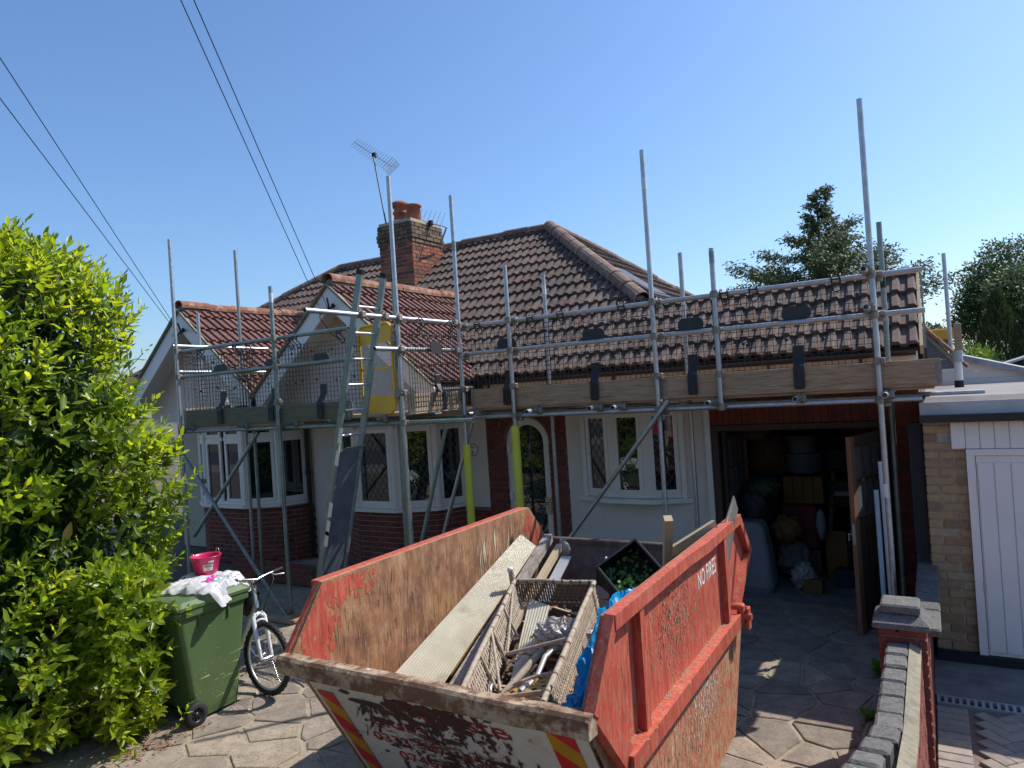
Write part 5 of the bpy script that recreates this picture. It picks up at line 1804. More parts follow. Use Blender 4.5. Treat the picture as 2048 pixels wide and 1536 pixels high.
debris("broken_plaster", "small broken plaster and brick bits scattered through the load of the skip", 420, (-2.75, -1.45), (3.2, 5.3), lambda x, y: .55+.12*(y-3.2), .008, .045, "debris", 81)
debris("broken_plaster", "bits of rubble and splinters heaped against the red side of the skip", 260, (-1.75, -1.4), (3.2, 4.9), lambda x, y: .7+.1*(y-3.2), .008, .04, "debris", 82)
def splinters(n, seed):
    rnd = random.Random(seed)
    mb = MB()
    for _ in range(n):
        p = Vector((rnd.uniform(-2.7, -1.45), rnd.uniform(3.2, 5.3), 0))
        p.z = .62+.12*(p.y-3.2)+rnd.uniform(-.03, .1)
        a = rnd.uniform(0, 6.3)
        d_ = Vector((math.cos(a), math.sin(a), rnd.gauss(0, .25)))*rnd.uniform(.04, .28)
        mb.bar(p, p+d_, rnd.uniform(.006, .03), rnd.uniform(.004, .014))
    return tag(mb.build("splintered_wood", "pale_wood", kind="stuff"), "splinters of broken timber lying among the rubble in the skip", "debris")
splinters(130, 83)
def corrugated(name, label, a, b, c, d_, pitch, amp, mat):
    """ribbed translucent sheet over the quad a-b (near), d-c (far); ribs run near to far"""
    a, b, c, d_ = map(Vector, (a, b, c, d_))
    n = int((b-a).length/pitch)*4
    nv = (b-a).cross(d_-a).normalized()
    mb = MB()
    vs = []
    for side in (0, .003):
        for p, q in ((a, b), (d_, c)):
            vs += [p+(q-p)*i/n+nv*(amp*math.sin(i*math.pi/2)+side) for i in range(n+1)]
    k = n+1
    fs = [(i, i+1, k+i+1, k+i) for i in range(n)]+[(2*k+i+1, 2*k+i, 3*k+i, 3*k+i+1) for i in range(n)]
    fs += [(0, k, 3*k, 2*k), (n, 2*k+n, 3*k+n, k+n)]+[(i+1, i, 2*k+i, 2*k+i+1) for i in range(n)]+[(k+i, k+i+1, 3*k+i+1, 3*k+i) for i in range(n)]
    mb.add(vs, fs)
    return tag(mb.build(name, mat), label, "plastic sheet")
corrugated("plastic_sheet", "long cloudy ribbed plastic sheet leaning along the rusty left side of the skip", (-3.08, 3.4, .8), (-2.79, 3.4, .66), (-2.88, 5.05, 1.29), (-3.08, 5.15, 1.36), .02, .0035, "sheet_plastic")
corrugated("plastic_sheet", "narrow ribbed plastic offcut poking up inside the wicker frame", (-2.42, 3.72, .62), (-2.3, 3.7, .62), (-2.48, 4.5, 1.0), (-2.68, 4.55, 1.02), .014, .0025, "sheet_plastic")
def beam(name, label, cat, p, q, w, h, mat, parts=()):
    o = MB().bar(p, q, w, h)
    return tag(o.build(name, mat), label, cat)
beam("timber_post", "grey weathered timber post lying lengthways beside the plastic sheet", "timber", (-2.58, 3.3, .75), (-3.0, 5.5, 1.26), .07, .07, "weathered_wood")
beam("timber_post", "second, thinner weathered timber lying alongside the grey post", "timber", (-2.55, 3.6, .74), (-2.87, 5.45, 1.2), .05, .05, "pale_wood")
beam("metal_strip", "flat grey metal strip sloping up behind the wicker frame", "metal strip", (-2.6, 4.3, .82), (-2.76, 5.35, 1.14), .09, .01, "drain_grey")
rg = MB()
crumple(rg, (-2.84, 5.48, 1.17), (.05, .04, .08), 5, 16, 10, .5)
tag(rg.build("rag", "wicker"), "crumpled brown rag hanging from the end of the timber at the back of the skip", "rag")

# upturned wicker furniture frame
wk = thing("wicker_table", "upturned grey-brown wicker furniture frame with bamboo rails lying in the skip", "furniture", (-2.1, 3.9, .6))
FL, FR_, NR, NL = Vector((-2.79, 4.53, 1.15)), Vector((-2.2, 4.68, 1.15)), Vector((-1.72, 3.06, 1.06)), Vector((-2.2, 2.98, 1.02))
NR = Vector((-1.73, 3.0, 1.05)); NL = Vector((-2.22, 2.96, 1.0))
dz = Vector((.05, .03, -.2))
def woven(name, p, q, down, mat, slant=0, pitch=.018):
    """strap weave between the rail p-q and its lower edge"""
    n_ = int((q-p).length/pitch)
    w = MB()
    if mat == "wicker":
        w.add([p+Vector((-.004, 0, 0)), q+Vector((-.004, 0, 0)), q+down+Vector((-.004, 0, 0)), p+down+Vector((-.004, 0, 0))], [(0, 1, 2, 3)])
    dv = (q-p).normalized()
    nv = dv.cross(down).normalized()*.004
    for i in range(n_):
        a_ = p+(q-p)*(i+.06)/n_
        b_ = p+(q-p)*(i+.88)/n_
        sl_ = dv*slant
        k = 4
        for j in range(k):
            s0, s1 = j/k, (j+1)/k
            o_ = nv*(1 if (i+j) % 2 else -1)
            w.add([a_+(down+sl_)*s0+o_, b_+(down+sl_)*s0+o_, b_+(down+sl_)*s1-o_, a_+(down+sl_)*s1-o_], [(0, 1, 2, 3)])
    for j in range(1, 6):
        w.tube([p+down*j/6, q+down*j/6], .003, 4)
    return w.build(name, mat, wk)
for nm, p, q, sl_ in (("rail", FL, FR_, 0), ("rail", FR_, NR, 0), ("rail", NL, FL, 0)):
    MB().tube([p, p+(q-p)*.33+Vector((0, 0, .006)), p+(q-p)*.66-Vector((0, 0, .004)), q], .017, 9).build(nm, "wicker", wk)
    for i in range(9):
        c_ = p+(q-p)*(i+.5)/9
        MB().tube([c_-(q-p).normalized()*.008, c_+(q-p).normalized()*.008], .0185, 8).build("binding", "wicker_dark", wk)
woven("woven_panel", FL, FR_, Vector((.01, .02, -.16)), "wicker_dark")
woven("woven_panel", FR_, NR, Vector((.02, .03, -.2)), "wicker", .03)
woven("woven_panel", NL, FL, Vector((.07, 0, -.2)), "wicker", .0)
MB().tube([FL+Vector((.0, -.0, -.16)), FR_+Vector((0, 0, -.16))], .014, 8).build("rail", "wicker_dark", wk)
lg_ = MB().tube([FL+Vector((0, 0, -.12)), FL+Vector((-.02, 0, .0)), FL+Vector((-.03, .0, .09))], .022, 10)
lg_.build("leg", "wicker", wk)
MB().lathe(FL+Vector((-.032, 0, .09)), [(0, .012), (.018, .01), (.024, 0), (.024, -.02)], 10).build("foot_cap", "paper", wk)
P1 = NL+(FL-NL)*.52+Vector((.1, 0, -.16)); P2 = NR+(FR_-NR)*.5+Vector((0, 0, -.04))
MB().tube([P1, P2], .012, 8).build("cross_rail", "wicker", wk)
P3 = NL+(FL-NL)*.16+Vector((.13, 0, -.12)); P4 = NR+(FR_-NR)*.14+Vector((0, 0, -.06))
MB().tube([P3, P4], .014, 8).build("cross_rail", "wicker", wk)
st = MB()
for k_ in (.1, .3, .5, .72):
    b_ = NL+(FL-NL)*k_
    st.tube([b_, b_+Vector((.09, .02, -.2))], .011, 7)
st.tube([FL+Vector((.02, -.05, 0)), P1], .009, 7)
st.tube([NL+(FL-NL)*.5, P3+Vector((0, .1, 0))], .009, 7)
st.build("strut", "wicker", wk)
ck = MB().ring(P3+Vector((.0, .03, .02)), (1, .3, .2), .045, .009, 14, 6, R(20), R(260))
ck.build("bracket", "aluminium", wk)
# round wicker tray lying in the near end
tr = thing("wicker_tray", "round amber wicker table top lying under the frame at the near end of the skip", "table top", (-2.05, 3.4, .72))
mt = Matrix.Translation((-2.03, 3.42, .74)) @ Matrix.Rotation(R(18), 4, 'X') @ Matrix.Rotation(R(-8), 4, 'Y')
rm = MB().ring(mt @ Vector(), mt.to_3x3() @ Vector((0, 0, 1)), .37, .014, 36, 8)
rm.build("rim", "wicker", tr)
wv = MB()
nst = 22
for i in range(nst):
    y = -.35+.7*(i+.5)/nst
    hw = math.sqrt(max(0, .365**2-y*y))
    k = 14
    for j in range(k):
        x0_, x1_ = -hw+2*hw*j/k, -hw+2*hw*(j+1)/k
        o_ = .006 if (i+j) % 2 else -.006
        q = [mt @ Vector((x0_, y-.013, -o_)), mt @ Vector((x1_, y-.013, o_)), mt @ Vector((x1_, y+.013, o_)), mt @ Vector((x0_, y+.013, -o_))]
        wv.add(q, [(0, 1, 2, 3)])
wv.build("weave", "wicker_amber", tr)
# pipes and clear bag inside the frame
bp = MB().tube([(-2.42, 3.55, .66), (-2.32, 4.1, .86)], .024, 9)
tag(bp.build("bamboo_pole", "wicker"), "short bamboo pole lying under the left rail of the wicker frame", "pole")
hs = MB().tube([(-2.2, 3.75, .8), (-2.24, 3.95, .86), (-2.2, 4.12, .9), (-2.14, 4.2, .88)], .018, 8).tube([(-2.24, 3.62, .77), (-2.2, 3.76, .8)], .022, 8)
tag(hs.build("hose", "drain_grey"), "grey plastic hose end beside the round wicker top", "hose")
cbg = MB()
crumple(cbg, (-2.22, 4.2, .93), (.2, .14, .09), 9, 46, 24, .34, (3, 9))
rnd = random.Random(19)
cbg.v = [v+Vector((rnd.gauss(0, .007), rnd.gauss(0, .007), rnd.gauss(0, .009))) for v in cbg.v]
cbg.sm = [False]*len(cbg.f)
tag(cbg.build("plastic_bag", "clear_plastic"), "crumpled clear plastic bag lying inside the wicker frame", "plastic bag")
# square planter with ivy
pl_ = thing("planter", "black square plastic planter tipped on its side against the back of the skip", "planter", (-2.12, 5.1, .8))
mpl = Matrix.Translation((-2.08, 5.12, 1.08)) @ Matrix.Rotation(R(24), 4, 'Z') @ Matrix.Rotation(R(52), 4, 'X') @ Matrix.Rotation(R(35), 4, 'Z')
s_ = .2
b_ = MB()
for a0, a1, c0, c1 in ((-s_, s_, -s_, -s_+.02), (-s_, s_, s_-.02, s_), (-s_, -s_+.02, -s_+.0205, s_-.0205), (s_-.02, s_, -s_+.0205, s_-.0205)):
    b_.bbox(a0, a1, c0, c1, -.32, .12, .003, mpl)
b_.box(-s_+.021, s_-.021, -s_+.021, s_-.021, -.32, -.3, mpl)
b_.build("pot", "planter_black", pl_)
MB().box(-s_+.022, s_-.022, -s_+.022, s_-.022, -.1, -.06, mpl).build("soil", "soil", pl_)
iv = MB()
rnd = random.Random(3)
for _ in range(260):
    low = rnd.random() < .55
    p = Vector((rnd.uniform(-.17, .17), rnd.uniform(-.17, .17), rnd.uniform(-.06, .03)))
    if low:
        p = Vector((rnd.uniform(-.18, -.02), rnd.uniform(-.18, .0), rnd.uniform(-.04, .09)))
    a_ = rnd.uniform(0, 6.28)
    l_, w_ = rnd.uniform(.018, .04), rnd.uniform(.012, .022)
    t_ = rnd.uniform(-.5, .5)
    d1 = Vector((math.cos(a_), math.sin(a_), t_)); d2 = Vector((-math.sin(a_), math.cos(a_), rnd.uniform(-.3, .3)))
    iv.add([mpl @ (p), mpl @ (p+d1*l_*.5+d2*w_), mpl @ (p+d1*l_), mpl @ (p+d1*l_*.5-d2*w_)], [(0, 1, 2, 3)])
ivo = iv.build("ivy_leaves", "small_leaf", kind="stuff")
tag(ivo, "small green ivy leaves growing in the black planter", "ivy")
# blue sheet, grey board, timber bits on the right
def blue(name, label, path, wd, seed):
    rnd = random.Random(seed)
    mb = MB()
    n_, k_ = len(path)*6, 26
    P = [Vector(p) for p in path]
    vs = []
    for i in range(n_+1):
        t_ = i/n_*(len(P)-1)
        j = min(int(t_), len(P)-2)
        p = P[j].lerp(P[j+1], t_-j)
        d_ = (P[min(j+1, len(P)-1)]-P[j]).normalized()
        a_ = d_.cross(Vector((0, 0, 1))).normalized()
        b2 = a_.cross(d_)
        w = wd*(.55+.45*math.sin(math.pi*min(1, (i+1.2)/n_*1.0)))
        for q in range(k_):
            an = 2*math.pi*q/k_
            r_ = 1+.3*math.sin(3*an+i*.5+seed)+.22*math.sin(5*an-i*.8)+.12*math.sin(9*an+i*1.3)+rnd.uniform(-.14, .14)
            vs.append(p+a_*math.cos(an)*w*r_+b2*math.sin(an)*w*.35*r_+Vector((0, 0, rnd.gauss(0, .006))))
    fs = [(i*k_+q, i*k_+(q+1) % k_, (i+1)*k_+(q+1) % k_, (i+1)*k_+q) for i in range(n_) for q in range(k_)]
    fs += [tuple(range(k_))[::-1], tuple(range(n_*k_, (n_+1)*k_))]
    mb.add(vs, fs, False)
    return tag(mb.build(name, "bag_blue"), label, "plastic sack")
blue("plastic_sack", "bright blue plastic sack draped up against the inside of the red skip side", [(-1.52, 2.98, 1.08), (-1.5, 3.1, 1.22), (-1.49, 3.3, 1.37), (-1.47, 3.5, 1.45), (-1.46, 3.62, 1.455)], .062, 2)
blue("plastic_sack", "scrap of bright blue plastic in the near right corner of the skip", [(-1.64, 2.98, .97), (-1.6, 3.1, 1.03), (-1.57, 3.22, 1.08)], .055, 5)
beam("timber_offcut", "dark end of broken timber beside the lower blue plastic", "timber", (-1.56, 3.2, .72), (-1.56, 3.5, 1.06), .075, .06, "weathered_wood")
beam("timber_offcut", "pale timber batten with a bolt hole in the near right corner of the skip", "timber", (-1.46, 3.0, .86), (-1.45, 3.7, 1.12), .05, .05, "pale_wood")
wf = thing("wooden_trestle", "broken wooden leg frame sticking up over the red side of the skip", "timber", (-1.6, 4.7, 1))
MB().bar((-1.68, 4.75, 1.05), (-1.545, 4.5, 1.68), .055, .065).build("post", "pale_wood", wf)
MB().bar((-1.62, 4.66, 1.4), (-1.36, 4.95, 1.56), .035, .06).build("rail", "pale_wood", wf)
MB().bar((-1.82, 4.4, .95), (-1.6, 4.72, 1.32), .05, .06).build("brace", "weathered_wood", wf)
pb = MB().prism([(-1.42, 5.0, 1.2), (-1.36, 5.2, 1.2), (-1.27, 5.22, 1.62), (-1.285, 5.2, 1.72), (-1.35, 5.1, 1.5)], (.012, -.008, 0))
tag(pb.build("pointed_board", "opposite_render"), "pale pointed board end sticking up at the far corner of the skip", "board")
gb_ = MB().prism([(-2.5, 5.2, .75), (-2.28, 5.05, .75), (-2.25, 5.1, 1.12), (-2.34, 5.22, 1.2)], (.01, .01, 0))
tag(gb_.build("panel_offcut", "drain_grey"), "grey panel offcut standing between the wicker frame and the planter", "board")
# ---------------------------------------------------------------- wheelie bin, bag and bucket
bn = thing("wheelie_bin", "green wheeled bin with lid shut standing against the hedge", "bin", (-5.62, 3.8, 0))
def loft(mb, rings):
    k = len(rings[0])
    vs = [p for r in rings for p in r]
    fs = [(i*k+j, i*k+(j+1) % k, (i+1)*k+(j+1) % k, (i+1)*k+j) for i in range(len(rings)-1) for j in range(k)]
    fs += [tuple(range(k))[::-1], tuple(range((len(rings)-1)*k, len(rings)*k))]
    return mb.add(vs, fs)
def rrect(x0, x1, y0, y1, z, r=.04, n=4):
    o = []
    for cx_, cy_, a0 in ((x1-r, y1-r, 0), (x0+r, y1-r, 90), (x0+r, y0+r, 180), (x1-r, y0+r, 270)):
        o += [Vector((cx_+r*math.cos(R(a0+90*k/n)), cy_+r*math.sin(R(a0+90*k/n)), z)) for k in range(n+1)]
    return o
b_ = MB()
loft(b_, [rrect(-5.84, -5.38, 3.58, 3.99, .035), rrect(-5.845, -5.372, 3.56, 4.0, .1), rrect(-5.88, -5.345, 3.45, 4.09, .86), rrect(-5.885, -5.343, 3.44, 4.1, .87), rrect(-5.885, -5.343, 3.44, 4.1, .955)])
b_.build("body", "bin_green", bn)
rm_ = MB()
loft(rm_, [rrect(-5.905, -5.322, 3.42, 4.12, .9), rrect(-5.91, -5.317, 3.415, 4.125, .91), rrect(-5.91, -5.317, 3.415, 4.125, .955), rrect(-5.9, -5.325, 3.425, 4.115, .962)])
for y in (3.62, 3.9):
    rm_.bbox(-5.345, -5.33, y, y+.02, .8, .9, .004)
rm_.build("rim", "bin_green", bn)
ld_ = MB()
loft(ld_, [rrect(-5.915, -5.312, 3.42, 4.14, .963), rrect(-5.92, -5.307, 3.415, 4.145, .97), rrect(-5.92, -5.307, 3.415, 4.145, .995), rrect(-5.88, -5.35, 3.45, 4.09, 1.03), rrect(-5.84, -5.39, 3.5, 4.04, 1.038)])
ld_.build("lid", "bin_green", bn)
hd_ = MB().tube([(-5.82, 3.41, .95), (-5.82, 3.35, .95), (-5.42, 3.35, .95), (-5.42, 3.41, .95)], .014, 8)
hd_.build("handle", "bin_green", bn)
for x in (-5.335, -5.89):
    w_ = MB()
    w_.lathe((x-.025, 3.545, .1), [(.058, 0), (.09, 0), (.1, .01), (.1, .04), (.09, .05), (.058, .05)], 26, axis=(1, 0, 0))
    wo = w_.build("wheel", "rubber", bn)
    h_ = MB()
    h_.lathe((x-.02, 3.545, .1), [(.0, .036), (.018, .036), (.02, .02), (.052, .014), (.055, .04), (.06, .04), (.06, .0), (0, .0)], 22, axis=(1, 0, 0))
    for i in range(8):
        a = 2*math.pi*i/8
        h_.bar((x+.0, 3.545+.015*math.cos(a), .1+.015*math.sin(a)), (x+.0, 3.545+.055*math.cos(a), .1+.055*math.sin(a)), .012, .02, up=(1, 0, 0))
    h_.build("hub", "wheel_black", wo)
MB().tube([(-5.9, 3.545, .1), (-5.34, 3.545, .1)], .012, 8).build("axle", "wheel_black", bn)

sp2 = MB()
rnd = random.Random(6)
for _ in range(46):
    y, z = rnd.uniform(3.55, 4.02), rnd.uniform(.1, .82)
    t_ = (z-.1)/.76
    x = -5.372+.027*t_+.0012
    r_ = rnd.uniform(.0015, .005)
    sp2.add([(x, y-r_, z), (x, y, z-r_*1.3), (x, y+r_, z+r_*.3), (x, y, z+r_)], [(0, 1, 2, 3)])
for _ in range(16):
    y, z = rnd.uniform(3.55, 3.95), rnd.uniform(.12, .5)
    x = -5.372+.027*(z-.1)/.76+.0012
    l_ = rnd.uniform(.03, .14)
    sp2.add([(x, y, z), (x, y+l_, z+l_*rnd.uniform(-.1, .25)), (x, y+l_, z+l_*.1+.002), (x, y, z+.0015)], [(0, 1, 2, 3)])
sp2.build("scuffs", "paper_green", bn, kind="stuff")
cbag = thing("carrier_bag", "white plastic carrier bag with magenta print lying flat on the bin lid", "bag", (-5.6, 3.9, 1.04))
rnd = random.Random(12)
nx_, ny_ = 44, 36
ph = [(rnd.uniform(-32, 32), rnd.uniform(-32, 32), rnd.uniform(0, 6)) for _ in range(14)]
mbag = Matrix.Translation((-5.6, 3.87, 1.045)) @ Matrix.Rotation(R(24), 4, 'Z')
def bag_z(u, v):
    e = min(1, 3.2*min(u, 1-u, v, 1-v)*2)
    w = sum(abs(math.sin(a*u+b*v+p)) for a, b, p in ph)/14
    return .012+.05*math.sqrt(max(0, e))*(.5+.9*w)+.055*(w-.62)
def bag_p(u, v):
    wx = .02*math.sin(9*v+1)+.012*math.sin(23*v)
    wy = .02*math.sin(8*u+2)+.012*math.sin(27*u)
    x, y = (u-.5)*.6+wx*(u-.5)*2, (v-.5)*.56+wy*(v-.5)*2
    z = bag_z(u, v)
    if u > .84:
        z -= (u-.84)*.75
    return mbag @ Vector((x, y, z))
bg_ = MB()
vs = [bag_p(i/nx_, j/ny_) for j in range(ny_+1) for i in range(nx_+1)]
bg_.add(vs, [(j*(nx_+1)+i, j*(nx_+1)+i+1, (j+1)*(nx_+1)+i+1, (j+1)*(nx_+1)+i) for j in range(ny_) for i in range(nx_)], True)
bg_.build("bag_top", "bag_white", cbag)
def bag_patch(name, poly, mat, lift=.0035, dens=.03):
    """printed patch that follows the creases of the bag"""
    mb = MB()
    us = [p[0] for p in poly]; vs_ = [p[1] for p in poly]
    st_ = .0166
    def inside(u, v):
        c = False
        for i in range(len(poly)):
            (a, b), (c_, d_) = poly[i], poly[(i+1) % len(poly)]
            if (b > v) != (d_ > v) and u < (c_-a)*(v-b)/(d_-b)+a:
                c = not c
        return c
    i = min(us)
    while i < max(us):
        j = min(vs_)
        while j < max(vs_):
            if inside(i+st_/2, j+st_/2):
                q = [bag_p(i, j), bag_p(i+st_, j), bag_p(i+st_, j+st_), bag_p(i, j+st_)]
                mb.add([p+Vector((0, 0, lift)) for p in q], [(0, 1, 2, 3)], True)
            j += st_
        i += st_
    mb.build(name, mat, cbag)
bag_patch("printed_logo", [(.56, .3), (.62, .24), (.72, .3), (.7, .5), (.66, .66), (.6, .62), (.6, .48)], "bag_magenta")
bag_patch("printed_logo", [(.56, .78), (.62, .82), (.68, .92), (.6, .95), (.62, .88)], "bag_magenta")
bag_patch("printed_shape", [(.66, .3), (.86, .3), (.86, .6), (.68, .6), (.72, .45)], "bag_grey")
bag_patch("printed_text", [(.88, .2), (.96, .2), (.96, .5), (.88, .5)], "bag_grey")
bag_patch("printed_text", [(.16, .42), (.19, .42), (.19, .58), (.16, .58)], "letter_black")
ln_ = MB()
ln_.tube([bag_p(.86, .12+.8*i/20)+Vector((0, 0, .004)) for i in range(21)], .0022, 5)
ln_.build("printed_line", "bag_grey", cbag)

bk = thing("bucket", "bright pink tin bucket with wire handles and a paper label on the white bag", "bucket", (-5.72, 4.02, 1.09))
bc = Vector((-5.74, 4.0, 1.088))
bu = MB()
bu.lathe(bc, [(0, .0), (.083, 0), (.088, .004), (.098, .05), (.101, .052), (.104, .075), (.1055, .077), (.122, .155), (.1245, .157), (.128, .178), (.134, .182), (.133, .19), (.126, .187), (.118, .165), (.086, .01), (0, .01)], 36)
bu.build("pail", "pink_metal", bk)
lb = MB()
dirc = math.atan2(-bc.y, -bc.x)+.1
def on_pail(a, z, off=.0015):
    r = .088+(z-.004)*.207+off
    return bc+Vector((math.cos(dirc+a)*r, math.sin(dirc+a)*r, z))
def pail_label(name, a0, a1, z0, z1, mat, off):
    mb = MB()
    n_ = 8
    vs = [on_pail(a0+(a1-a0)*i/n_, z, off) for z in (z0, z1) for i in range(n_+1)]
    mb.add(vs, [(i, i+1, n_+2+i, n_+1+i) for i in range(n_)], True)
    return mb.build(name, mat, bk)
pail_label("label", -.32, .42, .068, .125, "paper", .004)
pail_label("label", .05, .46, .138, .165, "paper", .004)
pail_label("label_print", -.25, .35, .098, .118, "paper_green", .005)
pail_label("label_print", .0, .1, .074, .09, "bag_grey", .005)
hw_ = MB()
for a in (math.pi*.5+.5, -math.pi*.5+.45):
    c_ = on_pail(a, .18, .002)
    t_ = Vector((-math.sin(dirc+a), math.cos(dirc+a), 0))
    hw_.tube([c_+t_*.022+Vector((0, 0, -.02)), c_+t_*.02+Vector((0, 0, .03)), c_+t_*.01+Vector((0, 0, .047)), c_-t_*.01+Vector((0, 0, .047)), c_-t_*.02+Vector((0, 0, .03)), c_-t_*.022+Vector((0, 0, -.02))], .0035, 6)
hw_.build("handle", "wire_steel", bk)

# ---------------------------------------------------------------- bicycle
F0 = Vector((-5.24, 4.2, .014))
bd = Vector((math.cos(R(163)), math.sin(R(163)), 0))            # towards the rear wheel
up = Vector((0, 0, 1))
lean = Vector((-bd.y, bd.x, 0))*-.06
bi = thing("bicycle", "white and silver mountain bike parked behind the green bin", "bicycle", (-5.7, 4.35, 0))
RW = .325
def wheel(c, axis, name="wheel"):
    axis = axis.normalized()
    t = MB().ring(c, axis, RW-.025, .025, 44, 10)
    a = axis.orthogonal().normalized(); b = axis.cross(a)
    for i in range(64):
        an = 2*math.pi*i/64
        d_ = a*math.cos(an)+b*math.sin(an)
        tg = -a*math.sin(an)+b*math.cos(an)
        for o_ in ((-.013, .013) if i % 2 else (0,)):
            p = c+d_*(RW-.003)+axis*o_
            t.bar(p-tg*.006, p+tg*.006, .011, .01, up=d_)
    w_ = t.build(name, "rubber", bi)
    r_ = MB().ring(c, axis, RW-.055, .013, 44, 8)
    r_.build("rim", "aluminium", w_)
    s_ = MB()
    for i in range(28):
        an = 2*math.pi*i/28
        d_ = a*math.cos(an)+b*math.sin(an)
        an2 = an+(.5 if i % 2 else -.5)
        h_ = (a*math.cos(an2)+b*math.sin(an2))*.022+axis*(.03 if i % 4 < 2 else -.03)
        s_.tube([c+h_, c+d_*(RW-.066)], .0016, 4, caps=False)
    s_.build("spokes", "chrome", w_)
    h_ = MB().tube([c-axis*.045, c+axis*.045], .02, 10).tube([c-axis*.055, c+axis*.055], .008, 8)
    h_.build("hub", "chrome", w_)
    return w_
sd = Vector((math.cos(R(176)), math.sin(R(176)), 0))             # steered front wheel
fax = up.cross(sd)+Vector((0, 0, .04))
rax = up.cross(bd)+Vector((0, 0, .04))
fc_ = F0+up*RW
wheel(fc_, fax)
rcen = F0+bd*1.05+up*RW
wheel(rcen, rax)
hdir = (up*.95+bd*.32).normalized()
head = fc_+bd*.17+up*.44
fk = MB()
sx_ = fax.normalized()
for s_ in (-1, 1):
    fk.tube([fc_+sx_*.055*s_, fc_+sx_*.058*s_+(head-fc_)*.45], .014, 8, r2=.017)
    fk.tube([fc_+sx_*.058*s_+(head-fc_)*.4, fc_+sx_*.058*s_+(head-fc_)*.78, fc_+sx_*.03*s_+(head-fc_)*.86], .021, 8)
fk.tube([fc_+sx_*.06+(head-fc_)*.78, fc_+(head-fc_)*.85, fc_-sx_*.06+(head-fc_)*.78], .02, 8)
fk.ring(fc_+(head-fc_)*.62, (bd+up*.2), .058, .011, 14, 6, 0, math.pi)
fk.build("fork", "bike_white", bi)
fr_ = MB()
top_h, bot_h = head+hdir*.13, head
bb_ = rcen-bd*.43+up*-.04
seat_ = bb_+up*.46+bd*.14
fr_.tube([bot_h-hdir*.02, top_h+hdir*.02], .022, 10)
fr_.tube([bot_h+hdir*.02, bb_], .02, 10).tube([top_h, seat_], .017, 10).tube([bb_, seat_+(seat_-bb_).normalized()*.06], .017, 10)
for s_ in (-1, 1):
    fr_.tube([rcen+rax.normalized()*.06*s_, bb_+rax.normalized()*.03*s_], .01, 8).tube([rcen+rax.normalized()*.06*s_, seat_+rax.normalized()*.02*s_], .009, 8)
fr_.build("frame", "bike_silver", bi)
stm = top_h+hdir*.09
hb_ = MB()
hx = sx_
hb_.tube([top_h, stm, stm-sd*.05], .014, 8)
bar_c = stm-sd*.06+up*.02
hb_.tube([bar_c-hx*.29+up*.05, bar_c-hx*.13+up*.03, bar_c, bar_c+hx*.13+up*.03, bar_c+hx*.29+up*.05], .0125, 8)
hb_.build("handlebar", "chrome", bi)
gp = MB()
for s_ in (-1, 1):
    gp.tube([bar_c+hx*.29*s_+up*.05, bar_c+hx*.19*s_+up*.037], .018, 8)
gp.build("grip", "rubber", bi)
bl2_ = MB()
for s_ in (-1, 1):
    bl2_.tube([bar_c+hx*.16*s_+up*.03, bar_c+hx*.17*s_-sd*.05+up*.02, bar_c+hx*.26*s_-sd*.065+up*.015], .007, 6)
bl2_.build("brake_lever", "aluminium", bi)
cbx = MB()
cbx.tube([bar_c+hx*.17+up*.03, bar_c+hx*.14-sd*.09+up*.02, head-sd*.08+up*.06, head-sd*.02-up*.05], .004, 5)
cbx.tube([bar_c-hx*.17+up*.03, bar_c-hx*.12-sd*.1, head-sd*.09-up*.05, head-up*.1], .004, 5)
cbx.build("cable", "black_plastic", bi)
ckx = MB().lathe(bb_-rax.normalized()*.06, [(.0, 0), (.085, 0), (.09, .004), (.085, .008), (0, .008)], 24, axis=rax)
ckx.bar(bb_-rax.normalized()*.07, bb_-rax.normalized()*.08-bd*.15-up*.07, .022, .014)
ckx.bbox(-.045, .045, -.03, .03, -.012, .012, .004, Matrix.Translation(bb_-rax.normalized()*.12-bd*.15-up*.07))
ckx.build("crank", "chrome", bi)
sdl = MB()
sp_ = seat_+up*.2+bd*.03
sdl.tube([seat_, sp_], .012, 8)
crumple(sdl, sp_+up*.03+bd*.02, (.12, .07, .035), 5, 16, 8, .05)
sdl.build("saddle", "rubber", bi)
bgx = MB()
crumple(bgx, head+up*.03+bd*.2, (.1, .09, .15), 17, 24, 14, .35)
bgx.build("frame_bag", "bag_black", bi)

# ---------------------------------------------------------------- loose bricks under the left bay, patio kit
def loose(label, spots):
    pass
bs = brick_mesh(.215, .065, .102, "red_brick")
k = 0
for (x, y, n_, a_) in ((-8.9, 7.25, 4, 20), (-8.55, 7.2, 3, 15), (-8.2, 7.1, 3, 5), (-7.95, 7.2, 2, 40), (-8.7, 7.05, 2, 70)):
    for i in range(n_):
        o = piece("loose_brick", bs, None, Matrix.Translation((x+random.uniform(-.03, .03), y+.05, .014+i*.066)) @ Matrix.Rotation(R(a_+random.uniform(-9, 9)), 4, 'Z'))
        tag(o, "loose red brick in the low stack below the left bay window", "brick", "loose bricks stacked under the left bay")
pb_ = thing("planter_wall", "low dark brick planter edge below the left bay window", "planter", (-8.3, 7.1, 0))
MB().box(-9.3, -7.6, 6.93, 7.02, .014, .3).build("core", "dark_mortar", pb_)
brick_field(Budget(pb_, "brick", 60), (-9.3, 6.925, .014), (1, 0, 0), (0, -1, 0), 1.7, .3, "red_brick", d=.05)

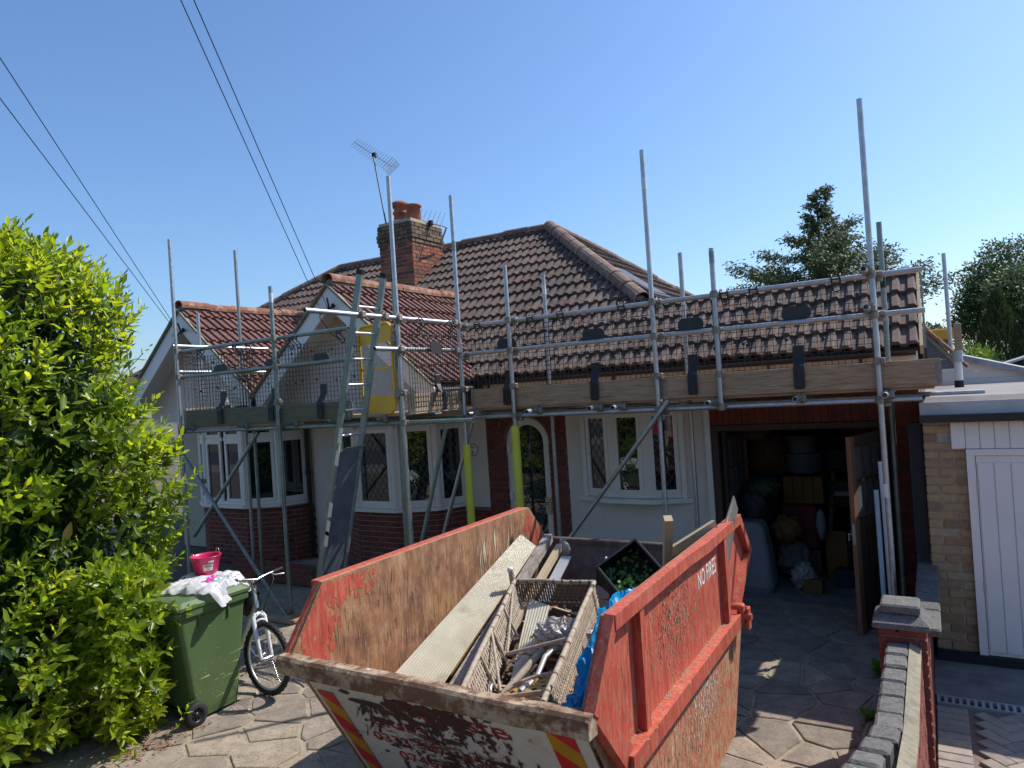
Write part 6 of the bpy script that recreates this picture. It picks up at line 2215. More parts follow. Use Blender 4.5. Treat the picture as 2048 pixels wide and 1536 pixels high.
# ---------------------------------------------------------------- inside the garage
def tagmb(mb, name, mat, label, cat, group=None):
    return tag(mb.build(name, mat), label, cat, group)
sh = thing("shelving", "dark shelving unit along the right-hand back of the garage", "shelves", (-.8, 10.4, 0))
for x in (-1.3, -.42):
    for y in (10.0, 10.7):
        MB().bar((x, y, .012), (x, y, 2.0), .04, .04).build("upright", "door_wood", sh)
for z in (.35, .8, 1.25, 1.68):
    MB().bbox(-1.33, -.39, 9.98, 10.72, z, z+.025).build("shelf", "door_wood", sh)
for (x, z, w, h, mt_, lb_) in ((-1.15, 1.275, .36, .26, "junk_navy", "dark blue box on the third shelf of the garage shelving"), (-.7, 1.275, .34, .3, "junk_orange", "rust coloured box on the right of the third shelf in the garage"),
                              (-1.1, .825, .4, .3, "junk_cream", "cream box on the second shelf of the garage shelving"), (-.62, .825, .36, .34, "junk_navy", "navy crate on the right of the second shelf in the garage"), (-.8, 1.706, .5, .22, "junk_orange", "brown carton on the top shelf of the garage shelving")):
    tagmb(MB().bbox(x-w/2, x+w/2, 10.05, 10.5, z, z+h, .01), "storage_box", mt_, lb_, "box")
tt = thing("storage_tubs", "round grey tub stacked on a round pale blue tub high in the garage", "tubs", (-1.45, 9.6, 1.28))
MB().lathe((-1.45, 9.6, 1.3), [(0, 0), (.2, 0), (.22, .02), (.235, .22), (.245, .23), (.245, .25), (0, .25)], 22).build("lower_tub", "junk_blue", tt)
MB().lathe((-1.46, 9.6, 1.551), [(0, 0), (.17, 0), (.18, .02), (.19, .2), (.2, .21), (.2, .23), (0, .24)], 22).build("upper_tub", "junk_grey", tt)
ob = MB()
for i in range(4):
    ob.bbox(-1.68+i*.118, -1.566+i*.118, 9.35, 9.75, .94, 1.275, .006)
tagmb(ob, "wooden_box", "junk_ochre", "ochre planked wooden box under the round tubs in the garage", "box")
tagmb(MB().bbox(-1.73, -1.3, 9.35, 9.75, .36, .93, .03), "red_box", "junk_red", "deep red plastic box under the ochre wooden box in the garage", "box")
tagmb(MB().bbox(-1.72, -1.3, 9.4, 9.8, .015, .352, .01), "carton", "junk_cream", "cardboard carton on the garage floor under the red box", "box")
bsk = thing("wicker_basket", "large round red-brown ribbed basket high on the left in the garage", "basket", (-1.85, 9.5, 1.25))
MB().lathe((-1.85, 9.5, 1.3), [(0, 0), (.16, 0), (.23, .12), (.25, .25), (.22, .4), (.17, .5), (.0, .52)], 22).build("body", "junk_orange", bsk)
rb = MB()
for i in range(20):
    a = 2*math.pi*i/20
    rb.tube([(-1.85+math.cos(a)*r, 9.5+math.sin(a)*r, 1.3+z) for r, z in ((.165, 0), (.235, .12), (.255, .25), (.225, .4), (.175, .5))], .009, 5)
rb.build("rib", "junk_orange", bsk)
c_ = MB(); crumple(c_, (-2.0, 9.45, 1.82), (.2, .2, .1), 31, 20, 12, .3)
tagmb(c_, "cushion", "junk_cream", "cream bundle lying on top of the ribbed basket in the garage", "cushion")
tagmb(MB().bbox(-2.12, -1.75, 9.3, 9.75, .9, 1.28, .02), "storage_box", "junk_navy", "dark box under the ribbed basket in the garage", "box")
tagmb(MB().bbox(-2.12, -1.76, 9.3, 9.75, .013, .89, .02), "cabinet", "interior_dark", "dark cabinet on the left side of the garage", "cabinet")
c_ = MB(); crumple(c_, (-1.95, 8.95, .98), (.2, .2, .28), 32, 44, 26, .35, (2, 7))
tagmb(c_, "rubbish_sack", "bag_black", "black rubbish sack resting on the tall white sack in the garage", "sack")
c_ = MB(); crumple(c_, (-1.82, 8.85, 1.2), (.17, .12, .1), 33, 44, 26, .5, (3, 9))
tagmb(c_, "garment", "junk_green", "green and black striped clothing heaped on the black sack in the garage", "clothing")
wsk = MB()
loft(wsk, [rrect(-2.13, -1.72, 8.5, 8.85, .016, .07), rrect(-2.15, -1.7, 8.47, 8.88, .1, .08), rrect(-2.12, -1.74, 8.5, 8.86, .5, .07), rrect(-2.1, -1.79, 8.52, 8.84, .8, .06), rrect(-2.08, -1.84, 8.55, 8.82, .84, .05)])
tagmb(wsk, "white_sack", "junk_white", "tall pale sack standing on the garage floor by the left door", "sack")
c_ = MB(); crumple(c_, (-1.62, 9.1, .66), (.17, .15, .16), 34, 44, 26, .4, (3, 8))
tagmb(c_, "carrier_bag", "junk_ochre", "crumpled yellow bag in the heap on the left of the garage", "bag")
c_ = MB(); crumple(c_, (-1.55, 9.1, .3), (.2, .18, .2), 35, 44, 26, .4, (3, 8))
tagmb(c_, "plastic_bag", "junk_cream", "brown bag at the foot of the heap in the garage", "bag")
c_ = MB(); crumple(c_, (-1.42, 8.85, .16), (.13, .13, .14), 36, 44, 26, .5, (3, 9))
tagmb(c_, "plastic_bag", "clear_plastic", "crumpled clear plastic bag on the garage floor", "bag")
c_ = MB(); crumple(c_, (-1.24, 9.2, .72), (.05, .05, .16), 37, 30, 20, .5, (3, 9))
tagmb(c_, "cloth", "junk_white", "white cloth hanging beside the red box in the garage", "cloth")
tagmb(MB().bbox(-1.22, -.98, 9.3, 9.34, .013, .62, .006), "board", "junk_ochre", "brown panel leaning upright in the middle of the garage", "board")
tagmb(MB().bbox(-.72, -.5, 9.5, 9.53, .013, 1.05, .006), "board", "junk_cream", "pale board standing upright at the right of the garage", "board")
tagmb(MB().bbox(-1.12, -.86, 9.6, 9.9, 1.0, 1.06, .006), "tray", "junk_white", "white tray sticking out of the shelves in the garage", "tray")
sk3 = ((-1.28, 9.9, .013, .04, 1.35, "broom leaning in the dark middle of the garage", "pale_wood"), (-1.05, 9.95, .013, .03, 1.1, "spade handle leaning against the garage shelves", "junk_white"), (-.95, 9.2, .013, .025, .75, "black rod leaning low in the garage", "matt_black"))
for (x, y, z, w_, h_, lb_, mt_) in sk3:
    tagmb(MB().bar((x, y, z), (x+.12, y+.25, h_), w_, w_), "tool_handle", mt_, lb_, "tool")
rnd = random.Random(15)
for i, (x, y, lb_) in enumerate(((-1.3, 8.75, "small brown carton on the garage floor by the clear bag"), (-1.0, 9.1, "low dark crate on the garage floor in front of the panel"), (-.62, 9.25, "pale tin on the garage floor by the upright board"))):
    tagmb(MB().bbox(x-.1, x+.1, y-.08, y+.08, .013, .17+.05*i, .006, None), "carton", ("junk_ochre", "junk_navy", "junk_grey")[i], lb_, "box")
fan = thing("fan_heater", "black round fan standing low at the right of the garage", "fan", (-.85, 9.4, 0))
MB().ring((-.85, 9.4, .72), (0, 1, .1), .11, .012, 24, 6).ring((-.85, 9.4, .72), (0, 1, .1), .05, .006, 18, 6).build("ring", "matt_black", fan)
MB().lathe((-.85, 9.42, .72), [(0, 0), (.035, 0), (.035, .04), (0, .05)], 14, axis=(0, -1, 0)).build("hub", "aluminium", fan)
MB().tube([(-.85, 9.44, .62), (-.85, 9.44, .04)], .014, 8).lathe((-.85, 9.44, .013), [(.13, 0), (.13, .02), (.02, .035), (0, .035)], 18).build("stand", "matt_black", fan)

# ---------------------------------------------------------------- cables, aerials
def cable(label, p, q, sag, r=.0042, n=24):
    p, q = Vector(p), Vector(q)
    pts = [p+(q-p)*i/n-Vector((0, 0, 1))*sag*4*(i/n)*(1-i/n) for i in range(n+1)]
    return tag(MB().tube(pts, r, 6).build("overhead_cable", "black_plastic"), label, "cable", "overhead cables running to the gables")
g2, g1 = Vector((-6.96, 6.9, 3.78)), Vector((-10.24, 6.9, 3.72))
g2, g1 = Vector((-6.96, 6.9, 3.85)), Vector((-10.24, 6.9, 3.85))
cable("nearer of the two black cables meeting at the right gable", g2+Vector((.03, 0, 0)), g2+Vector((2.78, -3.83, 1.55))*3.0, .0)
cable("further left of the two black cables meeting at the right gable", g2+Vector((-.14, 0, .05)), g2+Vector((2.76, -3.83, 1.55))*3.0, .0)
cable("higher of the two black cables reaching the left gable", g1+Vector((.02, 0, .0)), g1+Vector((4.04, -4.12, 1.63))*3.0, .0)
cable("lower of the two black cables reaching the left gable", g1+Vector((-.03, 0, 0)), g1+Vector((4.1, -4.17, 1.32))*3.0, .0)
tp = MB().tube([(1.75, -5.4, -.02), (1.75, -5.4, 9.2)], .13, 12, r2=.09)
tag(tp.build("telegraph_pole", "weathered_wood"), "brown telegraph pole on the pavement carrying the overhead cables", "pole")
for nm, g_ in (("cable bracket with insulators on the white boards of the right gable", g2), ("cable bracket with a coiled loop on the left gable", g1)):
    t = thing("cable_bracket", nm, "bracket", g_)
    b_ = MB().tube([g_+Vector((-.13, .03, -.04)), g_+Vector((.13, .03, .04))], .012, 6)
    for s_ in (-1, 1):
        b_.lathe(g_+Vector((.12*s_, .0, .03*s_)), [(0, -.03), (.022, -.028), (.024, .02), (.012, .035), (0, .035)], 10)
    b_.bar(g_+Vector((0, .05, 0)), g_+Vector((.08, -.06, .14)), .02, .02)
    b_.build("insulator_arm", "matt_black", t)
    c_ = MB()
    c_.tube([g_+Vector((-.1, .0, .02)), g_+Vector((-.14, .0, -.1)), g_+Vector((-.06, .03, -.22)), g_+Vector((.02, .035, -.34)), g_+Vector((.16, .035, -.42))], .006, 5)
    if g_ is g1:
        c_.ring(g_+Vector((.28, -.02, -.28)), (0, 1, 0), .08, .008, 18, 5)
    c_.build("drip_loop", "black_plastic", t)

def yagi(label, mast0, mast1, boom0, boom1, n, half, el_dir, refl=True, size=.14):
    t = thing("tv_aerial", label, "aerial", mast0)
    MB().tube([mast0, mast1], .016, 8).build("mast", "galvanised" if size < .12 else "lead_strip", t)
    boom0, boom1 = Vector(boom0), Vector(boom1)
    MB().tube([boom0, boom1], .011, 6).build("boom", "aluminium", t)
    e = Vector(el_dir).normalized()
    el = MB()
    for i in range(n):
        p = boom0+(boom1-boom0)*(i+.3)/(n+.5)
        h = half*(.75+.25*i/n)
        el.tube([p-e*h, p+e*h], .0045, 5)
    el.build("element", "aluminium", t)
    if refl:
        bdir = (boom1-boom0).normalized()
        upv = e.cross(bdir).normalized()
        rf_ = MB()
        for i in range(3):
            for s_ in (-1, 1):
                q = boom1+upv*s_*(.02+.05*i)-bdir*.012*i
                rf_.tube([q-e*.15, q+e*.15], .006, 5)
        for k in (-.15, -.05, .05, .15):
            rf_.tube([boom1-upv*.12+e*k-bdir*.03, boom1+e*k, boom1+upv*.12+e*k-bdir*.03], .006, 5)
        rf_.build("reflector", "aluminium", t)
    MB().bbox(-.04, .04, -.04, .04, -.05, .05, .01, Matrix.Translation(boom0.lerp(boom1, .55))).build("junction_box", "matt_black", t)
    return t
yagi("long tv aerial on a tall thin mast above the chimney", (-8.98, 10.7, 5.7), (-9.42, 10.9, 7.5), (-10.1, 11.1, 8.02), (-8.96, 10.9, 7.2), 16, .16, (.35, .2, .35))
yagi("second tv aerial on a bent arm at the right of the chimney", (-8.22, 11.3, 5.5), (-7.93, 11.2, 5.86), (-8.6, 11.0, 6.12), (-7.95, 11.2, 5.86), 7, .28, (.45, .1, .9), False, .1)

# ---------------------------------------------------------------- foliage
def leaf_mesh(name, mat, L=.145, W=.05, fold=.012, curl=.02):
    mb = MB()
    prof = [(0, .12), (.25, .8), (.55, 1), (.82, .6), (1, .03)]
    vs = []
    for t_, w in prof:
        y = t_*L
        z = -curl*(t_**2)*1.0+.006*math.sin(t_*9)
        vs += [(-w*W/2, y, z+fold*w), (0, y, z), (w*W/2, y, z+fold*w)]
    fs = []
    for i in range(len(prof)-1):
        a = i*3
        fs += [(a, a+1, a+4, a+3), (a+1, a+2, a+5, a+4)]
    mb.add(vs, fs, True)
    return mb.mesh(name, mat)
LEAF = leaf_mesh("leaf", "laurel")
LV = [v.co.copy() for v in LEAF.vertices]
LF = [tuple(p.vertices) for p in LEAF.polygons]

def shoot_leaves(base, d_, rnd, n=9, L=.26, scale=1.0):
    """leaves set round a shoot, the youngest at the tip"""
    d_ = d_.normalized()
    a = d_.orthogonal().normalized()
    b = d_.cross(a)
    out = []
    ph = rnd.uniform(0, 6)
    for i in range(n):
        t_ = (i+.5)/n
        an = ph+i*2.4
        r_ = a*math.cos(an)+b*math.sin(an)
        ang = 1.25-.85*t_+rnd.uniform(-.2, .2)
        y = (d_*math.cos(ang)+r_*math.sin(ang))
        y = (y+Vector((0, 0, rnd.uniform(-.05, .15)))).normalized()
        z = (d_-y*d_.dot(y))
        z = (z.normalized() if z.length > .01 else r_)+Vector((0, 0, .25))
        x = y.cross(z).normalized()
        z = x.cross(y)
        s_ = scale*(1.15-.5*t_)*rnd.uniform(.75, 1.15)
        p = base+d_*L*t_
        out.append(Matrix(((x.x*s_, y.x*s_, z.x*s_, p.x), (x.y*s_, y.y*s_, z.y*s_, p.y), (x.z*s_, y.z*s_, z.z*s_, p.z), (0, 0, 0, 1))))
    return out

hg_ = thing("laurel_hedge", "tall glossy laurel hedge beside the drive with bright new leaves", "hedge", (-6.9, 2.4, 0))
rnd = random.Random(77)
HC = Vector((-6.95, 1.7, 1.9))
def hedge_pt(u, v):
    """u round the hedge, v up: lumpy superellipse that narrows at the top"""
    a = u*2*math.pi
    ca, sa = math.cos(a), math.sin(a)
    e = .72
    x = math.copysign(abs(ca)**e, ca)
    y = math.copysign(abs(sa)**e, sa)
    z = 4.3*v
    if v < .6:
        k = .86+.14*min(1, v/.2)
    else:
        k = max(0, 1-((v-.6)/.41)**3.0)**.62
    lump = .96+.06*math.sin(5*a+7*v)+.045*math.sin(11*a-9*v)+.05*math.sin(13*v+2*a)
    kx = k*lump
    return Vector((HC.x+x*1.42*kx, HC.y+y*2.42*(k**.75)*lump, z)), a
leaves = []
inner = []
stems = MB()
for i in range(3900):
    u, v = rnd.random(), rnd.random()**.9
    p, a = hedge_pt(u, v)
    q, _ = hedge_pt(u+.01, v)
    w, _ = hedge_pt(u, min(1, v+.01))
    n = (q-p).cross(w-p)
    if n.length < 1e-9: continue
    n.normalize()
    if n.dot(EYE-p) < -1.2 or p.x < -7.6: continue
    dep = rnd.random()
    base = p-n*(.12+.22*dep*dep)
    d_ = (n*rnd.uniform(.5, 1)+Vector((rnd.gauss(0, .3), rnd.gauss(0, .3), .55+.5*v+rnd.gauss(0, .25)))).normalized()
    ms = shoot_leaves(base, d_, rnd, rnd.randint(7, 12), rnd.uniform(.18, .36), rnd.choice((.55, .75, .9, 1.0, 1.15)))
    leaves += ms
    if dep < .5:
        stems.tube([base-d_*.15, base+d_*.25], .003, 4)
for i in range(420):                                  # growth pressed against the back of the bin
    p = Vector((rnd.gauss(-5.72, .12), rnd.uniform(2.95, 3.42), rnd.uniform(.05, 1.35)))
    d_ = Vector((rnd.gauss(.6, .4), rnd.gauss(-.3, .4), rnd.gauss(.5, .4)))
    leaves += shoot_leaves(p, d_, rnd, rnd.randint(7, 10), .2, rnd.choice((.7, .9, 1.05)))
for i in range(60):                                   # taller new shoots breaking the outline
    u, v = rnd.random(), rnd.uniform(.72, .99)
    p, a = hedge_pt(u, v)
    if p.x < -7.5: continue
    d_ = Vector((rnd.gauss(0, .25), rnd.gauss(0, .25), 1))
    L = rnd.uniform(.3, .5)
    leaves += shoot_leaves(p, d_, rnd, 13, L, .95)
    stems.tube([p-Vector((0, 0, .2)), p+d_.normalized()*L], .004, 4)
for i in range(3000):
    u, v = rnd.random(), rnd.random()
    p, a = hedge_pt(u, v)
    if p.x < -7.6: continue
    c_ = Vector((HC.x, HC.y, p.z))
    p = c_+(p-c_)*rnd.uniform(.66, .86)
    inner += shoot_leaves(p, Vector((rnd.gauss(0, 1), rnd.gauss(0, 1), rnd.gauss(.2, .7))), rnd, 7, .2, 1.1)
leaves.sort(key=lambda m: (m.to_translation()-EYE).length)
vis = []
for m in leaves:
    p = m.to_translation()-EYE
    z_ = p.dot(_fw)
    if z_ > .5 and abs(p.dot(_cx)/z_) < .74 and abs(p.dot(_cy)/z_) < .56:
        vis.append(m)
first = set(id(m) for m in vis[:300])
for m in vis[:300]:
    piece("leaf", LEAF, hg_, m)
def join_leaves(name, ms, mat, parent, V=LV, F=LF):
    import numpy as np
    k = len(V)
    A = np.array([list(v) for v in V])
    vs = np.concatenate([A @ np.array(m.to_3x3()).T+np.array(m.to_translation()) for m in ms])
    fs = np.concatenate([np.array(F)+k*i for i in range(len(ms))])
    org = ORG[parent.name] if parent else Vector()
    me = bpy.data.meshes.new(name)
    me.from_pydata((vs-np.array(org)).tolist(), [], fs.tolist())
    me.polygons.foreach_set("use_smooth", [True]*len(me.polygons))
    me.materials.append(MATS[mat])
    o = bpy.data.objects.new(name, me)
    col.objects.link(o)
    ORG[o.name] = org
    if parent:
        o.parent = parent
    o["kind"] = "stuff"
    return o
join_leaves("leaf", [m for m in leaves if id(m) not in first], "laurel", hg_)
join_leaves("inner_leaf", inner, "laurel_shade", hg_)
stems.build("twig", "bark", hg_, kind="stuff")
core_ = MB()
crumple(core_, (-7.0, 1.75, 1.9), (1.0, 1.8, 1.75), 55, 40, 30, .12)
core_.build("shade_core", "laurel_shade", hg_, kind="stuff")  # added dark core fills gaps and stands for the inner shade
tr_ = MB()
for i in range(14):
    x, y = rnd.uniform(-7.3, -6.4), rnd.uniform(.2, 3.5)
    tr_.tube([(x, y, 0), (x+rnd.uniform(-.2, .2), y+rnd.uniform(-.2, .2), 1.5), (x+rnd.uniform(-.4, .4), y+rnd.uniform(-.3, .3), 3.2)], .025, 6, r2=.008)
tr_.build("stem", "bark", hg_)
yl = leaf_mesh("yellow_leaf", "laurel_yellow")
for (px_, py_, pz_) in ((-5.95, 3.35, 1.95), (-6.05, 2.95, 1.6), (-5.98, 3.3, 1.15)):
    piece("yellow_leaf", yl, hg_, Matrix.Translation((px_+.12, py_-.05, pz_)) @ Matrix.Rotation(R(70), 4, 'X') @ Matrix.Rotation(R(60), 4, 'Y') @ Matrix.Scale(1.3, 4))

def fallen(name, n, x0, x1, y0, y1, seed, label, dense=1):
    rnd = random.Random(seed)
    mb = MB()
    for _ in range(n):
        x, y = rnd.triangular(x0, x1), rnd.triangular(y0, y1)
        a, s_ = rnd.uniform(0, 6.3), rnd.uniform(.006, .02)
        c, s2 = math.cos(a)*s_, math.sin(a)*s_
        z = .018+rnd.uniform(0, .008)
        mb.add([(x-c, y-s2, z), (x+s2*.45, y-c*.45, z+rnd.uniform(0, .008)), (x+c, y+s2, z), (x-s2*.45, y+c*.45, z+rnd.uniform(0, .006))], [(0, 1, 2, 3)])
    o = mb.build(name, "dead_leaf", kind="stuff")
    tag(o, label, "leaf litter")
fallen("leaf_litter", 260, -5.7, -5.1, 2.7, 3.7, 3, "rust coloured leaf litter at the foot of the hedge and bin")
fallen("leaf_litter", 200, -.62, -.36, 3.6, 6.3, 4, "brown leaf litter along the foot of the boundary wall")
def weed(x, y, n, s_, seed, label, name="weed"):
    rnd = random.Random(seed)
    mb = MB()
    for _ in range(n):
        a = rnd.uniform(0, 6.3)
        d_ = Vector((math.cos(a), math.sin(a), rnd.uniform(.4, 1.6))).normalized()
        w = Vector((-math.sin(a), math.cos(a), 0))*s_*rnd.uniform(.12, .3)
        p = Vector((x+rnd.gauss(0, s_*.25), y+rnd.gauss(0, s_*.25), .012))
        l_ = s_*rnd.uniform(.5, 1.1)
        mb.add([p-w*.3, p+w*.3, p+d_*l_*.6+w, p+d_*l_*1.0-Vector((0, 0, l_*.1)), p+d_*l_*.6-w], [(0, 1, 2, 3, 4)])
    o = mb.build(name, "small_leaf")
    tag(o, label, "weed")
weed(-.52, 5.72, 40, .09, 5, "small bright green weed growing by the boundary wall in the sun")
weed(-.45, 6.6, 30, .16, 6, "straggly weed growing in the shade against the wall near the garage")
weed(-.44, 4.9, 26, .08, 8, "low weeds in the shaded strip along the foot of the wall")

def crown_tree(name, label, base, h, clumps, nleaf, ls, mat, seed, trunk_r=.3, limb=True):
    rnd = random.Random(seed)
    t = thing(name, label, "tree", base)
    b = Vector(base)
    tk = MB()
    top_ = b+Vector((0, 0, h*.62))
    tk.tube([b, b+Vector((.05, 0, h*.3)), top_], trunk_r, 9, r2=trunk_r*.4)
    for c, r_ in clumps:
        c = Vector(c)
        s_ = b+Vector((0, 0, h*rnd.uniform(.25, .55)))
        tk.tube([s_, s_.lerp(c, .5)+Vector((0, 0, rnd.uniform(0, .4))), c], trunk_r*.3, 6, r2=trunk_r*.07)
    tk.build("trunk", "bark", t)
    mb = MB()
    tot = sum(r_*r_ for c, r_ in clumps)
    for c, r_ in clumps:
        c = Vector(c)
        k = int(nleaf*r_*r_/tot)
        for _ in range(k):
            d_ = Vector((rnd.gauss(0, 1), rnd.gauss(0, 1), rnd.gauss(0, 1))).normalized()
            rr_ = r_*(rnd.random()**.38)*(1+.22*math.sin(5*d_.x+7*d_.y+seed)+.15*math.sin(11*d_.z+3*d_.x))
            p = c+d_*rr_*Vector((1, 1, .85)).length/1.65
            a = Vector((rnd.gauss(0, 1), rnd.gauss(0, 1), rnd.gauss(0, 1))).normalized()
            x = (d_*.8+a).normalized()
            y = x.orthogonal().normalized()
            s_ = ls*rnd.uniform(.5, 1.25)
            mb.add([p, p+x*s_*.5+y*s_*.28, p+x*s_, p+x*s_*.5-y*s_*.28], [(0, 1, 2, 3)])
    mb.build("crown", mat, t, kind="stuff")
    return t
rnd = random.Random(9)
def clump_set(c, R_, n, r0, r1, seed, squash=.8):
    rnd = random.Random(seed)
    out = []
    for _ in range(n):
        d_ = Vector((rnd.gauss(0, 1), rnd.gauss(0, 1), rnd.gauss(0, 1))).normalized()
        out.append(((c[0]+d_.x*R_*rnd.uniform(.3, 1), c[1]+d_.y*R_*rnd.uniform(.3, 1), c[2]+d_.z*R_*squash*rnd.uniform(.3, 1)), rnd.uniform(r0, r1)))
    return out
# big deciduous tree at the right edge, smaller ones around
crown_tree("broadleaf_tree", "large dark green broadleaf tree at the right edge behind the neighbour's roof", (2.6, 28, 0), 6.5,
           clump_set((2.55, 28, 4.5), 1.5, 20, .5, .95, 2)+[((1.35, 28, 4.6), .55), ((1.2, 27.6, 3.7), .6), ((2.1, 28, 5.9), .55), ((2.9, 28, 5.9), .6), ((1.5, 28, 5.3), .5)], 44000, .12, "foliage", 3)
crown_tree("broadleaf_tree", "small hazy tree far off between the garage roof and the big tree", (.35, 60, 0), 6, clump_set((.45, 60, 4.2), .9, 9, .4, .8, 5), 4000, .24, "foliage_pale", 6, .2)
crown_tree("broadleaf_tree", "round green tree behind the roof of the left bungalow", (-26, 26, 0), 7, clump_set((-26.0, 26, 4.6), 2.2, 14, .8, 1.4, 7)+clump_set((-22.5, 26, 4.4), 1.6, 8, .6, 1.0, 8), 12000, .26, "foliage", 8)
crown_tree("bright_bush", "bright lime green bush behind the vent pipe", (.85, 17, 0), 3, clump_set((.83, 17, 2.5), .42, 9, .22, .34, 11), 2500, .1, "bright_leaf", 9, .06)

def conifer(name, label, base, h, z0, rad, n, seed, mat, gaps=.25):
    rnd = random.Random(seed)
    t = thing(name, label, "tree", base)
    b = Vector(base)
    MB().tube([b, b+Vector((0, 0, h))], .22, 8, r2=.02).build("trunk", "bark", t)
    br_, mb = MB(), MB()
    nl = 30
    for i in range(nl):
        f = i/(nl-1)
        z = z0+(h-z0)*f
        prof_ = rad*(min(1, (1-f)*1.55)**1.15)*(1+.22*math.sin(i*2.1)) if f < .88 else rad*.11
        for k in range(max(3, int(9*(1-f*.6)))):
            a = rnd.uniform(0, 6.283)
            L = prof_*rnd.uniform(.55, 1.25)
            if rnd.random() < gaps: continue
            d_ = Vector((math.cos(a), math.sin(a), 0))
            p0 = b+Vector((0, 0, z))
            p1 = p0+d_*L*.55+Vector((0, 0, -.02*L))
            p2 = p0+d_*L+Vector((0, 0, .18*L))
            br_.tube([p0, p1, p2], .03, 4, r2=.006)
            m_ = int(n*L/rad/110)+4
            for _ in range(m_):
                t_ = rnd.uniform(.12, 1)**.7
                q = p0.lerp(p1, t_*2) if t_ < .5 else p1.lerp(p2, t_*2-1)
                q = q+Vector((rnd.gauss(0, .13), rnd.gauss(0, .13), rnd.gauss(-.04, .09)))*(.5+L*.35)
                x = (d_*.7+Vector((rnd.gauss(0, .6), rnd.gauss(0, .6), rnd.gauss(-.25, .5)))).normalized()
                y = x.orthogonal().normalized()
                s_ = rnd.uniform(.09, .21)
                mb.add([q, q+x*s_*.5+y*s_*.22, q+x*s_, q+x*s_*.5-y*s_*.2], [(0, 1, 2, 3)])
    for _ in range(60):
        q = b+Vector((rnd.gauss(0, .05), rnd.gauss(0, .05), h-rnd.uniform(0, 1.0)))
        x = Vector((rnd.gauss(0, .6), rnd.gauss(0, .6), .6)).normalized(); y = x.orthogonal().normalized()
        s_ = rnd.uniform(.1, .22)
        mb.add([q, q+x*s_*.5+y*s_*.2, q+x*s_, q+x*s_*.5-y*s_*.2], [(0, 1, 2, 3)])
    br_.build("branch", "bark", t)
    mb.build("needles", mat, t, kind="stuff")
conifer("spruce_tree", "dark green spruce standing behind the tiled garage roof", (-3.4, 30, 0), 9.6, 2.4, 3.6, 88000, 4, "conifer_green", .08)
def cypress(label, base, h, r, seed):
    rnd = random.Random(seed)
    t = thing("cypress_tree", label, "tree", base, "columnar cypresses beyond the neighbour's roof")
    b = Vector(base)
    MB().tube([b, b+Vector((0, 0, h*.9))], .08, 6, r2=.01).build("trunk", "bark", t)
    mb = MB()
    for _ in range(9000):
        f = rnd.random()**.8
        z = h*f
        rr_ = r*min(1, (1-f)*2.2)**.8*(1+.2*math.sin(9*f+seed))*(.55+.45*rnd.random()**.5)
        a = rnd.uniform(0, 6.283)
        p = b+Vector((math.cos(a)*rr_, math.sin(a)*rr_, z))
        x = Vector((math.cos(a)*.4+rnd.gauss(0, .25), math.sin(a)*.4+rnd.gauss(0, .25), 1)).normalized()
        y = x.orthogonal().normalized()
        s_ = rnd.uniform(.07, .19)
        mb.add([p, p+x*s_*.5+y*s_*.14, p+x*s_, p+x*s_*.5-y*s_*.14], [(0, 1, 2, 3)])
    mb.build("crown", "cypress_green", t, kind="stuff")
cypress("left of the two dark columnar cypresses beyond the white extension", (1.3, 18, 0), 3.95, .5, 1)
cypress("right of the two dark columnar cypresses beyond the white extension", (1.98, 18, 0), 4.1, .5, 2)
# yellow machine frame and grey flue behind the boarded gable
ym = thing("yellow_machine", "yellow painted steel arm of a machine showing behind the vent pipe", "machine", (.3, 15, 2))
MB().bbox(-.2, .52, 15, 15.14, 3.0, 3.2, .02).build("arm", "yellow_machine", ym)
MB().bbox(.42, .54, 14.98, 15.16, 2.0, 3.28, .02).build("post", "board_wood", ym)
av = MB().bar((.62, 13, 2.4), (1.9, 13.2, 2.78), .3, .03)
tag(av.build("awning_panel", "drain_grey"), "thin grey sloping panel on a post beyond the white extension", "panel")
vt = MB().tube([(.315, 13.0, 2.3), (.30, 13.0, 4.3)], .03, 10)
tag(vt.build("scaffold_tube", "galvanised"), "single upright scaffold tube standing beyond the vent pipe", "scaffold tube")

# ---------------------------------------------------------------- across the road (seen reflected in the windows)
oh = thing("opposite_house", "cream rendered house across the road behind the photographer", "house", (-10, -24, 0))
MB().box(-16, -3, -30, -22, -.02, 3).build("wall", "opposite_render", oh)
MB().hexa([(-16.4, -30.4, 3), (-2.6, -30.4, 3), (-2.6, -21.6, 3), (-16.4, -21.6, 3), (-14, -26.2, 6), (-5, -26.2, 6), (-5, -25.8, 6), (-14, -25.8, 6)]).build("roof", "tile_red", oh)
for x in (-14, -9.5, -5.5):
    w_ = MB()
    rect_frame(w_, (x, -21.99, 0), (1, 0, 0), (0, 1, 0), 0, 1.8, .9, 2.2, .08, .05)
    wo = w_.build("window", "upvc", oh)
    MB().box(x+.08, x+1.72, -21.99, -21.97, .98, 2.12).build("pane", "window_glass", wo)
oh2 = thing("opposite_house", "brick house with a pale gable further right across the road", "house", (8, -24, 0))
MB().box(2, 16, -30, -22, -.02, 3).build("wall", "stock_brick", oh2)
MB().hexa([(1.6, -30.4, 3), (16.4, -30.4, 3), (16.4, -21.6, 3), (1.6, -21.6, 3), (4, -26.2, 6), (14, -26.2, 6), (14, -25.8, 6), (4, -25.8, 6)]).build("roof", "tile_brown", oh2)
for x in (4, 9.5):
    w_ = MB()
    rect_frame(w_, (x, -21.99, 0), (1, 0, 0), (0, 1, 0), 0, 1.8, .9, 2.2, .08, .05)
    wo = w_.build("window", "upvc", oh2)
    MB().box(x+.08, x+1.72, -21.99, -21.97, .98, 2.12).build("pane", "window_glass", wo)
fn2 = thing("fence", "brown close-boarded fence across the road", "fence", (-18, -16, 0))
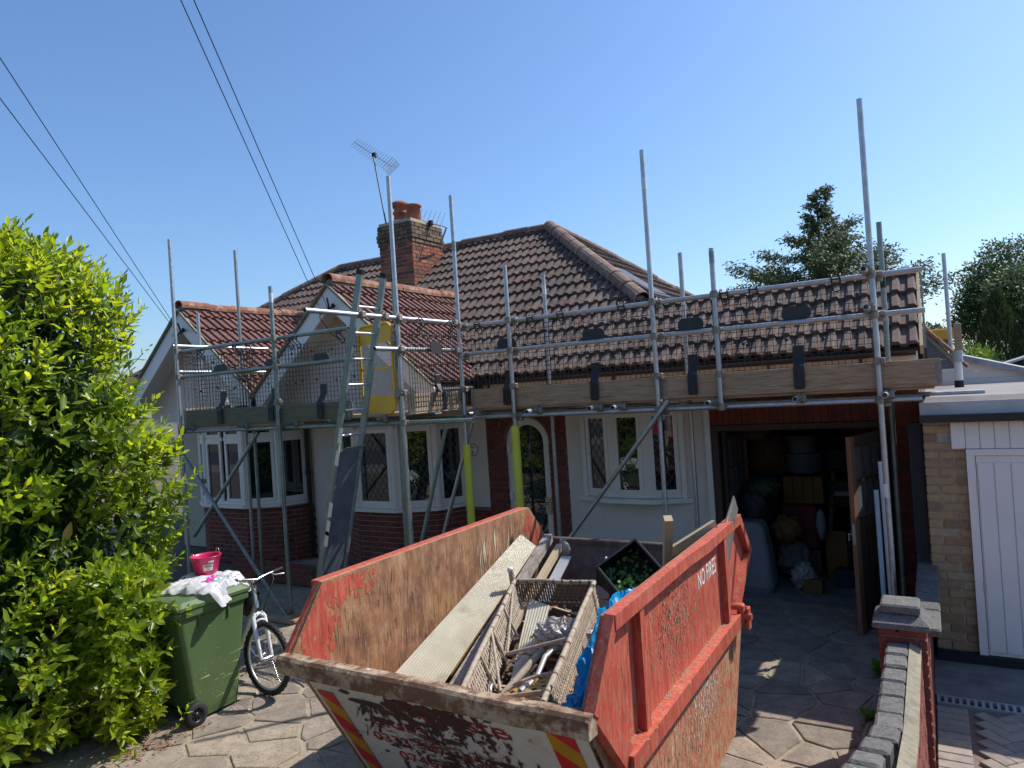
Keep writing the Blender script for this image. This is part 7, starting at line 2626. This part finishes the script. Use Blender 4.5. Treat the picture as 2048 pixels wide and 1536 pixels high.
for i in range(60):
    MB().box(-24+i*.2, -24+i*.2+.19, -16.02, -16, -.02, 1.5).build("board", "fence_wood", fn2)
crown_tree("yellow_shrub", "yellow flowering shrub across the road", (-1.5, -15, 0), 2, clump_set((-1.5, -15, 1.3), .8, 10, .4, .7, 21), 2500, .16, "yellow_flower", 22, .06)
crown_tree("garden_shrub", "green garden shrub in front of the cream house across the road", (-8, -18, 0), 2, clump_set((-8, -18, .9), .7, 8, .4, .6, 23), 2000, .16, "foliage", 24, .06)
crown_tree("street_tree", "leafy street tree across the road", (4.5, -17, 0), 6, clump_set((4.5, -17, 4), 2.2, 12, .8, 1.4, 25), 6000, .3, "foliage", 26)
rnd = random.Random(40)
for i, x in enumerate((-30, -24, -18.5, -13, -7.5, 1.5, 7.5, 13, 19)):  # unseen tree belt added to block low sky and deepen the shade
    yb = -33+rnd.uniform(-2, 2)
    crown_tree("street_tree", "unseen tall tree added behind the houses opposite to block low sky, " + ("first", "second", "third", "fourth", "fifth", "sixth", "seventh", "eighth", "ninth")[i] + " from the road's west end", (x, yb, 0), 9.5, clump_set((x, yb, 5.5), 3.2, 14, 1.5, 2.6, 50+i, 1.0), 3600, .85, "foliage", 60+i)
hb2 = thing("front_hedge", "clipped green hedge along the pavement behind the photographer", "hedge", (-8, -2.4, 0))
hm = []
for i in range(2600):
    p = Vector((rnd.uniform(-14, -2.6), -2.4+rnd.choice((-.5, .5))*rnd.uniform(.7, 1), rnd.uniform(.1, 3.6)))
    if rnd.random() < .2:
        p.z = 3.6; p.y = rnd.uniform(-2.9, -1.9)
    hm += shoot_leaves(p, Vector((rnd.gauss(0, .5), (1 if p.y > -2.4 else -1)*.7, rnd.gauss(.5, .4))), rnd, 6, .24, 1.7)
join_leaves("leaf", hm, "laurel", hb2)
MB().bbox(-13.9, -2.7, -2.75, -2.05, -.02, 3.5, .2).build("shade_core", "laurel_shade", hb2)  # dark core, the inner shade is in its colour
def car(label, x, y, paint):
    t = thing("parked_car", label, "car", (x, y, 0))
    m_ = Matrix.Translation((x, y, 0))
    b_ = MB()
    pr_ = [(-2.1, .3), (-2.12, .62), (-1.95, .82), (-1.15, .92), (-.5, 1.4), (.9, 1.45), (1.7, 1.0), (2.05, .92), (2.1, .5), (2.05, .3)]
    for s0, s1, sh_ in ((-.85, .85, 0),):
        b_.prism([m_ @ Vector((a, s0, z)) for a, z in pr_], (0, s1-s0, 0))
    b_.build("body", paint, t)
    g_ = MB()
    g_.prism([m_ @ Vector((a, -.856, z)) for a, z in ((-1.0, .93), (-.45, 1.34), (.85, 1.38), (1.45, 1.0))], (0, 1.712, 0))
    g_.build("window", "window_glass", t)
    for a in (-1.3, 1.3):
        for s_ in (-.86, .7):
            w_ = MB().lathe(m_ @ Vector((a, s_, .31)), [(0, 0), (.3, 0), (.31, .03), (.31, .13), (.3, .16), (0, .16)], 20, axis=(0, 1, 0))
            w_.build("wheel", "rubber", t)
car("white car parked at the far kerb behind the photographer", -3.5, -10.9, "car_white")
car("red car parked at the far kerb behind the photographer", 3, -10.9, "car_red")
